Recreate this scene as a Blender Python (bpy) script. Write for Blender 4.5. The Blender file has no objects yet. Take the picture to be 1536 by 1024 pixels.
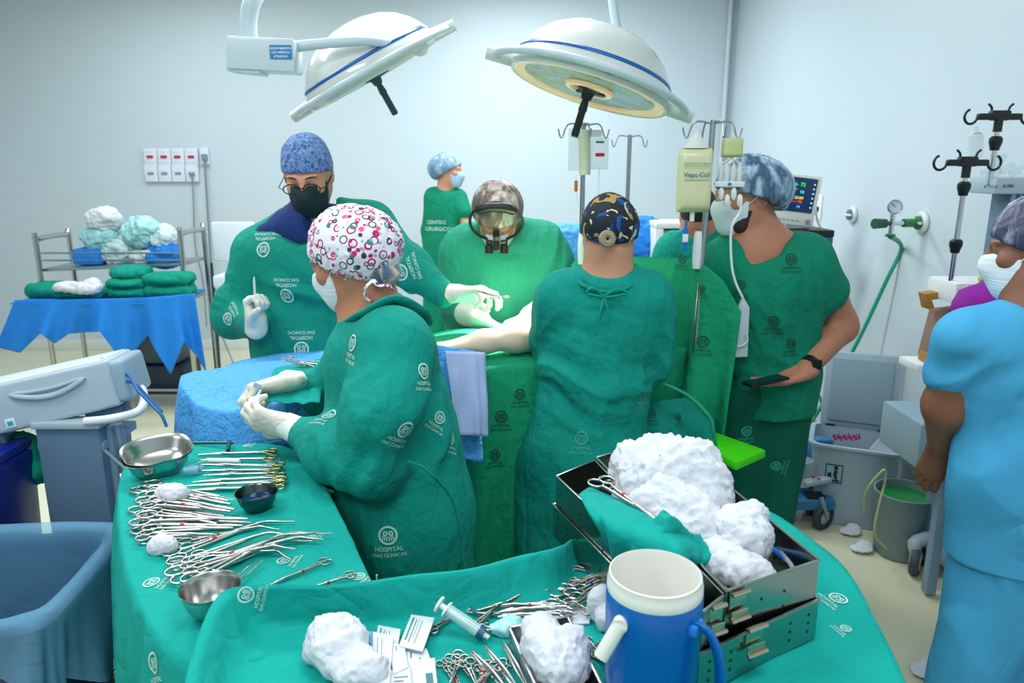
import bpy, bmesh, math, random
import numpy as np
from mathutils import Vector, Matrix
from mathutils.bvhtree import BVHTree

C = bpy.context.scene
COL = C.collection

# ------------------------------------------------------------------ camera
FPX, PITCH, CAMH = 1100.0, math.radians(13.5), 1.70
cam_d = bpy.data.cameras.new('camera')
cam = bpy.data.objects.new('camera', cam_d)
COL.objects.link(cam)
cam.location = (0, 0, CAMH)
cam.rotation_euler = (math.pi / 2 - PITCH, 0, 0)
cam_d.sensor_width = 36
cam_d.lens = FPX / 1536 * 36
cam_d.clip_start = 0.05
cam_d.dof.use_dof = True
cam_d.dof.focus_distance = 1.75
cam_d.dof.aperture_fstop = 5.6
C.camera = cam

# ------------------------------------------------------------------ world, lights, exposure
C.view_settings.view_transform = 'Standard'
C.view_settings.look = 'None'
C.view_settings.gamma = 1
C.view_settings.use_curve_mapping = False
C.view_settings.exposure = 0.14
wd = bpy.data.worlds.new('world'); C.world = wd; wd.use_nodes = True
wd.node_tree.nodes['Background'].inputs[0].default_value = (0.75, 0.87, 1.0, 1)
wd.node_tree.nodes['Background'].inputs[1].default_value = 0.35

def area(name, loc, sx, sy, power, col, rot=(0, 0, 0)):
    l = bpy.data.lights.new(name, 'AREA'); l.shape = 'RECTANGLE'
    l.size = sx; l.size_y = sy; l.energy = power; l.color = col
    o = bpy.data.objects.new(name, l); COL.objects.link(o)
    o.location = loc; o.rotation_euler = rot
    return o
CEIL = 3.25
COOL = (0.90, 0.965, 1.0)
PANELS = [(-1.7, 1.2, 30), (0.5, 0.8, 24), (-2.1, 3.4, 36), (-0.2, 3.3, 40), (0.1, 5.4, 52), (-2.6, 5.4, 24), (-0.6, -1.0, 36)]
for x, y, e in PANELS:
    area('ceiling_panel_light', (x, y, CEIL - 0.06), 1.15, 0.55, e, COOL)

# ------------------------------------------------------------------ pixel -> place
cp, sp_ = math.cos(PITCH), math.sin(PITCH)
def W(u, v, y=None, z=None, t=None):
    a = (u - 768) / FPX; b = (512 - v) / FPX
    dy = cp + b * sp_; dz = -sp_ + b * cp
    if y is not None: t = y / dy
    elif z is not None: t = (z - CAMH) / dz
    return Vector((a * t, dy * t, CAMH + dz * t))
def px(n, y):                       # n picture units at depth y, in metres
    return n * y / FPX

# ------------------------------------------------------------------ materials
MATS = {}
def lin(h):
    if isinstance(h, str):
        h = h.lstrip('#'); c = [int(h[i:i+2], 16) / 255 for i in (0, 2, 4)]
    else: c = h
    return tuple((x / 12.92 if x <= 0.04045 else ((x + 0.055) / 1.055) ** 2.4) for x in c) + (1,)
def mat(name, col, rough=0.6, metal=0.0, bump=None, vary=0.0, spec=0.5, trans=0.0, alpha=1.0, emit=None, sheen=0.0, coat=0.0, vscale=8, sss=0.0, bdist=0.004):
    if name in MATS: return MATS[name]
    m = bpy.data.materials.new(name); m.use_nodes = True
    nt = m.node_tree; N = nt.nodes; L = nt.links; p = N['Principled BSDF']
    p.inputs['Base Color'].default_value = lin(col)
    p.inputs['Roughness'].default_value = rough
    p.inputs['Metallic'].default_value = metal
    p.inputs['Specular IOR Level'].default_value = spec
    p.inputs['Transmission Weight'].default_value = trans
    p.inputs['Alpha'].default_value = alpha
    p.inputs['Sheen Weight'].default_value = sheen
    p.inputs['Coat Weight'].default_value = coat
    if sss:
        p.inputs['Subsurface Weight'].default_value = sss
        p.inputs['Subsurface Radius'].default_value = (0.02, 0.008, 0.004)
    if emit:
        p.inputs['Emission Color'].default_value = lin(emit[0]); p.inputs['Emission Strength'].default_value = emit[1]
    tc = N.new('ShaderNodeTexCoord')
    if vary:
        nz = N.new('ShaderNodeTexNoise'); nz.inputs['Scale'].default_value = vscale; nz.inputs['Detail'].default_value = 4
        L.new(tc.outputs['Object'], nz.inputs['Vector'])
        mx = N.new('ShaderNodeMix'); mx.data_type = 'RGBA'
        c = lin(col)
        mx.inputs[6].default_value = tuple(x * (1 - vary) for x in c[:3]) + (1,)
        mx.inputs[7].default_value = tuple(min(1, x * (1 + vary)) for x in c[:3]) + (1,)
        L.new(nz.outputs[0], mx.inputs[0]); L.new(mx.outputs[2], p.inputs['Base Color'])
    if bump:                          # list of (scale, (sx,sy,sz), strength)
        prev = None
        for sc, st, amt in bump:
            mp = N.new('ShaderNodeMapping'); mp.inputs['Scale'].default_value = st
            L.new(tc.outputs['Object'], mp.inputs['Vector'])
            nz = N.new('ShaderNodeTexNoise'); nz.inputs['Scale'].default_value = sc; nz.inputs['Detail'].default_value = 3
            nz.inputs['Distortion'].default_value = 0.6
            L.new(mp.outputs[0], nz.inputs['Vector'])
            b = N.new('ShaderNodeBump'); b.inputs['Strength'].default_value = min(1, abs(amt)); b.inputs['Distance'].default_value = bdist
            if amt < 0:
                su = N.new('ShaderNodeMath'); su.operation = 'SUBTRACT'; su.inputs[1].default_value = .5; L.new(nz.outputs[0], su.inputs[0])
                ab = N.new('ShaderNodeMath'); ab.operation = 'ABSOLUTE'; L.new(su.outputs[0], ab.inputs[0]); L.new(ab.outputs[0], b.inputs['Height'])
            else: L.new(nz.outputs[0], b.inputs['Height'])
            if prev: L.new(prev.outputs[0], b.inputs['Normal'])
            prev = b
        L.new(prev.outputs[0], p.inputs['Normal'])
    MATS[name] = m
    return m

def streak(name, dark, pale, sc=16, lo=.42, hi=.62):
    """sheer crinkled net over hair: dark ground with pale crease streaks"""
    m = mat(name, dark, .5, bump=[(22, (1, 1, .3), 1.0)], bdist=.01)
    nt = m.node_tree; N = nt.nodes; L = nt.links; tc = N.new('ShaderNodeTexCoord')
    mp = N.new('ShaderNodeMapping'); mp.inputs['Scale'].default_value = (1, 1, .35); mp.inputs['Rotation'].default_value = (.5, .4, 0); L.new(tc.outputs['Object'], mp.inputs['Vector'])
    nz = N.new('ShaderNodeTexNoise'); nz.inputs['Scale'].default_value = sc; nz.inputs['Detail'].default_value = 5; nz.inputs['Distortion'].default_value = 1.5; L.new(mp.outputs[0], nz.inputs['Vector'])
    mr = N.new('ShaderNodeMapRange'); mr.inputs[1].default_value = lo; mr.inputs[2].default_value = hi; L.new(nz.outputs[0], mr.inputs[0])
    mx = N.new('ShaderNodeMix'); mx.data_type = 'RGBA'; mx.inputs[6].default_value = lin(dark); mx.inputs[7].default_value = lin(pale); L.new(mr.outputs[0], mx.inputs[0]); L.new(mx.outputs[2], N['Principled BSDF'].inputs['Base Color'])
    return m
CLOTHB = [(5, (1, 1, 0.30), -0.9), (11, (.5, 1, 1.3), -0.22), (30, (1, 1, 0.6), 0.3), (420, (1, 1, 1), 0.06)]
gown_m   = mat('green_gown_cotton', '#088a78', 0.85, bump=CLOTHB, vary=0.08, sheen=0.0, spec=0.25, bdist=0.035)
gown2_m  = mat('green_gown_lighter_cotton', '#089082', 0.85, bump=CLOTHB, vary=0.08, spec=0.25, bdist=0.035)
gown3_m  = mat('green_gown_yellowish_cotton', '#2c997c', 0.85, bump=CLOTHB, vary=0.08, spec=0.25, bdist=0.035)
scrub_m  = mat('dark_green_scrub', '#088566', 0.85, bump=CLOTHB, vary=0.08, spec=0.25, bdist=0.035)
drape_m  = mat('teal_table_drape', '#049c92', 0.85, bump=[(4, (1, 1, 1), -0.9), (9, (1, 1, 1), -0.4), (420, (1, 1, 1), 0.06)], vary=0.06, spec=0.25, bdist=0.035)
screen_m = mat('bright_green_drape', '#14996f', 0.85, bump=CLOTHB, vary=0.08, spec=0.25, bdist=0.035)
linen_m  = mat('folded_green_linen', '#0c8a72', 0.9, bump=[(30, (1, 1, 1), 0.5)], vary=0.12, spec=0.2)
blue_dr  = mat('blue_nonwoven_drape', '#52a8ee', 0.7, bump=[(7, (1, 1, 1), -1.0), (16, (1, 1, 1), -.7), (60, (1, 1, 1), 0.3)], vary=0.08, bdist=0.03)
blue_dk  = mat('deep_blue_nonwoven', '#0f80dc', 0.7, bump=[(12, (1, 1, 1), 0.6)], vary=0.12, bdist=0.01)
lilac_dr = mat('pale_lilac_drape_panel', '#a7b8e4', 0.7, bump=[(20, (1, 1, 1), 0.4)], vary=0.05)
navy_m   = mat('navy_scrub', '#10306e', 0.85, bump=CLOTHB, vary=0.1)
sky_m    = mat('light_blue_scrub', '#48a2d0', 0.8, bump=[(5, (1, 1, .4), -.7), (420, (1, 1, 1), .05)], vary=0.06, spec=0.2, bdist=0.035)
purple_m = mat('purple_fabric', '#8a0c92', 0.85, bump=CLOTHB)
white_cl = mat('white_gauze', '#d3d5dd', 0.95, bump=[(60, (1, 1, 1), 0.5), (300, (1, 1, 1), 0.3)], spec=0.1, sss=0.1, bdist=0.005)
glove_m  = mat('latex_glove', '#e3ddd0', 0.5, bump=[(60, (1, 1, 1), 0.3)], vary=0.05, sss=0.1, bdist=0.003)
cuff_m   = mat('knitted_cuff', '#dfe9e4', 0.85, bump=[(120, (1, 1, 1), 0.4)])
skin_a   = mat('skin_light_tan', '#cf9478', 0.55, bump=[(90, (1, 1, 1), 0.15)], vary=0.06, sss=0.12)
skin_b   = mat('skin_warm_tan', '#bd7f62', 0.55, bump=[(90, (1, 1, 1), 0.15)], vary=0.08, sss=0.12)
skin_c   = mat('skin_brown', '#8a5a45', 0.5, bump=[(90, (1, 1, 1), 0.15)], vary=0.08, sss=0.08)
skin_p   = mat('skin_pale', '#e8cdb8', 0.55, vary=0.05, sss=0.12)
hair_m   = mat('dark_hair', '#1d1613', 0.6, bump=[(200, (1, 1, .1), 0.8)])
mask_w   = mat('white_face_mask', '#dfeaf0', 0.8, bump=[(50, (0.2, 0.2, 3), 0.5)])
mask_b   = mat('pale_blue_face_mask', '#a9cbe4', 0.8, bump=[(50, (0.2, 0.2, 3), 0.5)])
mask_k   = mat('black_face_mask', '#12292c', 0.75, bump=[(30, (0.2, 0.2, 3), 0.5)])
steel    = mat('stainless_steel', '#bdb9b6', 0.22, 1.0)
steel_d  = mat('brushed_steel', '#a9adb0', 0.32, 1.0, bump=[(60, (1, 1, 6), 0.1)])
steel_mr = mat('polished_tray_steel', '#a6aca6', 0.22, 1.0)
gold     = mat('gilded_ring', '#d6bd86', 0.25, 1.0)
chrome   = mat('chrome', '#d5d8da', 0.12, 1.0)
black_p  = mat('black_plastic', '#0d1416', 0.4)
dark_p   = mat('dark_slate_plastic', '#26404f', 0.5)
glass_lm = None
red_p    = mat('red_plastic', '#c8102e', 0.4)
lampw    = mat('glossy_lamp_shell', '#d3d6d2', 0.16, coat=0.6)
lampw2   = mat('lamp_fork_paint', '#c4d2d8', 0.3)
lampblue = mat('blue_lamp_stripe', '#0b5aa6', 0.3)
white_p  = mat('white_plastic', '#e6e9ea', 0.4)
grey_p   = mat('light_grey_plastic', '#a9bac6', 0.45, vary=0.03)
grey_m   = mat('grey_machine_body', '#7f98ad', 0.45, vary=0.03)
grey_col = mat('slate_grey_column', '#5d7891', 0.4)
cream_p  = mat('cream_plastic', '#e9e7df', 0.35)
jugblue  = mat('blue_jug_plastic', '#0060b4', 0.3, vary=0.03)
bluecyan = mat('steel_blue_plastic', '#2f74a6', 0.45)
binblue  = mat('dark_navy_plastic', '#061a52', 0.35)
binwhite = mat('translucent_grey_bin_plastic', '#a4b9c6', 0.4)
lime     = mat('lime_green_vinyl', '#46d80a', 0.5, bump=[(14, (1, 1, 1), 0.4)])
hose_g   = mat('green_hose_rubber', '#22997c', 0.35)
hose_w   = mat('white_tube', '#e3e8ea', 0.35)
hose_y   = mat('pale_yellow_tube', '#b9c08a', 0.35)
cable_g  = mat('grey_cable', '#7c8c92', 0.5)
cable_b  = mat('blue_cable', '#0a5a9c', 0.45)
card     = mat('brown_cardboard', '#8d6f60', 0.85, vary=0.06)
card2    = mat('kraft_cardboard', '#a97c3a', 0.85, vary=0.06)
paper    = mat('white_paper_wrap', '#d2d6de', 0.6, bump=[(40, (1, 1, 1), 0.4)])
ivbag    = mat('pale_yellow_infusion_bag', '#dcdcae', 0.3, coat=0.3, alpha=0.93)
clearp   = mat('clear_film', '#dbe9ee', 0.2, alpha=0.30)
liner    = mat('clear_bin_liner', '#7cbbe0', 0.5, alpha=0.40, bump=[(5, (1, 1, 1), -.6)], bdist=.02, spec=.3)
caphair  = streak('clear_blue_bouffant', '#3d5a7a', '#b4cfe2')
teal_pk  = mat('aqua_printed_wrap', '#9fd4d8', 0.35, bump=[(25, (1, 1, 1), 0.8)], vary=0.25, vscale=14)

warmrim  = mat('warm_lit_lamp_rim', '#f0d4b0', 0.3, emit=('#ffcf98', 0.22))
printw   = mat('white_print_ink', '#b4dcd2', 0.8)
printf_  = mat('faint_print_ink', '#3fae9c', 0.8)
printd   = mat('dark_print_ink', '#07483a', 0.8)
printblue= mat('blue_print_ink', '#0d6e98', 0.5)
inkblack = mat('black_print_ink', '#14181c', 0.6)
inkteal  = mat('teal_print_ink', '#2d8f8a', 0.6)

glass_lm = streak('lamp_underside_glass', '#8fae86', '#9fc6e6', 6, .40, .60)
glass_lm.node_tree.nodes['Principled BSDF'].inputs['Roughness'].default_value = .15
caphair2 = streak('pale_blue_bouffant', '#6585a5', '#a2bfd4', 12)
def ramp_mat(name, base, spots, rough=0.8, bump=0.3):
    """fabric with printed blotches: base colour and a list of (scale, lo, hi, colour, seed)."""
    m = bpy.data.materials.new(name); m.use_nodes = True
    nt = m.node_tree; N = nt.nodes; L = nt.links; p = N['Principled BSDF']
    p.inputs['Roughness'].default_value = rough
    tc = N.new('ShaderNodeTexCoord'); cur = None
    for sc, lo, hi, colr, seed, kind in spots:
        mp = N.new('ShaderNodeMapping'); mp.inputs['Location'].default_value = (seed * 3.1, seed * 1.7, seed)
        L.new(tc.outputs['Object'], mp.inputs['Vector'])
        if kind == 'v':
            t = N.new('ShaderNodeTexVoronoi'); t.inputs['Scale'].default_value = sc; out = t.outputs['Distance']
        else:
            t = N.new('ShaderNodeTexNoise'); t.inputs['Scale'].default_value = sc; t.inputs['Detail'].default_value = 1.5; t.inputs['Distortion'].default_value = 1.2; out = t.outputs[0]
        L.new(mp.outputs[0], t.inputs['Vector'])
        a = N.new('ShaderNodeMath'); a.operation = 'COMPARE'
        a.inputs[1].default_value = (lo + hi) / 2; a.inputs[2].default_value = (hi - lo) / 2
        L.new(out, a.inputs[0])
        mask_out = a.outputs[0]
        if kind == 'v':     # keep only some cells
            sepc = N.new('ShaderNodeSeparateColor'); L.new(t.outputs['Color'], sepc.inputs[0])
            g = N.new('ShaderNodeMath'); g.operation = 'GREATER_THAN'; g.inputs[1].default_value = 0.45
            L.new(sepc.outputs[seed % 3], g.inputs[0])
            mu = N.new('ShaderNodeMath'); mu.operation = 'MULTIPLY'; L.new(a.outputs[0], mu.inputs[0]); L.new(g.outputs[0], mu.inputs[1]); mask_out = mu.outputs[0]
        mx = N.new('ShaderNodeMix'); mx.data_type = 'RGBA'
        if cur is None: mx.inputs[6].default_value = lin(base)
        else: L.new(cur, mx.inputs[6])
        mx.inputs[7].default_value = lin(colr); L.new(mask_out, mx.inputs[0]); cur = mx.outputs[2]
    L.new(cur, p.inputs['Base Color'])
    nz = N.new('ShaderNodeTexNoise'); nz.inputs['Scale'].default_value = 25; L.new(tc.outputs['Object'], nz.inputs['Vector'])
    b = N.new('ShaderNodeBump'); b.inputs['Strength'].default_value = bump; b.inputs['Distance'].default_value = 0.01
    L.new(nz.outputs[0], b.inputs['Height']); L.new(b.outputs[0], p.inputs['Normal'])
    MATS[name] = m
    return m
cap_pink = ramp_mat('owl_print_cap_cotton', '#e6e2ee', [
    (42, 0.0, 0.20, '#d9a3c8', 1, 'v'), (38, 0.30, 0.44, '#c01c62', 2, 'v'), (30, 0.18, 0.30, '#2f7f8e', 3, 'v'),
    (34, 0.26, 0.36, '#4a3440', 4, 'v'), (27, 0.0, 0.20, '#f05a94', 5, 'v'), (46, 0.15, 0.30, '#c41a6c', 6, 'v'), (55, 0.0, 0.22, '#7fb9b4', 8, 'v')])
cap_blue = ramp_mat('blue_print_cap_cotton', '#5684ba', [
    (45, 0.36, 0.46, '#1f4c8c', 1, 'n'), (60, 0.52, 0.58, '#9aa4d0', 2, 'n'), (60, 0.2, 0.36, '#1c4f92', 3, 'v'), (40, 0.6, 0.68, '#7f8cc0', 4, 'n')])
cap_blk = ramp_mat('black_print_cap_cotton', '#0b1a2a', [
    (14, 0.60, 0.85, '#b08a4a', 1, 'n'), (16, 0.26, 0.36, '#0c4a96', 2, 'n'), (22, 0.66, 0.8, '#e0cf9a', 4, 'n')])

# ------------------------------------------------------------------ object helpers
def tag(o, label=None, cat=None, group=None, kind=None):
    if label: o['label'] = label
    if cat: o['category'] = cat
    if group: o['group'] = group
    if kind: o['kind'] = kind
    return o
def link(name, me, m=None, parent=None):
    o = bpy.data.objects.new(name, me); COL.objects.link(o)
    if m is not None and me is not None and not me.materials:
        for q in (m if isinstance(m, (list, tuple)) else [m]): me.materials.append(q)
    if parent is not None:
        o.parent = parent
        o.matrix_parent_inverse = parent.matrix_world.inverted() if False else Matrix.Translation(-parent.location) if parent.rotation_euler == Vector((0,0,0)) else parent_inv(parent)
    return o
def parent_inv(p):
    return (Matrix.Translation(p.location) @ p.rotation_euler.to_matrix().to_4x4() @ Matrix.Diagonal(p.scale).to_4x4()).inverted()
def empty(name, loc, label, cat, group=None):
    o = bpy.data.objects.new(name, None); COL.objects.link(o); o.location = loc
    o.empty_display_size = 0.05
    return tag(o, label, cat, group)
def copy_tree(o, parent=None):
    c = o.copy(); COL.objects.link(c)
    if parent is not None: c.parent = parent
    for ch in list(o.children): copy_tree(ch, c)
    return c

class MB:
    def __init__(s): s.bm = bmesh.new(); s.mi = 0
    def _fin(s, faces):
        for f in faces: f.material_index = s.mi
    def box(s, c, size, rot=None, bevel=0.0, seg=2):
        r = bmesh.ops.create_cube(s.bm, size=1)
        vs = r['verts']
        M = Matrix.Translation(Vector(c)) @ (rot.to_4x4() if rot is not None else Matrix.Identity(4)) @ Matrix.Diagonal((*size, 1))
        bmesh.ops.transform(s.bm, matrix=M, verts=vs)
        fs = set(f for v in vs for f in v.link_faces)
        if bevel:
            es = list(set(e for v in vs for e in v.link_edges))
            rr = bmesh.ops.bevel(s.bm, geom=es, offset=bevel, segments=seg, profile=0.6, affect='EDGES')
            fs = set(f for f in fs if f.is_valid) | set(rr['faces'])
        s._fin(fs); return s
    def prism(s, pts, depth, axis, bevel=0.0):
        """closed polygon pts (Vectors) extruded by vector axis*depth"""
        vs = [s.bm.verts.new(p) for p in pts]
        f = s.bm.faces.new(vs)
        r = bmesh.ops.extrude_face_region(s.bm, geom=[f])
        nv = [g for g in r['geom'] if isinstance(g, bmesh.types.BMVert)]
        bmesh.ops.translate(s.bm, vec=Vector(axis) * depth, verts=nv)
        fs = set(f for v in vs + nv for f in v.link_faces)
        if bevel:
            es = list(set(e for f in fs for e in f.edges))
            rr = bmesh.ops.bevel(s.bm, geom=es, offset=bevel, segments=2, profile=0.6, affect='EDGES')
            fs = set(f for f in fs if f.is_valid) | set(rr['faces'])
        s._fin(fs); return s
    def tube(s, pts, r, seg=10, smooth=0, cap=True, flat=1.0, up=None):
        pts = [Vector(p) for p in pts]
        rs = list(r) if isinstance(r, (list, tuple)) else [r] * len(pts)
        if smooth:
            P2, R2 = [], []
            n = len(pts)
            for i in range(n - 1):
                p0, p1, p2, p3 = pts[max(i-1, 0)], pts[i], pts[i+1], pts[min(i+2, n-1)]
                for k in range(smooth):
                    t = k / smooth
                    P2.append(0.5 * ((2*p1) + (-p0+p2)*t + (2*p0-5*p1+4*p2-p3)*t*t + (-p0+3*p1-3*p2+p3)*t**3))
                    R2.append(rs[i] * (1-t) + rs[i+1] * t)
            P2.append(pts[-1]); R2.append(rs[-1]); pts, rs = P2, R2
        closed = (pts[0] - pts[-1]).length < 1e-6
        n = len(pts); rings = []
        T = [(pts[min(i+1, n-1)] - pts[max(i-1, 0)]).normalized() for i in range(n)]
        if closed: T[0] = T[-1] = (pts[1] - pts[-2]).normalized()
        u = Vector(up) if up is not None else (Vector((0, 0, 1)) if abs(T[0].z) < 0.9 else Vector((1, 0, 0)))
        for i in range(n):
            u = (u - T[i] * u.dot(T[i])).normalized(); w = T[i].cross(u)
            rings.append([s.bm.verts.new(pts[i] + (u * math.cos(a) * flat + w * math.sin(a)) * rs[i]) for a in [2*math.pi*k/seg for k in range(seg)]])
        fs = []
        for i in range(n - 1):
            for k in range(seg):
                fs.append(s.bm.faces.new((rings[i][k], rings[i+1][k], rings[i+1][(k+1) % seg], rings[i][(k+1) % seg])))
        if cap and not closed:
            fs.append(s.bm.faces.new(rings[0])); fs.append(s.bm.faces.new(rings[-1][::-1]))
        s._fin(fs); return s
    def lathe(s, prof, seg=32, M=None, sx=1.0, sy=1.0, closed=False):
        M = M or Matrix.Identity(4); rings = []; fs = []
        for r, z in prof:
            if r < 1e-6: rings.append([s.bm.verts.new(M @ Vector((0, 0, z)))])
            else: rings.append([s.bm.verts.new(M @ Vector((r*sx*math.cos(2*math.pi*k/seg), r*sy*math.sin(2*math.pi*k/seg), z))) for k in range(seg)])
        pr = list(zip(rings, rings[1:])) + ([(rings[-1], rings[0])] if closed else [])
        for A, B in pr:
            for k in range(seg):
                k2 = (k+1) % seg
                if len(A) == 1 and len(B) == 1: continue
                if len(A) == 1: fs.append(s.bm.faces.new((A[0], B[k2], B[k])))
                elif len(B) == 1: fs.append(s.bm.faces.new((A[k], A[k2], B[0])))
                else: fs.append(s.bm.faces.new((A[k], A[k2], B[k2], B[k])))
        s._fin(fs); return s
    def grid(s, fn, nu, nv, wrap=False):
        V = [[s.bm.verts.new(fn(i / (nu - (0 if wrap else 1)), j / (nv - 1))) for j in range(nv)] for i in range(nu)]
        fs = []
        for i in range(nu if wrap else nu - 1):
            for j in range(nv - 1):
                i2 = (i + 1) % nu
                fs.append(s.bm.faces.new((V[i][j], V[i2][j], V[i2][j+1], V[i][j+1])))
        s._fin(fs); return s
    def build(s, name, m, parent=None, sharp=38, recalc=True, solid=0.0, smooth=True):
        bm = s.bm
        if recalc: bmesh.ops.recalc_face_normals(bm, faces=bm.faces)
        for f in bm.faces: f.smooth = smooth
        a = math.radians(sharp)
        for e in bm.edges:
            if len(e.link_faces) == 2 and e.calc_face_angle(0) > a: e.smooth = False
        me = bpy.data.meshes.new(name); bm.to_mesh(me); bm.free()
        o = link(name, me, m, parent)
        if solid:
            md = o.modifiers.new('thickness', 'SOLIDIFY'); md.thickness = solid; md.offset = 0
        return o

def frame(o, x, y=None, z=None):
    """matrix whose z axis is given direction"""
    pass
def zmat(loc, d, up=(0, 0, 1)):
    d = Vector(d).normalized(); q = d.to_track_quat('Z', 'Y')
    return Matrix.Translation(Vector(loc)) @ q.to_matrix().to_4x4()

# ------------------------------------------------------------------ SDF engine
def A3(v): return np.array(tuple(v), dtype=np.float32)
def cone(a, b, ra, rb, fl=None, f=1.0, k=0.02, op='u'):
    """tapered limb from a to b, optionally flattened to f along fl"""
    return ('c', A3(a), A3(b), ra, rb, None if fl is None else A3(Vector(fl).normalized()), f, k, op)
def ell(c, r, ax=None, k=0.02, op='u'):
    """ellipsoid; ax = (X,Y,Z) unit axes"""
    R = np.eye(3, dtype=np.float32) if ax is None else np.array([tuple(a) for a in ax], dtype=np.float32)
    return ('e', A3(c), R, A3(r), k, op)
def plane(p, n, op='i', k=0.004):   # keep the side the normal points away from
    return ('p', A3(p), A3(Vector(n).normalized()), k, op)
def fdist(pr, P):
    t = pr[0]
    if t == 'c':
        _, a, b, ra, rb, fl, f, k, op = pr
        ba = b - a; L2 = float(ba @ ba) + 1e-12
        q = P - a; h = np.clip((q @ ba) / L2, 0, 1)
        q = q - h[..., None] * ba
        if fl is not None:
            dn = q @ fl; q = q + (dn * (1 / f - 1))[..., None] * fl
        d = np.sqrt((q * q).sum(-1)) - (ra + (rb - ra) * h)
        if fl is not None: d = d * (0.5 + 0.5 * f)
        return d
    if t == 'e':
        _, c, R, r, k, op = pr
        q = (P - c) @ R.T
        k0 = np.sqrt(((q / r) ** 2).sum(-1)); k1 = np.sqrt(((q / (r * r)) ** 2).sum(-1)) + 1e-9
        return k0 * (k0 - 1) / k1
    if t == 'p':
        return (P - pr[1]) @ pr[2]
def bbox(pr):
    if pr[0] == 'c':
        r = max(pr[3], pr[4]); return np.minimum(pr[1], pr[2]) - r, np.maximum(pr[1], pr[2]) + r
    if pr[0] == 'e':
        r = np.sqrt(((pr[2].T * pr[3]) ** 2).sum(1)); return pr[1] - r, pr[1] + r
    return None
def smin(a, b, k):
    h = np.maximum(k - np.abs(a - b), 0) / k
    return np.minimum(a, b) - h * h * k * 0.25
def sdf_mesh(prims, h=0.008, smooth=1):
    adds = [bbox(p) for p in prims if p[-1] in 'ug' and bbox(p) is not None]
    lo = np.min([a[0] for a in adds], 0) - 3 * h; hi = np.max([a[1] for a in adds], 0) + 3 * h
    n = np.ceil((hi - lo) / h).astype(int) + 1
    ax = [lo[i] + h * np.arange(n[i], dtype=np.float32) for i in range(3)]
    Fd = np.full(tuple(n), 1.0, dtype=np.float32)
    for p in prims:
        k = p[-2]; op = p[-1]; bb = bbox(p)
        if bb is None: s = [slice(0, n[i]) for i in range(3)]
        else:
            m = 0.05 if op != 'u' else max(k * 1.2, 0.0) + 0.03
            s = [slice(max(0, int((bb[0][i] - m - lo[i]) / h)), min(n[i], int((bb[1][i] + m - lo[i]) / h) + 2)) for i in range(3)]
        X, Y, Z = np.meshgrid(ax[0][s[0]], ax[1][s[1]], ax[2][s[2]], indexing='ij')
        if X.size == 0: continue
        d = fdist(p, np.stack([X, Y, Z], -1)); cur = Fd[s[0], s[1], s[2]]
        if op == 'u': Fd[s[0], s[1], s[2]] = smin(cur, d, k)
        elif op == 's': Fd[s[0], s[1], s[2]] = -smin(-cur, d, k)
        elif op == 'i': Fd[s[0], s[1], s[2]] = -smin(-cur, -d, k)
    return nets(Fd, lo, h, smooth)
def nets(Fd, lo, h, smooth):
    S = Fd < 0; nx, ny, nz = Fd.shape
    cnt = np.zeros((nx-1, ny-1, nz-1), np.int8)
    for i in (0, 1):
        for j in (0, 1):
            for k in (0, 1): cnt += S[i:nx-1+i, j:ny-1+j, k:nz-1+k]
    act = (cnt > 0) & (cnt < 8)
    idx = np.full(act.shape, -1, np.int64); ci = np.argwhere(act); idx[act] = np.arange(len(ci))
    acc = np.zeros((len(ci), 3)); num = np.zeros(len(ci))
    for axis in range(3):
        o1, o2 = [a for a in range(3) if a != axis]
        for i in (0, 1):
            for j in (0, 1):
                off = np.zeros(3, int); off[o1] = i; off[o2] = j
                a = ci + off; b = a.copy(); b[:, axis] += 1
                fa = Fd[a[:, 0], a[:, 1], a[:, 2]]; fb = Fd[b[:, 0], b[:, 1], b[:, 2]]
                m = (fa < 0) != (fb < 0)
                t = fa / (fa - fb + 1e-20)
                pt = a.astype(float); pt[:, axis] += t
                acc[m] += pt[m]; num[m] += 1
    V = acc / num[:, None] * h + lo
    quads = []
    for axis in range(3):
        o1, o2 = (axis + 1) % 3, (axis + 2) % 3
        sl0 = [slice(None)] * 3; sl1 = [slice(None)] * 3
        sl0[axis] = slice(0, -1); sl1[axis] = slice(1, None)
        a, b = S[tuple(sl0)], S[tuple(sl1)]
        e = np.argwhere(a != b)
        e = e[(e[:, o1] > 0) & (e[:, o2] > 0) & (e[:, o1] < Fd.shape[o1] - 1) & (e[:, o2] < Fd.shape[o2] - 1)]
        sa = a[e[:, 0], e[:, 1], e[:, 2]]
        def g(d1, d2):
            q = e.copy(); q[:, o1] -= d1; q[:, o2] -= d2
            return idx[q[:, 0], q[:, 1], q[:, 2]]
        q = np.stack([g(1, 1), g(0, 1), g(0, 0), g(1, 0)], 1)
        q[~sa] = q[~sa][:, ::-1]
        quads.append(q)
    Q = np.concatenate(quads)
    for _ in range(smooth):
        E = np.concatenate([Q[:, [0, 1]], Q[:, [1, 2]], Q[:, [2, 3]], Q[:, [3, 0]]])
        sm = np.zeros_like(V); c = np.zeros(len(V))
        for d in range(3):
            sm[:, d] = np.bincount(E[:, 0], V[E[:, 1], d], len(V)) + np.bincount(E[:, 1], V[E[:, 0], d], len(V))
        c = np.bincount(E[:, 0], minlength=len(V)) + np.bincount(E[:, 1], minlength=len(V))
        V = 0.5 * V + 0.5 * sm / np.maximum(c, 1)[:, None]
    return V, Q
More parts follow.
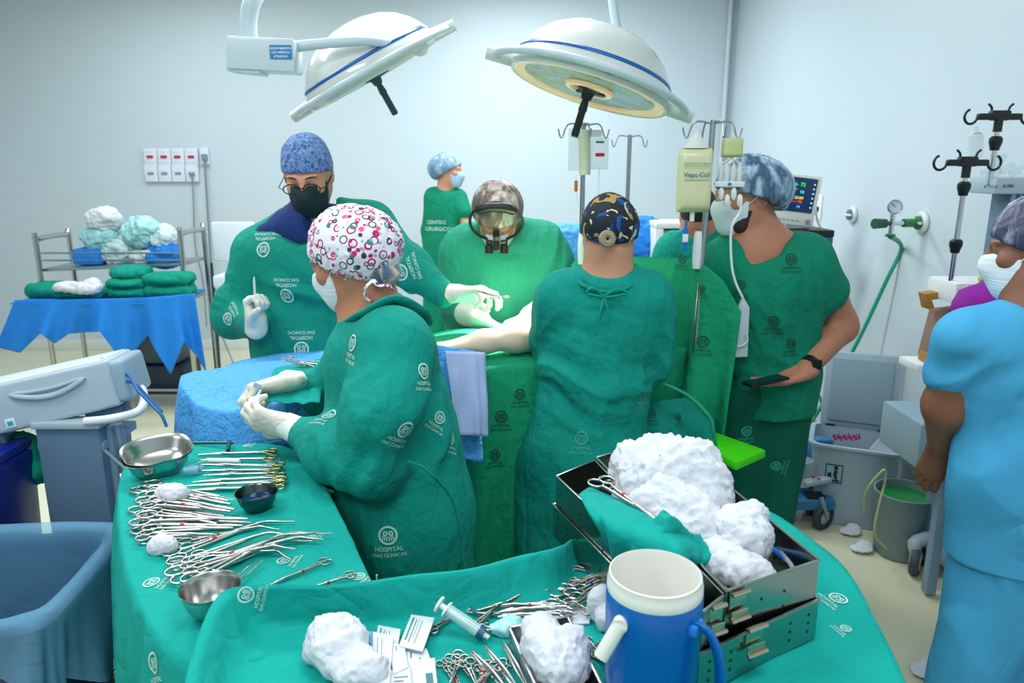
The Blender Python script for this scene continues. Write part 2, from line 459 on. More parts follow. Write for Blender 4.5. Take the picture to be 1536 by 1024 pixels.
def vnormals(V, Q):
    fn = np.cross(V[Q[:, 2]] - V[Q[:, 0]], V[Q[:, 3]] - V[Q[:, 1]])
    N = np.zeros_like(V)
    for c in range(4):
        for d in range(3): N[:, d] += np.bincount(Q[:, c], fn[:, d], len(V))
    return N / (np.linalg.norm(N, axis=1)[:, None] + 1e-12)
def noise3(P, scale, seed, n=5):
    rs = np.random.RandomState(seed); out = np.zeros(len(P))
    for i in range(n):
        d = rs.normal(size=3); d /= np.linalg.norm(d)
        out += np.sin(P @ d * scale * rs.uniform(0.6, 1.6) + rs.uniform(0, 6.28))
    return out / n * 1.6
def gnoise(P, seed=0):
    """gradient noise on a lattice, about -1..1"""
    i = np.floor(P).astype(np.int64); f = P - i; w = f * f * f * (f * (f * 6 - 15) + 10)
    out = 0
    for dx in (0, 1):
        for dy in (0, 1):
            for dz in (0, 1):
                h = ((i[:, 0] + dx) * 73856093) ^ ((i[:, 1] + dy) * 19349663) ^ ((i[:, 2] + dz) * 83492791) ^ (seed * 2654435 + 12345)
                h = (h ^ (h >> 13)) * 1274126177 & 0x7fffffff; h = h ^ (h >> 16)
                g = np.stack([(h & 255) / 127.5 - 1, ((h >> 8) & 255) / 127.5 - 1, ((h >> 16) & 127) / 63.5 - 1], 1)
                d = (g * (f - np.array([dx, dy, dz]))).sum(1)
                wt = (w[:, 0] if dx else 1 - w[:, 0]) * (w[:, 1] if dy else 1 - w[:, 1]) * (w[:, 2] if dz else 1 - w[:, 2])
                out = out + d * wt
    return out * 1.4
def fbm(P, freq, seed=0, octs=3, ridge=False):
    o = 0; a = 1.0; t = 0
    for k in range(octs):
        n = gnoise(P * freq * 2 ** k + k * 7.3, seed + k)
        o = o + a * ((0.5 - 2 * np.abs(n)) if ridge else n); t += a; a *= .5
    return o / t
def folds(V, N, specs, seed=0):
    """specs: (centre, radius, amplitude, direction across the creases, wavelength, gravity-stretch)"""
    D = np.zeros(len(V))
    for i, (c, r, amp, d, wl) in enumerate(specs):
        d = A3(Vector(d).normalized()).astype(float)
        if c is None: w = 1.0
        else:
            q = V - A3(c); rr = A3(r) if hasattr(r, '__len__') else r
            w = np.exp(-((q / rr) ** 2).sum(1))
        e1 = np.cross(d, [0.3, 0.2, 0.9]); e1 /= np.linalg.norm(e1); e2 = np.cross(d, e1)
        Wp = V + np.stack([gnoise(V * 5 + 3.1 * q, seed + 40 + q) for q in range(3)], 1) * .035
        Q = np.stack([Wp @ d / wl * .55, Wp @ e1 / wl * .13, Wp @ e2 / wl * .13], 1)
        rdg = 0.5 - 2.2 * np.abs(gnoise(Q, seed * 13 + i)); Q2 = Q * 1.9 + 5.2
        rdg = rdg + .4 * (0.5 - 2.2 * np.abs(gnoise(Q2, seed * 13 + i + 50)))
        D += w * amp * 2.1 * rdg * (.55 + .9 * np.clip(gnoise(V * 4, seed + i + 90) + .4, 0, 1))
    return V + N * np.clip(D, -.024, .03)[:, None]
def mk(name, VQ, m, parent=None, fold=None, seed=0, fine=None):
    V, Q = VQ
    if fold or fine:
        N = vnormals(V, Q)
        if fold: V = folds(V, N, fold, seed)
        if fine: V = V + N * (fbm(V, fine[1] / .55, seed + 9, 2, True) * fine[0] * .5)[:, None]
        if fine: V = V + N * (fbm(V, fine[1] / 1.6, seed + 5, 3, True) * fine[0] * 1.3)[:, None]
    me = bpy.data.meshes.new(name)
    me.vertices.add(len(V)); me.vertices.foreach_set('co', V.astype(np.float32).ravel())
    me.loops.add(len(Q) * 4); me.loops.foreach_set('vertex_index', Q.astype(np.int32).ravel())
    me.polygons.add(len(Q)); me.polygons.foreach_set('loop_start', np.arange(0, len(Q) * 4, 4, dtype=np.int32))
    me.polygons.foreach_set('loop_total', np.full(len(Q), 4, np.int32))
    me.update(calc_edges=True); me.validate()
    me.polygons.foreach_set('use_smooth', np.ones(len(me.polygons), bool))
    o = link(name, me, m, parent)
    o['_bvh'] = 0; del o['_bvh']
    BV[o.name] = BVHTree.FromPolygons([tuple(v) for v in V.tolist()], Q.tolist())
    return o
BV = {}

# ------------------------------------------------------------------ print decals
def text_data(txt):
    cu = bpy.data.curves.new('t', 'FONT'); cu.body = txt; cu.align_x = 'CENTER'; cu.size = 1; cu.resolution_u = 3
    cu.offset = 0.012
    o = bpy.data.objects.new('t', cu); COL.objects.link(o)
    dg = bpy.context.evaluated_depsgraph_get(); dg.update()
    me = bpy.data.meshes.new_from_object(o.evaluated_get(dg))
    V = [v.co.copy() for v in me.vertices]; Fc = [tuple(p.vertices) for p in me.polygons]
    bpy.data.objects.remove(o); bpy.data.curves.remove(cu); bpy.data.meshes.remove(me)
    return V, Fc
_tx = {}
def textmesh(txt):
    if txt not in _tx: _tx[txt] = text_data(txt)
    return _tx[txt]
def add_text(bm, txt, M, mi=0):
    V, Fc = textmesh(txt)
    vs = [bm.verts.new(M @ v) for v in V]
    for f in Fc:
        try: bm.faces.new([vs[i] for i in f]).material_index = mi
        except ValueError: pass
def text_obj(name, txt, loc, right, up, size, m, parent=None):
    bm = bmesh.new(); r = Vector(right).normalized(); u = Vector(up).normalized(); n = r.cross(u)
    M = Matrix((r, u, n)).transposed().to_4x4(); M = Matrix.Translation(Vector(loc)) @ M @ Matrix.Scale(size, 4)
    add_text(bm, txt, M)
    me = bpy.data.meshes.new(name); bm.to_mesh(me); bm.free()
    return link(name, me, m, parent)
def logo_bm():
    bm = bmesh.new()
    def ring(r0, r1, n=28, cx=0, cy=0):
        a = [bm.verts.new((cx + r0*math.cos(2*math.pi*i/n), cy + r0*math.sin(2*math.pi*i/n), 0)) for i in range(n)]
        b = [bm.verts.new((cx + r1*math.cos(2*math.pi*i/n), cy + r1*math.sin(2*math.pi*i/n), 0)) for i in range(n)]
        for i in range(n): bm.faces.new((a[i], a[(i+1) % n], b[(i+1) % n], b[i]))
    ring(0.36, 0.46, cy=0.5); ring(0.05, 0.12, 12, -0.12, 0.60); ring(0.05, 0.12, 12, 0.14, 0.60)
    for s in (-1, 1):      # leaf-like strokes inside the roundel
        for k in range(3):
            x0 = s * (0.05 + 0.09 * k); y0 = 0.22 + 0.03 * k
            q = [(x0, y0), (x0 + s*0.05, y0 + 0.02), (x0 + s*0.02, y0 + 0.24), (x0 - s*0.03, y0 + 0.22)]
            bm.faces.new([bm.verts.new((x, y, 0)) for x, y in q])
    add_text(bm, 'HOSPITAL', Matrix.Translation((0, -0.28, 0)) @ Matrix.Scale(0.30, 4))
    add_text(bm, 'DAS CLINICAS', Matrix.Translation((0, -0.58, 0)) @ Matrix.Scale(0.25, 4))
    return bm
def decal(target, u, v, size=0.06, rot=0.0, m=None, build=logo_bm, name='printed_logo', off=0.0022):
    """print an emblem where the sight line of (u,v) meets the cloth, laid in the cloth's own plane"""
    bv = BV[target.name]; o0 = Vector((0, 0, CAMH)); d = (W(u, v, t=1.0) - o0).normalized()
    hit, nrm, i, dist = bv.ray_cast(o0, d)
    if hit is None: return None
    if nrm.dot(d) > 0: nrm = -nrm
    nn = Vector(nrm)
    up = Vector((0, 0, 1)) if abs(nn.z) < 0.85 else Vector((0, 1, 0))
    up = (up - nn * up.dot(nn)).normalized(); r = up.cross(nn)
    R = Matrix.Rotation(rot, 3, nn); up = R @ up; r = R @ r
    bm = build()
    bmesh.ops.triangulate(bm, faces=bm.faces)
    for q in bm.verts:
        p = hit + r * q.co.x * size + up * q.co.y * size
        h2, n2, _, ds = bv.ray_cast(p + nn * 0.06, -nn)
        q.co = (h2 if h2 is not None and ds < 0.12 else p) + nn * off
    me = bpy.data.meshes.new(name); bm.to_mesh(me); bm.free()
    return link(name, me, m or printw, target)

# ================================================================== ROOM
def struct(o): o['kind'] = 'structure'; return o
wall_m = mat('painted_wall', '#c9d5dd', 0.42, bump=[(3, (1, 1, 1), 0.15), (160, (1, 1, 1), 0.04)], vary=0.015, vscale=2, spec=0.4)
floor_m = mat('vinyl_floor', '#d9d6b8', 0.22, vary=0.06, vscale=3, spec=0.5, bump=[(2.5, (1, 1, 1), 0.12)])
XR, YB, XL, YF = 1.93, 6.75, -4.9, -2.2
m = MB(); m.box(((XR + XL) / 2, (YB + YF) / 2, -.05), (XR - XL + .4, YB - YF + .4, .1)); struct(m.build('floor', floor_m))
m = MB(); m.box(((XR + XL) / 2, (YB + YF) / 2, CEIL + .05), (XR - XL + .4, YB - YF + .4, .1)); struct(m.build('ceiling', mat('ceiling_paint', '#e6eaec', .8, vary=.01)))
m = MB(); m.box(((XR + XL) / 2, YB + .05, CEIL / 2), (XR - XL + .2, .1, CEIL)); struct(m.build('wall_back', wall_m))
m = MB(); m.box((XR + .05, (YB + YF) / 2, CEIL / 2), (.1, YB - YF, CEIL)); struct(m.build('wall_right', wall_m))
m = MB(); m.box((XL - .05, (YB + YF) / 2, CEIL / 2), (.1, YB - YF, CEIL)); struct(m.build('wall_left', wall_m))
m = MB(); m.box(((XR + XL) / 2, YF - .05, CEIL / 2), (XR - XL + .2, .1, CEIL)); struct(m.build('wall_front', wall_m))
m = MB(); m.box(((XR + XL) / 2, YB - .008, .05), (XR - XL, .016, .1), None, .004); struct(m.build('baseboard_back', mat('baseboard_vinyl', '#dfe3de', .4)))
m = MB(); m.box((XR - .008, (YB + YF) / 2, .05), (.016, YB - YF, .1), None, .004); struct(m.build('baseboard_right', mat('baseboard_vinyl', '#dfe3de', .4)))

# ------------------------------------------------------------------ people helpers
def basis(f, u=(0, 0, 1), roll=0.0):
    f = Vector(f).normalized(); u = Vector(u); u = (u - f * u.dot(f)).normalized(); r = f.cross(u)
    if roll:
        R = Matrix.Rotation(roll, 3, f); u = R @ u; r = R @ r
    return f, u, r
def head_prims(c, f, u, r, s=1.0):
    A = (r, f, u); c = Vector(c)
    def P(a, b, d): return c + r * a * s + f * b * s + u * d * s
    def E(a, b, d, ra, rb, rd, k=0.02, op='u'): return ell(P(a, b, d), (ra*s, rb*s, rd*s), A, k, op)
    out = [E(0, -.012, .025, .076, .097, .098), E(0, .018, -.035, .061, .074, .086, .03), E(0, .052, -.094, .030, .032, .026, .035)]
    for q in (-1, 1):
        out += [cone(P(q*.048, -.005, -.055), P(q*.03, .055, -.092), .022*s, .018*s, k=.03),
                E(q*.040, .062, -.022, .022, .022, .020, .025),
                E(q*.032, .099, .004, .017, .014, .012, .018, 's'),
                E(q*.032, .079, .005, .0135, .0125, .0125, .003),
                cone(P(q*.016, .090, .022), P(q*.048, .078, .026), .009*s, .007*s, k=.012),
                E(q*.078, -.010, -.004, .011, .022, .032, .010), E(q*.088, -.004, -.002, .006, .012, .020, .008, 's'),
                E(q*.012, .098, -.030, .010, .011, .008, .008)]
    out += [cone(P(0, .090, .012), P(0, .112, -.024), .009*s, .0125*s, k=.014),
            cone(P(-.018, .086, -.060), P(.018, .086, -.060), .009*s, .009*s, k=.012)]
    return out
def cap_prims(c, f, u, r, s=1.0, off=0.010, fronth=.050, backh=-.055, puff=0.0, lat=0.0):
    A = (r, f, u); c = Vector(c)
    def P(a, b, d): return c + r * a * s + f * b * s + u * d * s
    o = off
    pr = [ell(P(0, -.012, .025), ((.076+o+lat)*s, (.097+o)*s, (.098+o)*s), A, .02)]
    if puff: pr.append(ell(P(0, -.055, .015), ((.070+puff)*s, (.070+puff)*s, (.070+puff*.7)*s), A, .04))
    a = P(0, .105, fronth); b = P(0, -.11, backh); d = (a - b).normalized(); n = r.cross(d)
    if n.dot(u) > 0: n = -n
    pr.append(plane(a, n, 'i', .006))
    return pr
def mask_prims(c, f, u, r, s=1.0, o=0.006):
    A = (r, f, u); c = Vector(c)
    def P(a, b, d): return c + r * a * s + f * b * s + u * d * s
    return [ell(P(0, .018, -.040), ((.063+o)*s, (.077+o)*s, (.084+o*1.5)*s), A, .02),
            ell(P(0, .055, -.090), ((.036+o)*s, (.036+o)*s, (.032+o)*s), A, .04),
            cone(P(0, .085, -.010), P(0, .100, -.034), (.010+o)*s, (.014+o)*s, k=.05),
            plane(P(0, .030, -.05), -f - u * .15, 'i', .004), plane(P(0, .09, -.004), u + f * .1, 'i', .004),
            plane(P(0, 0, -.128), -u, 'i', .004)]
def strap(par, c, f, u, r, s, side, m, up=True):
    def P(a, b, d): return Vector(c) + r * a * s * side + f * b * s + u * d * s
    mb = MB()
    mb.tube([P(.066, .035, -.025), P(.081, .008, -.002), P(.084, -.018, .018), P(.080, -.034, .012), P(.080, -.036, -.018), P(.076, -.010, -.040), P(.062, .030, -.062)], .0018, 6, smooth=4)
    return mb.build('ear_loop', m, par)
def chain(pts, fl=None, f=1.0, k=0.03):
    """pts (u, v, depth, radius in picture units) -> tapered limb"""
    Q = [(W(u, v, y=y), px(r, y)) for u, v, y, r in pts]
    return [cone(a[0], b[0], a[1], b[1], fl, f, k) for a, b in zip(Q, Q[1:])]
def vch(pts, fl=None, f=1.0, k=0.03):
    return [cone(a[0], b[0], a[1], b[1], fl, f, k) for a, b in zip(pts, pts[1:])]
def hand_prims(w, d, n, side, curls, spread=0.12, thumb=(.7, .7, .3), tc=0.4, s=1.0, o=0.0):
    """w wrist, d to the fingertips, n where the palm faces, side: thumb towards side*cross(d,n)"""
    w = Vector(w); d = Vector(d).normalized(); n = Vector(n); n = (n - d * n.dot(d)).normalized(); l = d.cross(n) * side
    g = lambda a, b, c_: w + (d * a + l * b + n * c_) * s
    out = [cone(w - d * .03 * s, g(.02, .0, .0), (.026+o) * s, (.028+o) * s, n, .72, .02)]
    K = [(.092, .030, .0), (.097, .010, -.003), (.092, -.011, -.002), (.083, -.030, .002)]
    for a, b, c_ in K:
        out.append(cone(g(.012, b * .62, 0), g(a, b, c_), (.0145+o) * s, (.0125+o) * s, n, .85, .018))
    out.append(ell(g(.038, .024, .010), ((.020+o)*s, (.030+o)*s, (.014+o)*s), (l, d, n), .02))
    fin = []
    LN = [(.043, .026, .021), (.047, .030, .022), (.044, .028, .021), (.034, .021, .018)]
    for i in range(4):
        a, b, c_ = K[i]; p = g(a, b, c_); ang = 0.0
        dir0 = (d + l * spread * (1.5 - i) / 1.5).normalized()
        cu = curls[i] if isinstance(curls[i], (tuple, list)) else (curls[i],) * 3
        rr = [.0100, .0092, .0084, .0074] if i < 3 else [.0086, .0080, .0073, .0064]
        for j in range(3):
            ang += cu[j]
            dd = dir0 * math.cos(ang) + n * math.sin(ang)
            q = p + dd * LN[i][j] * s
            out.append(cone(p, q, (rr[j]+o) * s, (rr[j+1]+o) * s, k=.006)); p = q
    p = g(.022, .026, .008); dd = (l * thumb[0] + d * thumb[1] + n * thumb[2]).normalized()
    for j, (ln, r0, r1) in enumerate([(.040, .0150, .0120), (.032, .0118, .0104), (.026, .0104, .0085)]):
        q = p + dd * ln * s; out.append(cone(p, q, (r0+o) * s, (r1+o) * s, k=.012 if j == 0 else .005)); p = q
        dd = (dd * (1 - .25 * tc) + (n * .7 - l * .7) * tc * .5 + d * .05).normalized()
    return out
def torso_prims(J, fl, w=1.0):
    """simple whole body under the clothes: J has nk sl sr el er wl wr pv kl kr al ar"""
    ch = J['nk'].lerp(J['pv'], .30); ab = J['nk'].lerp(J['pv'], .68)
    out = [cone(ch, ab, .135*w, .115*w, fl, .72, .05), cone(ab, J['pv'], .115*w, .135*w, fl, .8, .05),
           cone(J['sl'], J['sr'], .05, .05, fl, .9, .05), cone(J['nk'] - Vector((0, 0, .05)), J['nk'] + Vector((0, 0, .03)), .07, .056, None, 1, .05)]
    for s in 'lr':
        out += [cone(J['s'+s], J['e'+s], .046*w, .040*w), cone(J['e'+s], J['w'+s], .040*w, .026*w)]
        out += [cone(J['pv'].lerp(J['k'+s], .15), J['k'+s], .080*w, .056*w, k=.04), cone(J['k'+s], J['a'+s], .055*w, .036*w), 
                cone(J['a'+s] + Vector((0, 0, -.035)), J['a'+s] + J.get('ft', Vector((0, -1, 0))) * .15 + Vector((0, 0, -.05)), .038, .030)]
    return out
def legs(J, hipx, y, hipz=0.92, gap=0.11, ft=(0, -1, 0), fdx=0.0):
    J['pv'] = Vector((hipx, y, hipz)); J['ft'] = Vector(ft)
    side = Vector((-ft[1], ft[0], 0))
    for s, q in (('l', -1), ('r', 1)):
        J['k'+s] = Vector((hipx + fdx * .5, y, .48)) + side * gap * q * .95
        J['a'+s] = Vector((hipx + fdx, y, .085)) + side * gap * q
    return J
def shoes(par, J, m, fl=(0, -1, 0)):
    for s in 'lr':
        a = J['a'+s]; ft = J['ft']
        V = sdf_mesh([cone(a + Vector((0, 0, -.04)), a + ft * .16 + Vector((0, 0, -.052)), .045, .036, k=.03), ell(a + Vector((0, 0, -.03)), (.05, .05, .05), None, .03), plane((0, 0, 0.004), (0, 0, -1), 'i')], .012)
        mk('shoe', V, m, par)

# ================================================================== PEOPLE
# ---- surgeon at the far left of the table (patterned blue cap, glasses, black mask)
Y1 = 2.80
hc = W(462, 262, y=Y1 - .02); B = f, u, r = basis((.03, -1, -.42), roll=0.03); S = 1.06
J = dict(nk=W(468, 345, y=Y1 + .04), sl=W(380, 372, y=Y1), sr=W(560, 345, y=Y1), el=W(345, 470, y=Y1 - .05), er=W(610, 410, y=Y1 - .12), wl=W(383, 492, y=Y1 - .22), wr=W(672, 441, y=Y1 - .22))
legs(J, W(450, 500, y=Y1).x, Y1, 1.0, .12)
sk = head_prims(hc, f, u, r, S) + torso_prims(J, (0, 1, 0), 1.1) + [cone(W(466, 350, y=Y1 + .05), hc - u * .06 - f * .03, .066, .062, k=.04)]
p1 = mk('person', sdf_mesh(sk, .006), skin_a)
tag(p1, 'masked surgeon in glasses, blue print cap and green gown, arm stretched over the patient', 'person')
mk('surgical_cap', sdf_mesh(cap_prims(hc, f, u, r, S, .011, .050, -.030) + [ell(hc + u * .08 * S - f * .01, (.07, .085, .055), (r, f, u), .03)], .005), cap_blue, p1, fine=(.0015, 60))
mk('face_mask', sdf_mesh(mask_prims(hc, f, u, r, S, .009), .004), mask_k, p1)
for sd in (-1, 1): strap(p1, hc, f, u, r, S, sd, black_p)
g = MB()
for q in (-1, 1):
    c0 = hc + (r * q * .034 + f * .112 + u * -.004) * S
    g.tube([c0 + (r * math.cos(a) * .028 + u * math.sin(a) * .018) * S for a in [2*math.pi*i/20 for i in range(21)]], .0022, 6)
    g.tube([c0 + r * q * .028 * S, c0 + (r * q * .048 - f * .02) * S, c0 + (r * q * .050 - f * .11) * S], .0018, 6)
g.tube([hc + (r * -.008 + f * .113) * S, hc + (f * .118 + u * .003) * S, hc + (r * .008 + f * .113) * S], .0018, 6)
g.build('eyeglasses', mat('dark_metal_frame', '#2a2226', .3, .6), p1)
for q in (-1, 1):
    hb = MB(); hb.tube([hc + (r*q*.014 + f*.098 + u*.026)*S, hc + (r*q*.034 + f*.095 + u*.031)*S, hc + (r*q*.052 + f*.078 + u*.024)*S], [.003, .0045, .002], 6, smooth=3, flat=.6); hb.build('eyebrow', hair_m, p1)
# navy scrub collar
mk('scrub_collar', sdf_mesh([cone(W(398, 352, y=Y1-.02), W(446, 338, y=Y1-.02), px(16, Y1), px(30, Y1), (0, 1, 0), .9, .05), cone(W(446, 340, y=Y1), W(500, 328, y=Y1), px(28, Y1), px(22, Y1), (0, 1, 0), .9, .05), cone(W(468, 350, y=Y1+.02), W(466, 318, y=Y1 + .06), px(40, Y1), px(31, Y1), None, 1, .04),
     ell(W(472, 322, y=Y1 - .11), (.055, .10, .10), None, .01, 's')], .007), navy_m, p1, fine=(.003, 40))
gp = [cone(W(465, 408, y=Y1), W(458, 520, y=Y1), px(78, Y1), px(74, Y1), (0, 1, 0), .8, .08), cone(W(458, 520, y=Y1), Vector((W(458, 520, y=Y1).x, Y1, .45)), px(74, Y1), px(86, Y1), (0, 1, 0), .9, .08),
      cone(W(386, 380, y=Y1), W(548, 352, y=Y1), px(30, Y1), px(32, Y1), (0, 1, 0), 1, .08)]
gp += chain([(385, 380, Y1, 32), (352, 465, Y1 - .04, 28), (350, 478, Y1 - .06, 27)], k=.05) + chain([(352, 470, Y1 - .05, 26), (382, 488, Y1 - .2, 19)], k=.04)
gp += chain([(556, 340, Y1, 33), (612, 400, Y1 - .1, 31), (664, 441, Y1 - .2, 21)], k=.05)
gp += [cone(W(512, 322, y=Y1 + .02), W(556, 336, y=Y1), px(26, Y1), px(32, Y1), None, 1, .05), cone(W(385, 372, y=Y1 + .03), W(430, 330, y=Y1 + .06), px(26, Y1), px(20, Y1), None, 1, .05)]
gp += [ell(W(468, 312, y=Y1 - .05), (.085, .16, .085), None, .02, 's'), cone(W(372, 336, y=Y1 - .12), W(448, 352, y=Y1 - .12), .012, .040, (0, 1, 0), 2.2, .01, 's')]
fo = [(W(352, 450, y=Y1), .12, .010, (.4, 0, 1), .05), (W(600, 395, y=Y1 - .1), .13, .010, (1, 0, .6), .05), (W(470, 450, y=Y1 - .1), .22, .008, (.5, 0, 1), .09), (W(430, 500, y=Y1 - .1), .14, .006, (1, 0, .5), .05), (W(455, 620, y=Y1), .4, .02, (1, .3, 0), .12)]
g1 = mk('surgical_gown', sdf_mesh(gp, .008), gown_m, p1, fold=fo, seed=1)
for (uu, vv, sz, ro) in [(397, 362, .062, .1 + math.pi), (428, 432, .058, math.pi), (452, 511, .06, math.pi), (612, 403, .065, 2.0), (347, 470, .05, 2.6)]: decal(g1, uu, vv, sz, ro)
# gloves
wl = J['wl']; d = (W(381, 452, y=Y1 - .20) - wl)
gl = mk('surgical_glove', sdf_mesh(chain([(384, 492, Y1 - .21, 17), (384, 480, Y1 - .22, 16)]) + hand_prims(W(384, 484, y=Y1 - .23), (-.05, -.1, 1), (.75, -.35, 0), -1, [(1.1, 1.2, .9), (1.25, 1.3, .9), (1.3, 1.3, .9), (1.3, 1.3, .9)], .05, (.5, .6, .7), .5, .92, .001), .0028), glove_m, p1, fine=(.0012, 120))
mk('surgical_glove', sdf_mesh(chain([(664, 441, Y1 - .2, 17), (685, 440, Y1 - .22, 14)]) + hand_prims(W(684, 440, y=Y1 - .22), (1, -.2, .16), (0, -.35, -1), 1, [(.35, .7, .5), (.5, .8, .5), (.8, .9, .5), (1.0, 1.0, .5)], .1, (.5, .8, .5), .5, 1.02, .001), .0028), glove_m, p1, fine=(.0012, 120))
shoes(p1, J, dark_p)

# ---- scrub nurse with the owl print cap
Y2 = 1.86
hc = W(524, 388, y=Y2); B = f, u, r = basis((-.86, .26, -.30), roll=-.10); S = .98
J = dict(nk=W(556, 470, y=Y2), sl=W(600, 520, y=Y2 - .17), sr=W(575, 500, y=Y2 + .17), el=W(560, 705, y=Y2 - .20), er=W(500, 600, y=Y2 + .26), wl=W(440, 645, y=Y2 - .04), wr=W(440, 575, y=Y2 + .16))
legs(J, W(600, 760, y=Y2).x, Y2, .86, .10, (-1, .2, 0))
sk = head_prims(hc, f, u, r, S) + torso_prims(J, (1, -.2, 0), 1.1) + [cone(W(560, 478, y=Y2), hc - u * .05 - f * .045, .060, .056, k=.04), cone(W(565, 495, y=Y2), W(560, 510, y=Y2), .08, .07, k=.05)]
p2 = mk('person', sdf_mesh(sk, .006), skin_b)
tag(p2, 'scrub nurse in an owl print cap and green gown, turned left beside the instrument table', 'person')
mk('surgical_cap', sdf_mesh(cap_prims(hc, f, u, r, S, .014, .050, -.100, .030), .005), cap_pink, p2, fine=(.003, 45))
mk('hair_bun_cover', sdf_mesh([ell(W(576, 409, y=Y2 - .045), (.040, .038, .032), None), ell(W(562, 400, y=Y2 - .06), (.030, .03, .038), None)], .004), streak('sheer_bun_net', '#4f6880', '#cdbfa8', 22), p2, fine=(.004, 60))
tb = MB(); tb.tube([W(560, 420, y=Y2 - .10), W(548, 432, y=Y2 - .115), W(550, 448, y=Y2 - .11), W(566, 455, y=Y2 - .11)], [.007, .005, .006, .004], 8, smooth=5, flat=.5)
tb.tube([W(560, 420, y=Y2 - .10), W(568, 428, y=Y2 - .11), W(584, 428, y=Y2 - .09), W(590, 436, y=Y2 - .08)], [.007, .005, .006, .003], 8, smooth=5, flat=.5)
tb.build('cap_ties', cap_pink, p2)
mk('face_mask', sdf_mesh(mask_prims(hc, f, u, r, S, .007), .004), mask_w, p2)
for sd in (-1, 1): strap(p2, hc, f, u, r, S, sd, white_p)
cx = lambda u_, v_, dy=0: W(u_, v_, y=Y2 + dy)
gp = [cone(cx(572, 545), cx(590, 645), px(88, Y2), px(86, Y2), (0, 1, 0), 1.12, .08), cone(cx(590, 645), cx(596, 760), px(88, Y2), px(112, Y2), (0, 1, 0), 1.05, .10),
      cone(cx(596, 760), Vector((cx(596, 760).x + .02, Y2, .30)), px(112, Y2), px(128, Y2), (0, 1, 0), 1.0, .10),
      cone(cx(592, 510, -.12), cx(560, 505, .14), px(48, Y2), px(42, Y2), None, 1, .08), cone(cx(572, 478), cx(560, 470), px(46, Y2), px(40, Y2), None, 1, .05)]
gp += chain([(588, 528, Y2 - .16, 60), (572, 610, Y2 - .22, 62), (556, 690, Y2 - .22, 58)], k=.05) + chain([(550, 694, Y2 - .22, 52), (500, 676, Y2 - .16, 44), (449, 648, Y2 - .06, 24)], k=.05)
gp += chain([(548, 520, Y2 + .16, 52), (500, 592, Y2 + .24, 42), (448, 577, Y2 + .18, 22)], k=.04)
gp += [ell(cx(530, 432, -.02), (.062, .11, .070), None, .02, 's')]
fo = [(cx(520, 700, -.2), .12, .009, (1, 0, .35), .05), (cx(610, 655, -.1), (.20, .25, .07), .016, (1, .3, -.3), .07), (cx(570, 600, -.2), .16, .007, (.7, .2, -.9), .08), (cx(640, 600, -.1), .16, .010, (1, .5, .3), .07),
      (Vector((cx(600, 700).x, Y2, .45)), .45, .016, (1, .5, 0), .13), (cx(590, 500, 0), .1, .008, (.3, 0, 1), .05)]
g2 = mk('surgical_gown', sdf_mesh(gp, .008), gown2_m, p2, fold=fo, seed=2)
cb = MB(); cb.tube([cx(519, 486, -.03), cx(545, 470, -.115), cx(590, 449, -.095), cx(628, 466, -.04), cx(640, 485, .04)], px(11, Y2), 12, smooth=6, flat=.5)
cb.build('gown_collar', gown2_m, g2)
for (uu, vv, sz, ro) in [(527, 528, .045, .05), (636, 570, .042, -.3), (600, 656, .045, -.5), (583, 818, .052, .05), (655, 635, .035, -.7), (676, 668, .035, -.5), (484, 628, .04, -.7)]: decal(g2, uu, vv, sz, ro)
belt = MB(); belt.tube([cx(612, 692, -.27), cx(640, 705, -.28), cx(676, 745, -.24), cx(690, 790, -.24), cx(697, 860, -.24)], .004, 6, smooth=5)
belt.build('gown_seam_cord', gown_m, g2); belt = MB(); belt.tube([cx(499, 737, -.21), cx(470, 728, -.14), cx(455, 722, -.10)], .004, 6, smooth=4)
belt.build('gown_seam_cord', gown_m, g2)
mk('surgical_glove', sdf_mesh(chain([(452, 649, Y2 - .07, 22), (436, 640, Y2 - .05, 20)]) + hand_prims(W(434, 640, y=Y2 - .05), (-1, .1, .22), (.1, .8, .35), 1, [(.5, .8, .5), (.5, .9, .5), (.6, 1.0, .5), (.7, 1.0, .5)], .08, (.9, .7, .2), .3, .95, .002), .0026), glove_m, p2, fine=(.0012, 120))
mk('surgical_glove', sdf_mesh(chain([(452, 576, Y2 + .18, 20), (432, 572, Y2 + .15, 18)]) + hand_prims(W(428, 573, y=Y2 + .12), (-1, -.35, -.12), (.2, -.35, -.9), -1, [(.7, 1.1, .6), (.8, 1.2, .7), (.9, 1.2, .7), (1.0, 1.2, .7)], .06, (.5, .8, .5), .4, .95, .002), .0026), glove_m, p2, fine=(.0012, 120))
cf = MB(); cf.tube([W(458, 577, y=Y2 + .19), W(430, 573, y=Y2 + .15)], [px(21, Y2), px(18, Y2)], 18); cf.build('glove_cuff', cuff_m, p2)
cf = MB(); cf.tube([W(457, 653, y=Y2 - .08), W(428, 636, y=Y2 - .045)], [px(23, Y2), px(19.5, Y2)], 18); cf.build('glove_cuff', cuff_m, p2)
shoes(p2, J, white_p)

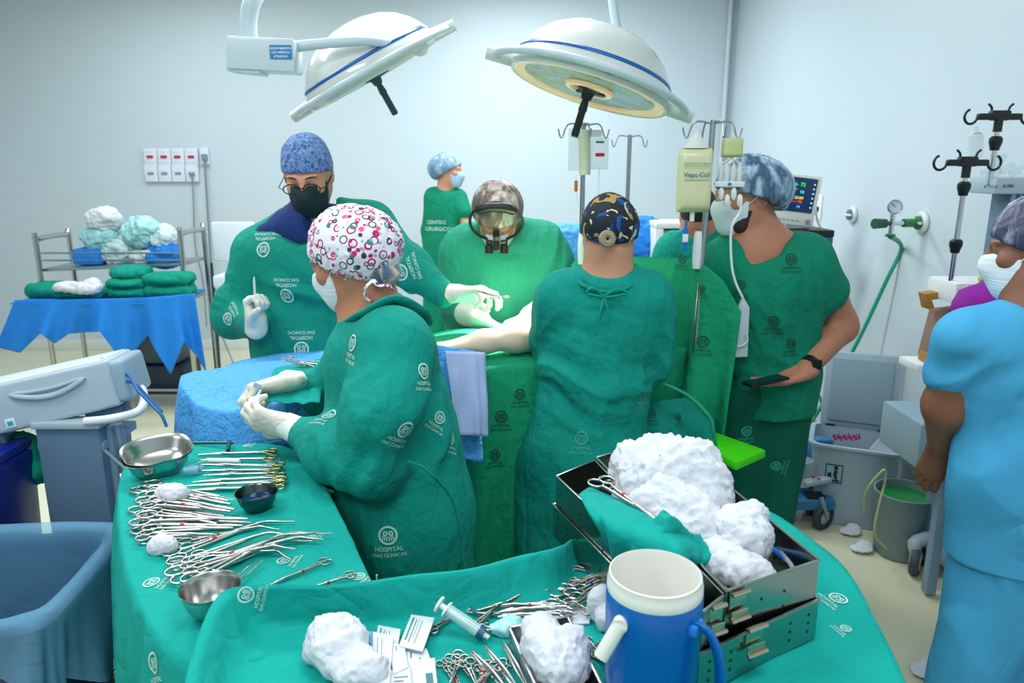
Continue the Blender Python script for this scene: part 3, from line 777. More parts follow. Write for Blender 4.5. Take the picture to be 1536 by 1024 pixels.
# ---- nurse standing at the back wall
Y3 = 5.6
hc = W(674, 256, y=Y3); f, u, r = basis((.95, -.25, -.02), roll=.0); S = .95
J = dict(nk=W(668, 285, y=Y3), sl=W(650, 300, y=Y3 - .02), sr=W(690, 300, y=Y3), el=W(645, 350, y=Y3), er=W(699, 336, y=Y3 - .08), wl=W(655, 395, y=Y3 + .1), wr=W(722, 345, y=Y3 - .05))
legs(J, W(668, 400, y=Y3).x, Y3, .95, .09, (.5, .8, 0))
sk = head_prims(hc, f, u, r, S) + torso_prims(J, (0, 1, 0), .9) + [cone(W(668, 288, y=Y3), hc - u * .06 - f * .03, .055, .05, k=.03)] + hand_prims(J['wr'], (1, .2, .3), (0, 0, -1), 1, [.4, .4, .4, .4], s=.95)
p3 = mk('person', sdf_mesh(sk, .008), skin_a)
tag(p3, 'nurse in green scrubs and blue bouffant cap, back turned, standing at the far wall', 'person')
mk('bouffant_cap', sdf_mesh(cap_prims(hc, f, u, r, S, .014, .05, -.075, .05), .007), caphair2, p3, fine=(.003, 50))
mk('face_mask', sdf_mesh(mask_prims(hc, f, u, r, S, .008), .006), mask_b, p3)
gp = [cone(W(668, 315, y=Y3), W(665, 390, y=Y3), px(30, Y3), px(31, Y3), (0, 1, 0), .7, .06), cone(W(650, 294, y=Y3), W(686, 296, y=Y3), px(13, Y3), px(13, Y3), None, 1, .06)]
gp += chain([(650, 298, Y3, 13), (641, 345, Y3, 10), (645, 365, Y3 + .05, 9)]) + chain([(688, 298, Y3, 13), (697, 318, Y3 - .06, 12)])
fo = [(W(660, 370, y=Y3), .35, .012, (1, .3, .1), .12)]
s3 = mk('scrub_top', sdf_mesh(gp, .011), scrub_m, p3, fold=fo, seed=3)
x3 = W(667, 395, y=Y3).x
mk('scrub_trousers', sdf_mesh([cone((x3, Y3, 1.06), (x3, Y3, .95), .155, .15, (0, 1, 0), .75, .05)] + [cone((x3 + q * .07, Y3, .95), (x3 + q * .09, Y3, .12), .10, .075, k=.03) for q in (-1, 1)], .012), scrub_m, p3, fold=[(None, 1, .006, (1, .3, .1), .1)], seed=4)
def one(txt, dx, dy):
    def f():
        bm = bmesh.new(); add_text(bm, txt, Matrix.Translation((dx, dy, 0)) @ Matrix.Scale(.7, 4)); return bm
    return f
decal(s3, 656, 337, .055, 0, printw, one('CENTRO', -.2, .1), 'printed_lettering'); decal(s3, 656, 337, .055, 0, printw, one('CIRURGICO', 0, -.8), 'printed_lettering')
shoes(p3, J, white_p)

# ---- surgeon with magnifying loupes behind the table
Y4 = 3.12
hc = W(746, 326, y=Y4 - .12); f, u, r = basis((-.02, -1, -.95)); S = 1.0
J = dict(nk=W(752, 362, y=Y4 + .02), sl=W(695, 378, y=Y4), sr=W(818, 372, y=Y4), el=W(678, 462, y=Y4 - .03), er=W(838, 455, y=Y4 - .03), wl=W(712, 476, y=Y4 - .25), wr=W(800, 472, y=Y4 - .25))
legs(J, W(755, 500, y=Y4).x, Y4, .98, .12)
sk = head_prims(hc, f, u, r, S) + torso_prims(J, (0, 1, 0), 1.15) + [cone(W(753, 365, y=Y4 + .02), hc - u * .05 - f * .03, .068, .062, k=.04)]
p4 = mk('person', sdf_mesh(sk, .006), skin_b)
tag(p4, 'surgeon bending over the patient wearing magnifying loupes and a clear bouffant cap', 'person')
mk('bouffant_cap', sdf_mesh(cap_prims(hc, f, u, r, S, .016, .045, -.06, .03), .006), streak('sheer_beige_bouffant', '#6e5a50', '#cfc2ba'), p4, fine=(.003, 50))
mk('face_mask', sdf_mesh(mask_prims(hc, f, u, r, S, .008), .005), mask_w, p4)
lp = MB()
ring = [hc + (r * math.sin(a) * .104 + u * (.058 + math.cos(a) * .085) + f * (.055 + .035 * (1 - math.cos(a)) * .6)) * S for a in [2*math.pi*i/28 for i in range(29)]]
lp.tube(ring, .006, 8, up=tuple(f))
lp.build('headband', black_p, p4)
fp = MB()
for a0, a1 in [(-.95, .95)]:
    pts = [hc + (r * math.sin(a) * .098 + u * (.070 + math.cos(a) * .062) + f * (.068)) * S for a in np.linspace(a0, a1, 14)]
    fp.tube(pts, [.006] + [.02] * 12 + [.006], 10, up=tuple(u), flat=1.0)
fp.build('headband_pad', black_p, p4)
lo_ = MB()
lo_.box(hc + f * .125 + u * .020, (.026, .040, .05), Matrix((r, f, u)).transposed(), .004)
for q in (-1, 1):
    M = zmat(hc + f * .112 + r * q * .030 - u * .010, f * .75 - u * .55)
    lo_.lathe([(0, 0), (.013, 0), (.013, .018), (.017, .022), (.017, .052), (.013, .052), (.012, .046), (0, .046)], 18, M)
lo_.tube([hc + f * .13 - r * .036, hc + f * .136, hc + f * .13 + r * .036], .005, 8)
lo_.lathe([(0, 0), (.012, 0), (.014, .03), (.010, .034), (0, .03)], 16, zmat(hc + f * .14 + u * .012, f * .7 - u * .7))
lo_.build('loupes', mat('loupe_barrel', '#2a1d1c', .3), p4)
gp = [cone(W(756, 420, y=Y4), W(756, 520, y=Y4), px(86, Y4), px(84, Y4), (0, 1, 0), .72, .08), cone(W(756, 520, y=Y4), Vector((W(756, 520, y=Y4).x, Y4, .4)), px(84, Y4), px(96, Y4), (0, 1, 0), .8, .08),
      cone(W(705, 372, y=Y4), W(806, 366, y=Y4), px(36, Y4), px(36, Y4), None, 1, .08)]
gp += chain([(698, 384, Y4, 36), (684, 452, Y4 - .02, 30)], k=.05) + chain([(688, 462, Y4 - .04, 26), (708, 474, Y4 - .2, 17)], k=.04)
gp += chain([(818, 378, Y4, 38), (836, 440, Y4 - .02, 34)], k=.05) + chain([(834, 455, Y4 - .05, 28), (806, 470, Y4 - .2, 18)], k=.04)
gp += [ell(W(750, 338, y=Y4 - .1), (.085, .17, .07), None, .02, 's')]
fo = [(W(700, 400, y=Y4), .16, .011, (1, 0, .35), .06), (W(815, 400, y=Y4), .17, .012, (1, 0, -.35), .06), (W(756, 440, y=Y4), .2, .006, (1, 0, 0), .10), (W(685, 455, y=Y4), .1, .010, (.3, 0, 1), .05)]
mk('surgical_gown', sdf_mesh(gp, .009), gown3_m, p4, fold=fo, seed=5)
mk('surgical_glove', sdf_mesh(chain([(700, 470, Y4 - .18, 19), (722, 480, Y4 - .26, 15)]) + hand_prims(W(722, 480, y=Y4 - .28), (.85, -.45, -.25), (.1, -.4, -.9), 1, [(.35, .5, .4), (.4, .6, .4), (.5, .7, .4), (.6, .7, .4)], .08, (.5, .8, .5), .4, .95, .001), .003), glove_m, p4)
mk('surgical_glove', sdf_mesh(chain([(812, 466, Y4 - .18, 20), (795, 474, Y4 - .26, 16)]) + hand_prims(W(793, 475, y=Y4 - .28), (-.85, -.4, -.2), (0, -.4, -.9), -1, [(.35, .5, .4), (.4, .6, .4), (.5, .7, .4), (.6, .7, .4)], .08, (.5, .8, .5), .4, .95, .001), .003), glove_m, p4)
shoes(p4, J, dark_p)

# ---- assistant seen from behind (black print cap)
Y5 = 2.28
hc = W(912, 352, y=Y5 + .02); f, u, r = basis((-.06, 1, -.28)); S = .95
J = dict(nk=W(912, 400, y=Y5), sl=W(838, 440, y=Y5), sr=W(985, 440, y=Y5), el=W(826, 520, y=Y5 + .12), er=W(990, 540, y=Y5 + .04), wl=W(820, 488, y=Y5 + .36), wr=W(930, 500, y=Y5 + .3))
legs(J, W(890, 640, y=Y5).x, Y5, .92, .10, (0, 1, 0))
sk = head_prims(hc, f, u, r, S) + torso_prims(J, (0, 1, 0), 1.0) + [cone(W(912, 412, y=Y5 - .01), hc - u * .05 - f * .035, .058, .052, k=.04)]
p5 = mk('person', sdf_mesh(sk, .006), skin_a)
tag(p5, 'assistant seen from behind in a black print cap and tied green gown', 'person')
mk('surgical_cap', sdf_mesh(cap_prims(hc, f, u, r, S, .011, .05, -.050, .012) + [], .005), cap_blk, p5, fine=(.003, 40))
mk('cap_top_folds', sdf_mesh([ell(W(893, 320, y=Y5), (.035, .06, .028)), ell(W(936, 326, y=Y5), (.036, .06, .025)), ell(W(915, 316, y=Y5), (.05, .05, .016))], .005), cap_blk, p5, fine=(.004, 55))
bn = MB(); bn.lathe([(.012, 0), (.020, -.012), (.026, 0), (.022, .012), (.012, .014), (.004, .008)], 18, zmat(W(911, 358, y=Y5 - .115), (0, -1, .1)))
bn.build('hair_bun', mat('ash_blond_hair', '#9a8a6e', .6, bump=[(90, (1, 1, 1), .8)]), p5)
mk('hair', sdf_mesh([ell(hc - f * .030 - u * .052, (.057, .052, .030), (r, f, u)), ], .006), hair_m, p5)
mk('face_mask', sdf_mesh(mask_prims(hc, f, u, r, S, .008), .005), mask_w, p5)
for sd in (-1, 1): strap(p5, hc, f, u, r, S, sd, white_p)
gp = [cone(W(905, 492, y=Y5), W(890, 580, y=Y5), px(88, Y5), px(80, Y5), (0, 1, 0), .72, .08), cone(W(890, 580, y=Y5), W(872, 700, y=Y5), px(80, Y5), px(92, Y5), (0, 1, 0), .8, .08),
      cone(W(872, 700, y=Y5), Vector((W(865, 760, y=Y5).x, Y5, .32)), px(92, Y5), px(104, Y5), (0, 1, 0), .9, .08),
      cone(W(850, 442, y=Y5), W(968, 440, y=Y5), px(34, Y5), px(34, Y5), None, 1, .08), cone(W(912, 425, y=Y5), W(912, 412, y=Y5), px(46, Y5), px(40, Y5), None, .8, .05)]
gp += chain([(842, 452, Y5, 34), (828, 510, Y5 + .10, 33)], k=.05) + chain([(828, 515, Y5 + .12, 30), (818, 490, Y5 + .30, 18)], k=.04)
gp += chain([(975, 450, Y5, 34), (984, 535, Y5 + .04, 30)], k=.05) + chain([(978, 545, Y5 + .06, 28), (930, 500, Y5 + .32, 18)], k=.04)
gp += [ell(W(912, 388, y=Y5 - .02), (.092, .14, .055), None, .012, 's')]
fo = [(W(900, 575, y=Y5 - .1), (.22, .2, .07), .020, (.35, 0, 1), .06), (W(985, 500, y=Y5), .13, .012, (1, 0, .3), .05), (W(835, 480, y=Y5), .13, .011, (1, 0, -.5), .055), (W(870, 450, y=Y5 - .1), .08, .007, (.3, 0, 1), .04),
      (Vector((W(880, 700, y=Y5).x, Y5, .6)), .5, .015, (1, .4, -.1), .12), (W(850, 560, y=Y5 - .1), .15, .010, (.6, 0, 1), .06)]
g5 = mk('surgical_gown', sdf_mesh(gp, .008), gown2_m, p5, fold=fo, seed=6)
cb = MB(); cb.tube([W(862, 410, y=Y5 - .02), W(875, 428, y=Y5 - .085), W(912, 438, y=Y5 - .12), W(948, 428, y=Y5 - .09), W(958, 410, y=Y5 - .02)], .006, 8, smooth=6); cb.build('gown_neck_binding', gown2_m, g5)
bw = MB()
bw.tube([W(906, 444, y=Y5 - .14), W(890, 432, y=Y5 - .145), W(880, 440, y=Y5 - .14), W(904, 445, y=Y5 - .145)], .004, 6, smooth=5)
bw.tube([W(906, 444, y=Y5 - .14), W(925, 434, y=Y5 - .145), W(940, 440, y=Y5 - .14), W(908, 446, y=Y5 - .145)], .004, 6, smooth=5)
bw.tube([W(906, 444, y=Y5 - .14), W(902, 462, y=Y5 - .15), W(898, 478, y=Y5 - .15)], .004, 6, smooth=4); bw.tube([W(906, 444, y=Y5 - .14), W(912, 466, y=Y5 - .15), W(915, 482, y=Y5 - .15)], .004, 6, smooth=4)
bw.build('neck_tie_bow', gown2_m, g5)
for (uu, vv, sz, ro) in [(872, 668, .045, 0), (962, 606, .045, .3)]: decal(g5, uu, vv, sz, ro, printf_)
mk('surgical_glove', sdf_mesh(vch([(W(822, 491, y=Y5 + .28), .045), (W(806, 484, y=Y5 + .36), .034)]) + hand_prims(W(800, 482, y=Y5 + .40), (-1, .35, -.35), (-.2, 0, -1), 1, [(.35, .6, .4), (.4, .6, .4), (.5, .7, .4), (.6, .7, .4)], .08, (.5, .8, .5), .4, 1.0, .001), .003), glove_m, p5)
shoes(p5, J, white_p)

# ---- anaesthetist with the phone
Y6 = 2.66
hc = W(1116, 294, y=Y6); f, u, r = basis((-.95, -.30, -.10)); S = 1.03
J = dict(nk=W(1152, 368, y=Y6 + .02), sl=W(1085, 385, y=Y6 + .02), sr=W(1222, 388, y=Y6), el=W(1060, 480, y=Y6 + .1), er=W(1262, 484, y=Y6 + .05), wl=W(1065, 560, y=Y6 + .1), wr=W(1206, 556, y=Y6 - .14))
legs(J, W(1136, 640, y=Y6).x, Y6, .93, .085, (-.3, -1, 0), -.04)
sk = head_prims(hc, f, u, r, S) + torso_prims(J, (0, 1, 0), 1.12) + [cone(W(1152, 380, y=Y6 + .01), hc - u * .05 - f * .035, .078, .062, k=.04), cone(W(1130, 372, y=Y6), W(1205, 374, y=Y6), .055, .05, k=.05),
     cone(W(1130, 385, y=Y6 - .03), W(1130, 440, y=Y6 - .03), .10, .10, (0, 1, 0), .7, .05)]
sk += chain([(1236, 420, Y6, 26), (1258, 480, Y6 + .04, 22), (1264, 492, Y6 + .03, 20), (1209, 555, Y6 - .13, 13)], k=.03)
sk += hand_prims(W(1205, 560, y=Y6 - .15), (-1, -.12, -.26), (-.1, -.15, 1), 1, [(.1, .2, .2), (.1, .25, .2), (.12, .25, .2), (.15, .3, .2)], .015, (.5, .75, .75), .5, 1.0)
p6 = mk('person', sdf_mesh(sk, .0055), skin_b)
tag(p6, 'man in green scrubs and blue bouffant cap holding a phone, looking left', 'person')
mk('bouffant_cap', sdf_mesh(cap_prims(hc, f, u, r, S, .016, .048, -.055, .052), .005), caphair, p6, fine=(.004, 50))
mk('face_mask', sdf_mesh(mask_prims(hc, f, u, r, S, .009), .004), mask_w, p6)
for sd in (-1, 1): strap(p6, hc, f, u, r, S, sd, white_p)
mk('hair', sdf_mesh([ell(hc - f * .055 - u * .030, (.062, .05, .036), (r, f, u)), ], .006), hair_m, p6)
mk('beard', sdf_mesh([cone(hc + (r * q * .058 + f * .020 - u * .050) * S, hc + (r * q * .042 + f * .05 - u * .090) * S, .014, .022, k=.03) for q in (-1, 1)] + [cone(hc + (r * -.042 + f * .05 - u * .092) * S, hc + (r * .042 + f * .05 - u * .092) * S, .022, .022, k=.03)], .004), mat('short_beard', '#3a2823', .8, bump=[(300, (1, 1, 1), .8)]), p6, fine=(.0015, 150))
gp = [cone(W(1152, 440, y=Y6), W(1156, 560, y=Y6), px(86, Y6), px(70, Y6), (0, 1, 0), .72, .08), cone(W(1156, 560, y=Y6), W(1146, 660, y=Y6), px(73, Y6), px(74, Y6), (0, 1, 0), .75, .05),
      cone(W(1098, 388, y=Y6), W(1206, 390, y=Y6), px(36, Y6), px(36, Y6), None, .95, .08)]
gp += chain([(1208, 396, Y6, 41), (1236, 434, Y6 + .01, 36)], k=.05) + chain([(1090, 396, Y6, 36), (1076, 450, Y6 + .05, 32)], k=.05)
# V neck
gp += [plane(W(1150, 628, y=Y6 - .1), (0, 0, -1), 'i', .004), cone(W(1130, 410, y=Y6 - .16), W(1152, 352, y=Y6 - .12), .014, .092, (0, 1, 0), 1.6, .006, 's'), cone(W(1150, 352, y=Y6 - .1), W(1156, 325, y=Y6 - .06), .085, .12, (0, 1, 0), 1.3, .006, 's')]
fo = [(W(1200, 480, y=Y6 - .1), .18, .010, (1, 0, .25), .07), (W(1150, 590, y=Y6), .22, .010, (.3, 0, 1), .09), (W(1120, 470, y=Y6 - .1), .2, .008, (.9, 0, .5), .09), (W(1225, 430, y=Y6), .09, .007, (1, 0, .4), .05)]
s6 = mk('scrub_top', sdf_mesh(gp, .007), scrub_m, p6, fold=fo, seed=7)
for (uu, vv, sz, ro) in [(1187, 398, .045, 0), (1160, 490, .045, 0), (1186, 524, .04, 0), (1110, 436, .04, 0)]: decal(s6, uu, vv, sz, ro, printd)
x6 = W(1150, 620, y=Y6).x
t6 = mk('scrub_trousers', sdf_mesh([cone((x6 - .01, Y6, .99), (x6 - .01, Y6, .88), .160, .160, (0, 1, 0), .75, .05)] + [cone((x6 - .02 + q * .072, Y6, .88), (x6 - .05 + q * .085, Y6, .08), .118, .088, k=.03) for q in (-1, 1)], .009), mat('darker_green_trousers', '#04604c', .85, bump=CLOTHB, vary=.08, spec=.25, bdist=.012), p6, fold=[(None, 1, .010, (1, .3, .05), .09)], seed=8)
for (uu, vv, sz, ro) in [(1120, 655, .045, 0), (1172, 700, .04, 1.4)]: decal(t6, uu, vv, sz, ro, printf_)
wt = MB(); a = W(1214, 548, y=Y6 - .125); b = W(1207, 555, y=Y6 - .145); dd = (b - a).normalized()
wt.lathe([(.033, -.013), (.038, -.013), (.038, .013), (.033, .013)], 24, zmat(a, W(1204, 554, y=Y6 - .15) - W(1264, 492, y=Y6 + .03)), closed=True)
wt.box(a + Vector((.012, -.034, .012)), (.034, .014, .036), None, .004)
wt.build('wristwatch', black_p, p6)
shoes(p6, J, dark_p)
ph = empty('smartphone', W(1148, 571, y=Y6 - .235), 'black smartphone held flat in the hand of the man in scrubs', 'phone')
R = Matrix.Rotation(.22, 3, 'Z') @ Matrix.Rotation(math.radians(-6), 3, 'X') @ Matrix.Rotation(math.radians(-8), 3, 'Y')
m = MB(); m.box(ph.location, (.145, .072, .010), R, .004); m.build('case', black_p, ph)
m = MB(); m.box(ph.location + R @ Vector((0, 0, .0052)), (.136, .064, .001), R); m.build('screen', mat('phone_screen', '#0a1418', .12, emit=('#123040', .15)), ph)

# ---- person behind the infusion pole (face hidden)
Y7 = 3.25
hc = W(1048, 322, y=Y7 + .1); f, u, r = basis((.35, 1, -.1)); S = .98
J = dict(nk=W(1046, 358, y=Y7 + .1), sl=W(1005, 372, y=Y7 + .1), sr=W(1092, 372, y=Y7 + .1), el=W(1000, 440, y=Y7 + .1), er=W(1098, 440, y=Y7 + .1), wl=W(1000, 500, y=Y7 + .2), wr=W(1098, 500, y=Y7 + .2))
legs(J, W(1048, 500, y=Y7 + .1).x, Y7 + .1, .92, .11, (0, 1, 0))
p7 = mk('person', sdf_mesh(head_prims(hc, f, u, r, S) + torso_prims(J, (0, 1, 0)) + [cone(J['nk'], hc - u * .05 - f * .03, .06, .055, k=.04)], .009), skin_b)
tag(p7, 'person in green scrubs half hidden behind the yellow infusion bag', 'person')
mk('hair', sdf_mesh(cap_prims(hc, f, u, r, S, .008, .05, -.055), .007), hair_m, p7)
gp = [cone(W(1045, 410, y=Y7 + .1), Vector((J['pv'].x, Y7 + .1, .5)), px(66, Y7), px(66, Y7), (0, 1, 0), .65, .07), cone(W(1016, 376, y=Y7 + .1), W(1075, 376, y=Y7 + .1), px(26, Y7), px(26, Y7), None, 1, .07)]
gp += chain([(1012, 382, Y7 + .1, 28), (1004, 440, Y7 + .1, 24)]) + chain([(1082, 382, Y7 + .1, 28), (1090, 440, Y7 + .1, 24)])
mk('scrub_top', sdf_mesh(gp, .012), gown_m, p7, fold=[(None, 1, .008, (1, 0, .2), .08)], seed=9)

# ---- orderly in light blue at the right edge
Y8 = 1.78
hc = W(1556, 372, y=Y8 + .04); f, u, r = basis((-.80, .55, -.15)); S = 1.0
J = dict(nk=W(1560, 452, y=Y8), sl=W(1468, 524, y=Y8), sr=W(1690, 500, y=Y8), el=W(1418, 612, y=Y8 + .06), er=W(1700, 640, y=Y8), wl=W(1412, 655, y=Y8 + .22), wr=W(1600, 660, y=Y8 + .30))
legs(J, W(1545, 800, y=Y8).x, Y8, .90, .12, (-.3, 1, 0))
sk = head_prims(hc, f, u, r, S) + torso_prims(J, (0, 1, 0), 1.05) + [cone(W(1562, 462, y=Y8), hc - u * .05 - f * .035, .066, .058, k=.04)]
sk += chain([(1440, 560, Y8 + .02, 38), (1424, 606, Y8 + .05, 35)]) + chain([(1424, 606, Y8 + .05, 34), (1412, 668, Y8 + .14, 20)])
sk += hand_prims(W(1412, 672, y=Y8 + .15), (-.12, .25, -1), (.5, .8, .1), 1, [(.25, .3, .2), (.3, .35, .3), (.35, .4, .3), (.4, .5, .3)], .05, (.5, .8, .3), .3, .95)
p8 = mk('person', sdf_mesh(sk, .0055), skin_c)
tag(p8, 'orderly in light blue scrubs seen from behind at the right edge', 'person')
mk('bouffant_cap', sdf_mesh(cap_prims(hc, f, u, r, S, .014, .045, -.07, .035), .005), streak('sheer_white_bouffant', '#3c3f5c', '#c3c6da'), p8, fine=(.003, 50))
mk('face_mask', sdf_mesh(mask_prims(hc, f, u, r, S, .008), .005), mask_w, p8)
mk('beard', sdf_mesh([ell(hc - u * .085 + f * .025, (.062, .055, .04), (r, f, u))], .005), hair_m, p8, fine=(.001, 100))
for sd in (-1, 1): strap(p8, hc, f, u, r, S, sd, white_p)
gp = [cone(W(1560, 560, y=Y8), W(1555, 690, y=Y8), px(128, Y8), px(118, Y8), (0, 1, 0), .70, .08), cone(W(1555, 690, y=Y8), W(1545, 832, y=Y8), px(118, Y8), px(134, Y8), (0, 1, 0), .75, .08),
      cone(W(1450, 510, y=Y8), W(1668, 505, y=Y8), px(36, Y8), px(36, Y8), None, 1, .10)]
gp += chain([(1452, 518, Y8, 45), (1433, 562, Y8 + .03, 50)], k=.06)
gp += [plane(W(1428, 588, y=Y8 + .03), W(1428, 588, y=Y8 + .03) - W(1445, 535, y=Y8), 'i', .003)] if False else []
gp += [ell(W(1562, 440, y=Y8), (.08, .12, .06), None, .015, 's'), plane(W(1540, 838, y=Y8), (-.05, 0, -1), 'i', .004)]
fo = [(W(1470, 560, y=Y8 - .1), .14, .010, (1, 0, -.6), .07), (W(1480, 640, y=Y8 - .1), .16, .026, (.6, 0, -.8), .10), (W(1500, 740, y=Y8 - .1), .26, .022, (1, .2, .25), .14), (W(1430, 560, y=Y8), .07, .006, (.5, 0, 1), .05)]
s8 = mk('scrub_top', sdf_mesh(gp, .007), sky_m, p8, fold=fo, seed=10)
x8 = W(1545, 860, y=Y8).x
mk('scrub_trousers', sdf_mesh([cone((x8, Y8, .98), (x8, Y8, .80), .205, .215, (0, 1, 0), .75, .05)] + [cone((x8 + q * .105, Y8, .80), (x8 + q * .115, Y8, .09), .135, .115, k=.03) for q in (-1, 1)], .009), sky_m, p8, fold=[(None, 1, .022, (1, .3, .35), .15)], seed=11)
shoes(p8, J, white_p)

# ---- patient
PX = Vector((.94, .34, 0)).normalized(); PN = Vector((-.34, .94, 0)).normalized()     # table axis and its normal
TC = Vector((.455, 2.78, 0))
def T(a, b, z): return TC + PX * a + PN * b + Vector((0, 0, z))
arm = [(W(700, 516, y=2.36), .028), (W(726, 512, y=2.37), .034), (W(775, 506, y=2.40), .044), (W(812, 504, y=2.45), .052), (W(870, 500, y=2.58), .06)]
sk = vch(arm, k=.04) + hand_prims(arm[0][0], (-1, -.1, -.1), (0, 0, -1), -1, [(.2, .3, .3), (.2, .35, .3), (.25, .35, .3), (.3, .4, .3)], .15, (.8, .6, 0), .2, 1.0)
nkp = T(.12, .0, 1.04)
sk += head_prims(T(.40, 0, 1.06), *basis((-.0, -.0, 1), tuple(PX)), 1.0) + [cone(nkp + PX * .02, T(.34, 0, 1.05), .06, .055, k=.03), cone(T(-.02, 0, 1.02), T(-.45, 0, 1.02), .13, .12, (0, 0, 1), .75, .06),
       cone(T(.02, -.15, 1.02), T(.02, .15, 1.02), .055, .055, k=.05), cone(T(.02, -.15, 1.02), arm[4][0], .05, .05, k=.03)]
for q in (-1, 1): sk += [cone(T(-.5, q * .08, 1.02), T(-.95, q * .09, .98), .075, .05, k=.04), cone(T(-.95, q * .09, .98), T(-1.36, q * .09, .95), .05, .036), cone(T(-1.36, q * .09, .95), T(-1.44, q * .10, .96), .034, .025)]
sk += [cone(T(.02, .17, 1.02), T(-.28, .2, 1.0), .045, .038), cone(T(-.28, .2, 1.0), T(-.5, .19, 1.0), .036, .026)]
pp = mk('person', sdf_mesh(sk, .007), skin_p)
tag(pp, 'patient lying under green drapes with one pale arm exposed on the table', 'person')

# ================================================================== cloth builders
def smooth_poly(pts, n, it=2):
    P = [Vector(p) for p in pts]
    for _ in range(it):
        Q = []
        for i in range(len(P)):
            a, b = P[i], P[(i + 1) % len(P)]
            Q += [a.lerp(b, .25), a.lerp(b, .75)]
        P = Q
    L = [(P[(i + 1) % len(P)] - P[i]).length for i in range(len(P))]; tot = sum(L); out = []; i = 0; acc = 0
    for k in range(n):
        t = tot * k / n
        while acc + L[i] < t: acc += L[i]; i += 1
        out.append(P[i].lerp(P[(i + 1) % len(P)], (t - acc) / L[i]))
    return out
def draped_table(poly, ztop, zbot, m, parent=None, name='drape', rim=None, zoff=None, flare=.05, amp=.03, waves=26, seed=0, n=260, bulge=0.0):
    """cloth lying on the polygon poly (x, y) and hanging to zbot in folds; rim(x,y) lifts the edge, zoff(x,y) the top"""
    P = smooth_poly([(x, y, 0) for x, y in poly], n); cen = sum(P, Vector()) / n
    area_ = sum(P[i].x * P[(i+1) % n].y - P[(i+1) % n].x * P[i].y for i in range(n)); sg = 1 if area_ > 0 else -1
    rs = random.Random(seed); ph = [rs.uniform(0, 6.28) for _ in range(6)]
    mb = MB(); V = []
    ins = [0.02, .12, .25, .38, .5, .6, .7, .78, .84, .88, .92, .95, .975, 1.0]; rows = 26
    for i in range(n):
        tg = (P[(i+1) % n] - P[i-1]).normalized(); no = Vector((tg.y, -tg.x, 0)) * sg
        s = i / n * 2 * math.pi; col = []
        for k in ins:
            q = cen.lerp(P[i], k); d = (P[i] - q).length
            z = ztop + (zoff(q.x, q.y) if zoff else 0) + .0012 * math.sin(q.x * 23 + ph[0]) * math.sin(q.y * 19 + ph[1])
            if rim: z += rim(P[i].x, P[i].y) * math.exp(-(d / .035) ** 2)
            col.append(mb.bm.verts.new((q.x, q.y, z)))
        ze = ztop + (zoff(P[i].x, P[i].y) if zoff else 0) + (rim(P[i].x, P[i].y) if rim else 0)
        for j in range(1, rows + 1):
            t = j / rows; dz = (ze - zbot) * (t ** 1.15)
            w = math.sin(s * waves + 2.2 * math.sin(s * 3 + ph[2]) + ph[3]) * .6 + math.sin(s * waves * .47 + 1.5 * math.sin(s * 5 + ph[4])) * .6 + .25 * math.sin(s * waves * 1.9 + ph[5] + t * 2)
            g = min(1, dz / .5) ** .8
            off = flare * min(1, (dz / .12)) ** .6 * .35 + flare * t + amp * g * w + bulge * math.sin(t * math.pi)
            q = P[i] + no * max(off, 0.004 * g)
            col.append(mb.bm.verts.new((q.x, q.y, ze - dz)))
        V.append(col)
    for i in range(n):
        A, Bq = V[i], V[(i+1) % n]
        for j in range(len(A) - 1):
            f = (A[j], A[j+1], Bq[j+1], Bq[j])
            mb.bm.faces.new(f)
    mb.bm.faces.new([V[i][0] for i in range(n)])
    o = mb.build(name, m, parent, sharp=180)
    me = o.data
    BV[o.name] = BVHTree.FromPolygons([tuple(v.co) for v in me.vertices], [tuple(p.vertices) for p in me.polygons])
    return o
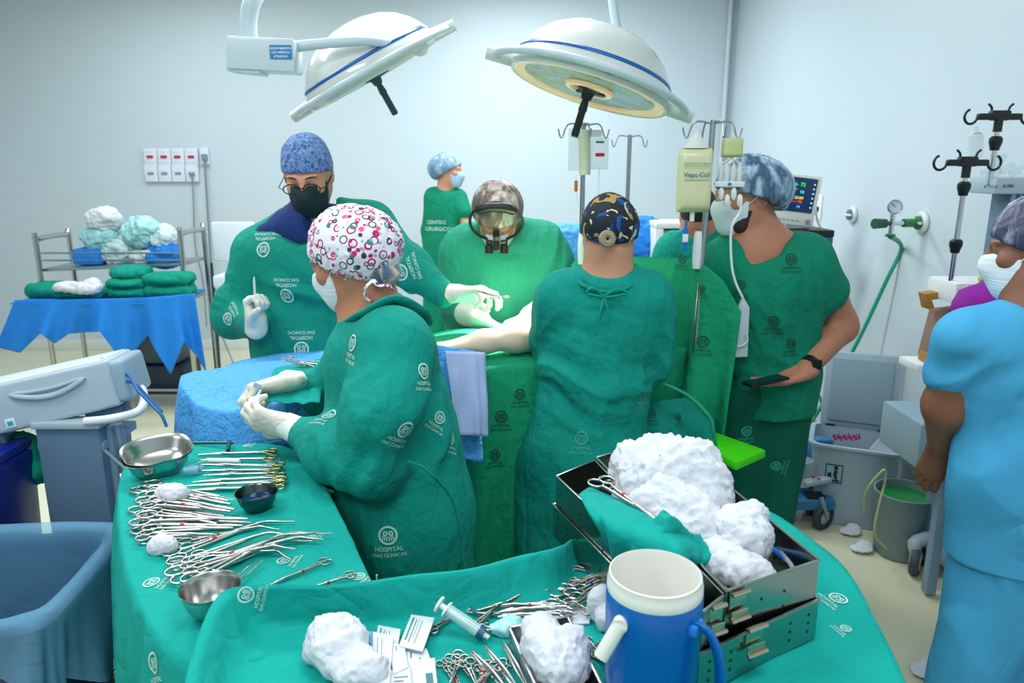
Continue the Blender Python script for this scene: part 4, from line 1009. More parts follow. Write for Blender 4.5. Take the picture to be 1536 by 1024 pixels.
def sheet(top, bot, nu, nv, m, name, parent=None, amp=.02, waves=8, seed=0, thick=.002, grow=.7, mid=None):
    """cloth hanging between two polylines, with folds running from top to bottom"""
    def rs(pts, n):
        pts = [Vector(p) for p in pts]; L = [0]
        for a, b in zip(pts, pts[1:]): L.append(L[-1] + (b - a).length)
        out = []
        for k in range(n):
            t = L[-1] * k / (n - 1); i = 0
            while i < len(pts) - 2 and L[i+1] < t: i += 1
            out.append(pts[i].lerp(pts[i+1], (t - L[i]) / max(1e-9, L[i+1] - L[i])))
        for _ in range(3): out = [out[0]] + [(out[i-1] + out[i] * 2 + out[i+1]) / 4 for i in range(1, n-1)] + [out[-1]]
        return out
    A, Bq = rs(top, nu), rs(bot, nu); Mq = rs(mid, nu) if mid else None
    r = random.Random(seed); p = [r.uniform(0, 6.28) for _ in range(5)]
    mb = MB(); V = []
    for i in range(nu):
        s = i / (nu - 1); tg = ((A[min(i+1, nu-1)] - A[max(i-1, 0)]) + (Bq[min(i+1, nu-1)] - Bq[max(i-1, 0)])).normalized()
        col = []
        for j in range(nv):
            t = j / (nv - 1)
            if Mq: q = A[i] * (1-t)**2 + (Mq[i] * 2 - A[i] * .5 - Bq[i] * .5) * (2*t*(1-t)) + Bq[i] * t * t
            else: q = A[i].lerp(Bq[i], t)
            dn = (Bq[i] - A[i]).normalized(); no = tg.cross(dn)
            w = math.sin(s * waves * 6.28 + 1.8 * math.sin(s * 9 + p[0] + t) + p[1]) * .6 + math.sin(s * waves * 3.3 + p[2] + t * 2.5) * .4 + .3 * math.sin(t * 9 + s * 5 + p[3])
            col.append(mb.bm.verts.new(q + no * amp * w * (t ** grow + .05)))
        V.append(col)
    for i in range(nu - 1):
        for j in range(nv - 1): mb.bm.faces.new((V[i][j], V[i+1][j], V[i+1][j+1], V[i][j+1]))
    o = mb.build(name, m, parent, sharp=180, solid=thick)
    BV[o.name] = BVHTree.FromPolygons([tuple(v.co) for v in o.data.vertices], [tuple(q.vertices) for q in o.data.polygons])
    return o
def WX(u, v, X):
    a = (u - 768) / FPX; b = (512 - v) / FPX; t = X / a
    return Vector((X, (cp + b * sp_) * t, CAMH + (-sp_ + b * cp) * t))
def crumple(name, blobs, m, h=.006, fine=(.006, 70), parent=None, fold=None, seed=0, cut=None, f2=None):
    pr = [ell(c, r, None, k) for c, r, k in blobs]
    if cut is not None: pr.append(plane((0, 0, cut), (0, 0, -1), 'i', .004))
    return mk(name, sdf_mesh(pr, h), m, parent, fold=fold, seed=seed, fine=fine)

# ================================================================== OPERATING TABLE
ot = empty('operating_table', T(-.4, 0, 0), 'operating table hidden under drapes, only seen by its draped shape', 'table')
m = MB(); m.box(T(-.4, 0, .86), (2.0, .5, .08), Matrix.Rotation(math.atan2(PX.y, PX.x), 3, 'Z'), .02); m.build('mattress', black_p, ot)
m = MB(); m.box(T(-.35, 0, .45), (.3, .26, .74), Matrix.Rotation(math.atan2(PX.y, PX.x), 3, 'Z'), .02); m.build('column', steel_d, ot)
m = MB(); m.box(T(-.35, 0, .06), (.9, .42, .10), Matrix.Rotation(math.atan2(PX.y, PX.x), 3, 'Z'), .03); m.build('base', steel_d, ot)
def ottop(x, y):
    q = Vector((x, y, 0)) - TC; a = q.dot(PX); b = q.dot(PN)
    return .045 * math.exp(-(b / .16) ** 2) - max(0, min(1, (-a - .7) / .8)) * .07 + .008 * math.sin(a * 17 + b * 9) * math.sin(b * 21)
def rect(a0, a1, b0, b1): return [tuple(T(a, b, 0).xy) for a, b in ((a0, b0), (a1, b0), (a1, b1), (a0, b1))]
gd = draped_table(rect(-.98, .42, -.30, .30), 1.065, .30, screen_m, zoff=ottop, flare=.03, amp=.018, waves=22, seed=3, name='green_drape')
tag(gd, 'green surgical drape hanging from the middle of the operating table', 'drape')
for a_ in [(752, 634, .045), (742, 690, .04), (780, 600, .04)]: decal(gd, a_[0], a_[1], a_[2], 0, printd)
bd = draped_table(rect(-1.60, -.80, -.315, .315), 1.075, .52, blue_dr, zoff=ottop, flare=.03, amp=.036, waves=9, seed=5, name='blue_drape')
tag(bd, 'light blue drape spread over the foot end of the operating table', 'drape')
lp_ = sheet([W(668, 526, y=2.20), W(728, 528, y=2.25)], [W(686, 652, y=2.10), W(734, 654, y=2.14)], 14, 24, lilac_dr, 'drape_panel', bd, amp=.012, waves=1.2, seed=2)
lp_['label'] = 'pale lilac panel of the blue drape'
sheet([W(634, 514, y=2.22), W(712, 526, y=2.24)], [W(655, 690, y=2.14), W(726, 694, y=2.16)], 14, 24, blue_dr, 'drape_flap', bd, amp=.014, waves=1.5, seed=8)
# anaesthesia screen drape
CL, CR = W(872, 382, y=3.0), W(1046, 388, y=2.5)
sc = sheet([CL + Vector((-.04, 0, -.04)), CL, CR, W(1085, 420, y=2.46), W(1112, 468, y=2.44)], [W(858, 600, y=2.95), W(900, 650, y=2.9), W(1020, 700, y=2.5), W(1062, 700, y=2.46), W(1082, 690, y=2.44)], 90, 50, screen_m, 'screen_drape', amp=.05, waves=7, seed=4, grow=.8)
tag(sc, 'green drape hung as a screen between two infusion poles before the man in scrubs', 'drape')
for a_ in [(1030, 546, .045), (1054, 522, .045), (992, 470, .04), (1024, 396, .035), (1052, 440, .03)]: decal(sc, a_[0], a_[1], a_[2], 0, printd)
ab = sheet([W(962, 604, y=2.36), W(1030, 596, y=2.4), W(1072, 640, y=2.36)], [W(964, 720, y=2.3), W(1020, 716, y=2.28), W(1080, 690, y=2.28)], 40, 24, gown_m, 'arm_board_drape', amp=.02, waves=3, seed=9)
tag(ab, 'green cloth hanging over the arm board beneath the screen drape', 'drape')
for a_ in [(976, 628, .035), (1018, 632, .03)]: decal(ab, a_[0], a_[1], a_[2], 0, printd)
# lime cushion
q = [W(1030, 650, z=.80), W(1065, 643, z=.82), W(1152, 676, z=.80), W(1100, 698, z=.78)]
m = MB()
cc = sum(q, Vector()) / 4
pts = [W(1034, 652, z=.80), W(1068, 645, z=.80), W(1150, 674, z=.80), W(1104, 694, z=.80)]
m.prism(pts, .030, (0, 0, -1), .010)
tag(m.build('arm_board_cushion', lime), 'lime green padded cushion sticking out beyond the screen drape', 'cushion')
tb = MB(); tb.tube([W(978, 568, y=2.30), W(1030, 592, y=2.28), W(1064, 625, y=2.26), W(1070, 648, y=2.26), W(1078, 690, y=2.3)], .006, 8, smooth=6)
tag(tb.build('suction_tube', hose_g), 'translucent green tube arching over the arm board to the lime cushion', 'tube')
tb = MB(); tb.tube([W(1084, 688, y=2.3), W(1084, 712, y=2.3), W(1080, 735, y=2.3)], .006, 8, smooth=4)
tag(tb.build('drain_tube', hose_w), 'short pale tube dangling below the lime cushion', 'tube')

# ================================================================== SURGICAL LAMPS
def lamp(label, c, d, R, yaw, handle_col, glow, post):
    c = Vector(c); d = Vector(d).normalized(); o = empty('surgical_lamp', c, label, 'surgical lamp', 'domed surgical lamps over the table')
    M0 = zmat(c, -d); vx = M0.to_3x3().inverted() @ Vector((1, 0, 0)); M = M0 @ Matrix.Rotation(math.atan2(vx.y, vx.x) + yaw, 4, 'Z'); ys = 1 if (M.inverted() @ Vector((0, 0, CAMH))).y > 0 else -1
    k = R / .36
    def L(p): return [(r * k, z * k * 1.14) for r, z in p]
    m = MB(); m.lathe(L([(.338, -.012), (.352, -.014), (.362, .0), (.362, .022), (.352, .045), (.343, .058)]), 56, M); m.build('rim_band', lampw, o, sharp=60)
    m = MB(); m.lathe(L([(.344, .058), (.346, .060), (.338, .072), (.335, .072)]), 56, M); m.build('blue_stripe', lampblue, o, sharp=80)
    m = MB(); m.lathe(L([(.337, .071), (.325, .090), (.295, .128), (.245, .168), (.18, .200), (.10, .220), (.04, .226), (0, .226)]), 56, M); m.build('dome', lampw, o, sharp=80)
    m = MB(); m.lathe(L([(.338, -.012), (.33, -.004), (.318, -.012), (.30, -.004), (.295, .002)]), 56, M); m.build('reflector_rim', warmrim if glow else cream_p, o, sharp=80)
    m = MB(); m.lathe(L([(.296, .001), (.20, .004), (.10, .004), (.085, .002), (0, .002)]), 56, M); m.build('glass_disc', glass_lm, o, sharp=80)
    m = MB(); m.lathe(L([(.11, .0), (.105, -.012), (.085, -.014), (.08, .0)]), 40, M); m.build('inner_ring', warmrim if glow else cream_p, o, sharp=60)
    m = MB()
    for a in (0, 2.1, 4.2): m.tube([M @ Vector((0, 0, -.02 * k)), M @ Vector((.075 * k * math.cos(a), .075 * k * math.sin(a), -.012 * k))], .016 * k, 8, flat=.5)
    m.lathe(L([(0, -.05), (.022, -.045), (.03, -.02), (.05, -.012), (0, -.010)]), 20, M)
    m.build('handle_bracket', handle_col, o)
    m = MB(); m.lathe(L([(0, -.19), (.014, -.188), (.017, -.18), (.0165, -.09), (.020, -.085), (.014, -.04), (0, -.04)]), 18, M); m.build('sterile_handle', handle_col, o)
    # half-ring fork running round the rim
    m = MB(); m.tube([M @ Vector((math.cos(a) * (.395 + .03 * abs(math.cos(a)) ** 6) * k, ys * math.sin(a) * .385 * k, .016 * k)) for a in np.linspace(0, math.pi, 34)], .020 * k, 12, up=tuple(-d), flat=.8)
    m.build('fork_arm', lampw2, o)
    for s_ in (-1, 1):
        m = MB(); m.tube([M @ Vector((s_ * .34 * k, 0, .02 * k)), M @ Vector((s_ * .47 * k, 0, .012 * k))], [.034 * k, .028 * k], 16); m.build('pivot_knob', lampw, o)
    return o, M
lc = W(884, 132, y=2.80)
ld = Vector((-.29, -.07, -.95))
lo1, M1 = lamp('open surgical lamp glowing warm over the field, right of the two', lc, ld, .300, .0, black_p, True, None)
m = MB(); m.tube([W(926, 46, y=2.86), W(920, 10, y=2.87), W(912, -60, y=2.9), W(905, -200, y=2.95)], .017, 12, smooth=4); m.build('suspension_arm', lampw2, lo1)
decal_v = (M1.to_3x3() @ Vector((0, -1, 0)))
# maker's print under the stripe
def on_rim(txt, M, ang, rad, z, size, m_, par):
    """letters set one by one round the band"""
    bm = bmesh.new(); n = len(txt)
    for i, ch in enumerate(txt):
        a = ang + (i - n / 2) * size * .62 / rad
        c_ = Vector((math.cos(a) * rad, math.sin(a) * rad, z)); out = Vector((math.cos(a), math.sin(a), 0)); rt = Vector((-math.sin(a), math.cos(a), 0)); up = Vector((0, 0, 1))
        Mx = Matrix((rt, up, out)).transposed().to_4x4(); Mx.translation = c_
        if ch != ' ': add_text(bm, ch, M @ Mx @ Matrix.Scale(size, 4))
    me = bpy.data.meshes.new('t'); bm.to_mesh(me); bm.free(); return link('maker_lettering', me, m_, par)
inv = M1.inverted(); cdir = (inv @ Vector((0, 0, CAMH))); an1 = math.atan2(cdir.y, cdir.x)
on_rim('Drager Sola', M1, an1 + .22, .318, -.002, .016, lampblue, lo1)
sp = bpy.data.lights.new('surgical_spot', 'SPOT'); sp.energy = 1000; sp.color = (1.0, .93, .74); sp.spot_size = math.radians(32); sp.spot_blend = .75; sp.shadow_soft_size = .16
spo = bpy.data.objects.new('surgical_spot', sp); COL.objects.link(spo); spo.location = lc + ld.normalized() * .03
tgt = W(768, 505, z=1.10); spo.rotation_euler = (tgt - spo.location).to_track_quat('-Z', 'Y').to_euler()
lc2 = W(560, 112, y=3.05)
lo2, M2 = lamp('surgical lamp tilted edge-on with its arm and joint box, left of the two', lc2, (.46, .15, -.87), .285, .0, dark_p, False, None)
# joint box, curved arm and drop tube of the left lamp
KX = M2 @ Vector((-.47 * .298 / .36, 0, .01)); KY = M2 @ Vector((.47 * .298 / .36, 0, .01))
KN = KX if W(0,0,t=1).x < 0 and KX.x > KY.x else KY
yj = 2.78
m = MB(); m.box(W(398, 84, y=yj), (px(95, yj), .12, px(44, yj)), Matrix.Rotation(.05, 3, 'Y'), .012); m.box(W(372, 100, y=yj), (px(48, yj), .10, px(20, yj)), Matrix.Rotation(.1, 3, 'Y'), .008); m.build('joint_box', lampw2, lo2)
m = MB(); m.box(W(421, 78, y=yj - .063), (px(30, yj), .002, px(18, yj))); m.build('blue_label_plate', mat('cyan_blue_label', '#1779b8', .4), lo2)
for i_, tx in enumerate(['EQUIPAMENTO', 'USO MEDICO', 'ATENCAO']): text_obj('label_lettering', tx, W(421, 74 + i_ * 6, y=yj - .065), (1, 0, 0), (0, .1, 1), .0105, white_p, lo2)
m = MB(); m.tube([W(442, 70, y=yj), W(500, 64, y=yj - .02), W(560, 62, y=yj), W(632, 72, y=2.95)], [.020, .018, .017, .018], 14, smooth=6); m.build('curved_arm', lampw2, lo2)
m = MB(); m.tube([W(630, 72, y=2.88), W(630, 72, y=2.96)], .030, 18); m.build('pivot_knob', lampw, lo2)
m = MB(); m.tube([W(375, 66, y=yj), W(373, 30, y=yj), W(382, -5, y=yj), W(410, -35, y=yj + .1), W(430, -150, y=yj + .2)], px(12, yj), 14, smooth=6); m.build('drop_tube', lampw2, lo2)

# ================================================================== INFUSION POLES
def pole(top, foot, label, r=.009, hooks=4, hw=.085, base=True, mt=steel_d, clamp=None):
    top, foot = Vector(top), Vector(foot); o = empty('infusion_pole', (foot.x, foot.y, 0), label, 'infusion pole', 'steel infusion poles')
    m = MB(); m.tube([foot, top], r, 12); m.build('pole', mt, o)
    m = MB()
    for i in range(hooks):
        a = i * 2 * math.pi / hooks + .2; e = Vector((math.cos(a), math.sin(a) * .8, 0)); b = top - Vector((0, 0, .012))
        m.tube([b, b + e * hw * .6 + Vector((0, 0, .008)), b + e * hw * .85 + Vector((0, 0, -.005)), b + e * hw + Vector((0, 0, -.040)), b + e * hw * 1.12 + Vector((0, 0, -.042)), b + e * hw * 1.22 + Vector((0, 0, -.012))], .0032, 6, smooth=4)
    m.build('hook_bar', mt, o)
    if base:
        m = MB()
        for i in range(5):
            a = i * 2 * math.pi / 5 + .3; e = Vector((math.cos(a), math.sin(a), 0))
            m.tube([Vector((foot.x, foot.y, .10)), Vector((foot.x, foot.y, .06)) + e * .24], .012, 8)
        m.lathe([(0, .07), (.03, .07), (.03, .13), (.02, .15), (0, .15)], 16, Matrix.Translation((foot.x, foot.y, 0))); m.build('star_base', mt, o)
        for i in range(5):
            a = i * 2 * math.pi / 5 + .3; m = MB(); m.lathe([(0, -.012), (.028, -.012), (.028, .012), (0, .012)], 14, zmat((foot.x + math.cos(a) * .24, foot.y + math.sin(a) * .24, .028), (-math.sin(a), math.cos(a), 0))); m.build('caster', dark_p, o)
    return o
pl = W(872, 378, y=3.0); o1 = pole(W(876, 184, y=3.0), (pl.x, 3.0, .05), 'steel infusion pole left of the black print cap, with blood bag', .010)
pm = W(940, 300, y=3.7); o2 = pole(W(945, 202, y=3.7), (pm.x, 3.7, .05), 'bare steel infusion pole rising behind the black print cap', .011, 2, .075)
pr_ = W(1046, 380, y=2.5); o3 = pole(W(1070, 180, y=2.5), (pr_.x - .01, 2.5, .05), 'steel infusion pole carrying the yellow infusion bag', .010)
for oo, p_ in ((o1, W(872, 374, y=2.99)), (o3, W(1046, 376, y=2.49))):
    m = MB(); m.lathe([(0, -.06), (.013, -.06), (.016, -.02), (.014, .05), (.011, .065), (0, .065)], 14, Matrix.Translation(p_)); m.build('white_clamp', white_p, oo)
# yellow bag
def bag(name, label, cat, u0, v0, u1, v1, y, m_, th=.03, group=None):
    a, b = W(u0, v0, y=y), W(u1, v1, y=y); c_ = (a + b) / 2; hx, hz = abs(b.x - a.x) / 2, abs(b.z - a.z) / 2
    o = empty(name, c_, label, cat, group); mb = MB()
    def fn(s, t):
        ang = s * 2 * math.pi; q = .05 + .95 * 1
        x = math.copysign(abs(math.cos(ang)) ** .35, math.cos(ang)); zz = t * 2 - 1
        w_ = (1 - abs(zz) ** 6) ** .5
        return Vector((c_.x + x * hx * (.96 + .04 * w_), c_.y + math.sin(ang) * th * w_ * (1 - .25 * zz), c_.z + zz * hz))
    mb.grid(fn, 36, 20, wrap=True); mb.build('bag', m_, o, sharp=80)
    return o, c_, hx, hz
yb, c_, hx, hz = bag('infusion_bag', 'large pale yellow infusion bag hanging on the front steel pole', 'infusion bag', 1018, 222, 1064, 318, 2.46, ivbag)
text_obj('bag_lettering', 'Viapc-Coll', c_ + Vector((0, -.034, .012)), (1, 0, 0), (0, 0, 1), .020, printblue, yb)
text_obj('bag_lettering', 'ELETROLITO 1000ml', c_ + Vector((0, -.034, .050)), (1, 0, 0), (0, 0, 1), .0095, inkteal, yb)
m = MB(); m.box(c_ + Vector((0, -.033, .002)), (.08, .0008, .0015)); m.box(c_ + Vector((0, -.033, .044)), (.08, .0008, .001))
m.build('bag_rules', inkteal, yb)
m = MB(); m.tube([c_ + Vector((0, 0, hz)), c_ + Vector((.0, 0, hz + .03)), W(1047, 196, y=2.47)], [.045, .02, .004], 14, flat=.3, up=(0, 1, 0)); m.build('hanger_tab', mat('milky_film', '#e8ece6', .4, alpha=.8), yb)
m = MB(); m.tube([c_ + Vector((0, 0, -hz)), c_ + Vector((0, 0, -hz - .03))], .008, 10); m.build('port', white_p, yb)
m = MB(); m.tube([W(1030, 330, y=2.46), W(1028, 345, y=2.46)], .005, 8); m.tube([W(1028, 343, y=2.46), W(1027, 372, y=2.46)], .010, 14); m.tube([W(1027, 372, y=2.46), W(1025, 384, y=2.46)], .003, 8)
m.build('blue_flow_clamp', mat('bright_blue_plastic', '#1872c8', .4), yb)
m = MB(); m.box(W(1028, 357, y=2.445), (px(8, 2.45), .004, px(12, 2.45)), None, .001); m.build('clamp_label', white_p, yb)
sb, c_, hx, hz = bag('small_infusion_bag', 'small pale yellow bag above the white drip manifold', 'infusion bag', 1083, 207, 1113, 236, 2.48, mat('yellow_green_bag', '#c9cf92', .3, alpha=.9), .02)
m = MB(); m.tube([c_ + Vector((0, 0, hz)), W(1098, 198, y=2.48)], .003, 6); m.build('hanger_tab', white_p, sb)
mf = empty('drip_manifold', W(1098, 270, y=2.47), 'cluster of white drip chambers and stopcocks hanging before the bouffant cap', 'drip manifold')
for i, uu in enumerate((1082, 1091, 1101, 1110)):
    m = MB(); a = W(uu, 246, y=2.47); m.tube([W(1098, 236, y=2.47), a], .0025, 6); m.lathe([(0, -.035), (.005, -.034), (.008, -.02), (.0085, .015), (.004, .03), (0, .03)], 12, Matrix.Translation(a - Vector((0, 0, .03)))); m.build('drip_chamber', mat('milky_film', '#e8ece6', .4, alpha=.8), mf)
    m = MB(); m.lathe([(0, -.03), (.004, -.03), (.009, -.02), (.009, .0), (.004, .01), (0, .01)], 12, Matrix.Translation(W(uu, 286 + (i % 2) * 10, y=2.47))); m.build('stopcock', white_p, mf)
m = MB(); m.box(W(1094, 276, y=2.47), (px(44, 2.47), .014, px(8, 2.47)), None, .003); m.build('manifold_bar', white_p, mf)
m = MB(); m.lathe([(0, 0), (.005, 0), (.005, .008), (0, .008)], 12, zmat(W(1094, 276, y=2.462), (0, -1, 0))); m.build('blue_tap', mat('bright_blue_plastic', '#1872c8', .4), mf)
tb = MB(); tb.tube([W(1112, 300, y=2.45), W(1110, 318, y=2.45), W(1099, 336, y=2.44), W(1096, 360, y=2.44), W(1098, 400, y=2.44), W(1104, 425, y=2.44), W(1114, 446, y=2.44)], .0042, 8, smooth=6)
tag(tb.build('infusion_line', hose_w), 'white infusion line curving down over the chest of the man in scrubs', 'tube')
# white pouch under the line
wb = empty('white_pouch', W(1105, 490, y=2.50), 'white plastic pouch with a looped cord hanging beside the screen drape', 'pouch')
m = MB(); m.prism([W(1113, 444, y=2.5), W(1122, 460, y=2.5), W(1119, 533, y=2.5), W(1083, 535, y=2.5), W(1090, 500, y=2.5), W(1100, 470, y=2.5)], .02, (0, -1, 0), .004); m.build('pouch', mat('white_pouch_plastic', '#c5d2d8', .4), wb)
m = MB(); m.tube([W(1119, 500, y=2.47), W(1121, 512, y=2.47), W(1108, 519, y=2.47), W(1088, 512, y=2.47)], .003, 6, smooth=6); m.build('cord', hose_w, wb)
# blood / drip set on the left pole
cg = empty('drip_column', W(877, 230, y=2.97), 'cream tubular filter hanging on the left infusion pole', 'drip column')
m = MB(); m.tube([W(877, 196, y=2.96), W(877, 262, y=2.96)], .023, 18); m.build('filter_body', mat('milky_cream', '#dcdcc8', .4), cg)
m = MB(); m.box(W(880, 200, y=2.955), (px(44, 2.95), .03, px(10, 2.95)), None, .004); m.build('top_cap', white_p, cg)
bb, c_, hx, hz = bag('clear_bag', 'clear infusion bag with red and green marks beside the cream filter', 'infusion bag', 886, 206, 912, 254, 2.97, clearp, .015)
m = MB(); m.box(W(900, 232, y=2.95), (px(13, 2.95), .001, px(5, 2.95))); m.build('red_mark', red_p, bb)
m = MB(); m.box(W(900, 213, y=2.95), (px(12, 2.95), .001, px(3, 2.95))); m.build('green_mark', mat('green_ink', '#1f8a5a', .5), bb)
m = MB(); m.tube([c_ + Vector((0, 0, -hz)), W(897, 300, y=2.96), W(893, 330, y=2.96)], .003, 6, smooth=3); m.build('line', clearp, bb)
b2, c_, hx, hz = bag('clear_bag', 'clear infusion bag hooked left of the cream filter', 'infusion bag', 853, 192, 868, 256, 2.99, clearp, .015)
m = MB(); m.box(W(864, 279, y=2.97), (px(5, 2.97), .008, px(16, 2.97)), None, .002)
tag(m.build('orange_clip', mat('orange_plastic', '#c9731c', .4)), 'small orange clip dangling at the left infusion pole', 'clip')
m = MB(); m.tube([W(864, 262, y=2.97), W(864, 271, y=2.97)], .0015, 6); m.tube([W(864, 287, y=2.97), W(866, 300, y=2.97), W(868, 310, y=2.97)], .0015, 6); tag(m.build('clip_line', hose_w), 'thin line from which the orange clip hangs', 'tube')

# ================================================================== WALL PIPES, SOCKETS, OUTLETS
for dx_, r_ in ((-.035, .016),):
    m = MB(); m.tube([(XR - .07, YB - .03, .1), (XR - .07, YB - .03, CEIL)], .020, 12); tag(m.build('conduit_pipe', wall_m), 'white painted conduit pipe standing in the corner of the room', 'pipe')
YW = YB - .012
def plate(u, v, w_, h_, lab, kind, group='socket plates on the far wall'):
    c_ = W(u, v, y=YW - .01); o = empty('socket_plate', c_, lab, 'socket plate', group)
    m = MB(); m.box(c_, (px(w_, YW), .022, px(h_, YW)), None, .005); m.build('plate', mat('plate_white', '#dfe4f0', .35), o)
    if kind == 'red':
        m = MB(); m.box(c_ + Vector((0, -.015, 0)), (.055, .016, .022), None, .005); m.build('red_socket', red_p, o)
        for dz_ in (.045, -.045):
            m = MB(); m.box(c_ + Vector((0, -.012, dz_)), (.09, .004, .006), None, .001); m.build('trim_line', white_p, o)
    elif kind == 'grey':
        for dx_ in (-.014, .014):
            m = MB(); m.lathe([(0, 0), (.013, 0), (.013, .006), (0, .006)], 12, zmat(c_ + Vector((dx_, -.012, 0)), (0, -1, 0))); m.build('socket_hole', mat('socket_grey', '#7e939b', .5), o)
    return o
N4 = ['first', 'second', 'third', 'fourth']
for i in range(4): plate(226 + i * 20.5, 235, 19, 24, 'white plate with a red socket, %s from the left in the top row' % N4[i], 'red')
for i in range(4): plate(227 + i * 20.5, 260, 19, 24, 'white plate with a grey socket, %s from the left in the bottom row' % N4[i], 'grey')
plate(307, 234, 12, 24, 'narrow white socket plate at the right end with a cable plugged in', 'grey')
m = MB(); m.tube([W(307, 238, y=YW - .05), W(308, 260, y=YW - .05), W(313, 340, y=YW - .05), W(319, 440, y=YW - .06), W(321, 500, y=YW - .3)], .010, 8, smooth=6); m.box(W(307, 236, y=YW - .04), (.04, .05, .06), None, .008)
tag(m.build('power_cable', cable_g), 'dark grey power cable hanging from the narrow right socket plate', 'cable')
m = MB(); m.tube([W(288, 262, y=YW - .05), W(290, 300, y=YW - .05), W(293, 370, y=YW - .05), W(304, 420, y=YW - .06), W(310, 490, y=YW - .1)], .006, 8, smooth=6); m.box(W(288, 262, y=YW - .03), (.04, .03, .03), None, .006)
tag(m.build('power_cable', cable_g), 'thin grey power cable hanging from the bottom row of socket plates', 'cable')
def outlet(u, v, label, R, m_face, m_core):
    c_ = WX(u, v, XR - .004); o = empty('gas_outlet', c_, label, 'gas outlet'); M = zmat(c_, (-1, 0, 0))
    m = MB(); m.lathe([(0, 0), (R, 0), (R, .012), (R * .85, .02), (R * .75, .018), (0, .018)], 28, M); m.build('escutcheon', m_face, o)
    m = MB(); m.lathe([(0, .015), (R * .62, .015), (R * .6, .03), (R * .3, .036), (0, .036)], 24, M); m.build('valve_core', m_core, o)
    m = MB(); m.box(c_ + Vector((-.032, 0, 0)), (.012, R * 1.7, .012), None, .002); m.build('latch_bar', white_p, o)
    return o, c_
outlet(1280, 322, 'round wall gas outlet with a blue-grey valve beside the monitor', .048, white_p, mat('blue_grey_metal', '#4f7f92', .3, .4))
og, c_ = outlet(1384, 334, 'round wall oxygen outlet with a green core holding the regulator', .052, white_p, mat('valve_green', '#2f7a48', .35))
rg = empty('oxygen_regulator', c_, 'green and chrome oxygen regulator with pressure gauge on the right wall', 'regulator')
b_ = c_ + Vector((-.05, 0, 0)); 
gm = mat('valve_green', '#2f7a48', .35)
m = MB(); m.tube([c_ + Vector((-.03, 0, 0)), c_ + Vector((-.10, -.02, .0))], .020, 14); m.build('connector', gm, rg)
e0 = c_ + Vector((-.16, -.03, 0))
m = MB(); m.tube([c_ + Vector((-.10, -.02, .0)), e0], .011, 12); m.tube([e0 + Vector((0, 0, .05)), e0 + Vector((0, 0, -.05))], .011, 12); m.build('body', chrome, rg)
m = MB(); m.tube([e0, e0 + Vector((-.035, -.01, 0))], .010, 12); m.tube([e0 + Vector((-.035, -.01, 0)), e0 + Vector((-.095, -.03, 0))], [.021, .024], 14); m.build('flow_knob', mat('dark_green_knob', '#0e5236', .35), rg)
m = MB(); M = zmat(e0 + Vector((0, -.01, .075)), (-.25, -1, .1)); m.lathe([(0, -.015), (.032, -.015), (.034, .010), (.029, .012), (.028, .006), (0, .006)], 24, M); m.build('gauge', chrome, rg)
m = MB(); m.lathe([(0, .007), (.027, .007), (.0, .0075)], 24, M); m.build('gauge_dial', mat('gauge_face', '#c9d4dc', .3), rg)
m = MB(); m.tube([M @ Vector((0, 0, .009)), M @ Vector((-.014, .014, .009))], .0015, 5); m.build('gauge_needle', black_p, rg)
m = MB(); m.lathe([(0, -.012), (.022, -.012), (.022, .0), (0, .0)], 14, Matrix.Translation(e0 + Vector((0, 0, -.05)))); m.build('hose_collar', gm, rg)
h0 = e0 + Vector((0, 0, -.06))
m = MB(); m.tube([h0, W(1352, 372, y=3.62), W(1330, 420, y=3.65), W(1290, 505, y=3.7), W(1252, 575, y=3.75), W(1222, 625, y=3.75), W(1200, 655, y=3.7)], [.012] + [.010] * 6, 10, smooth=8)
tag(m.build('oxygen_hose', hose_g), 'green hose running from the oxygen regulator down towards the blue machine', 'hose')
m = MB(); m.tube([W(1206, 560, y=3.9), W(1226, 590, y=3.8), W(1240, 620, y=3.75), W(1258, 660, y=3.70)], .010, 10, smooth=8)
tag(m.build('green_hose', hose_g), 'short green hose crossing the oxygen hose beside the trousers', 'hose')
m = MB(); m.tube([W(1214, 622, y=3.7), W(1232, 648, y=3.7), W(1244, 690, y=3.5), W(1240, 740, y=3.45)], .007, 8, smooth=8); tag(m.build('pale_hose', hose_y), 'pale hose looping beside the grey bin above the blue machine', 'hose')
m = MB(); m.tube([W(1252, 520, y=4.25), W(1248, 600, y=4.25), W(1246, 700, y=4.2)], .010, 8, smooth=4); tag(m.build('white_pipe', hose_w), 'thin white pipe standing upright near the right wall behind the grey bin', 'pipe')
m = MB(); m.tube([W(1196, 672, y=3.6), W(1206, 656, y=3.6), W(1228, 656, y=3.6), W(1244, 676, y=3.5), W(1240, 700, y=3.5)], .007, 8, smooth=8); tag(m.build('green_loop_hose', hose_g), 'looped thin green hose over the top of the blue machine', 'hose')

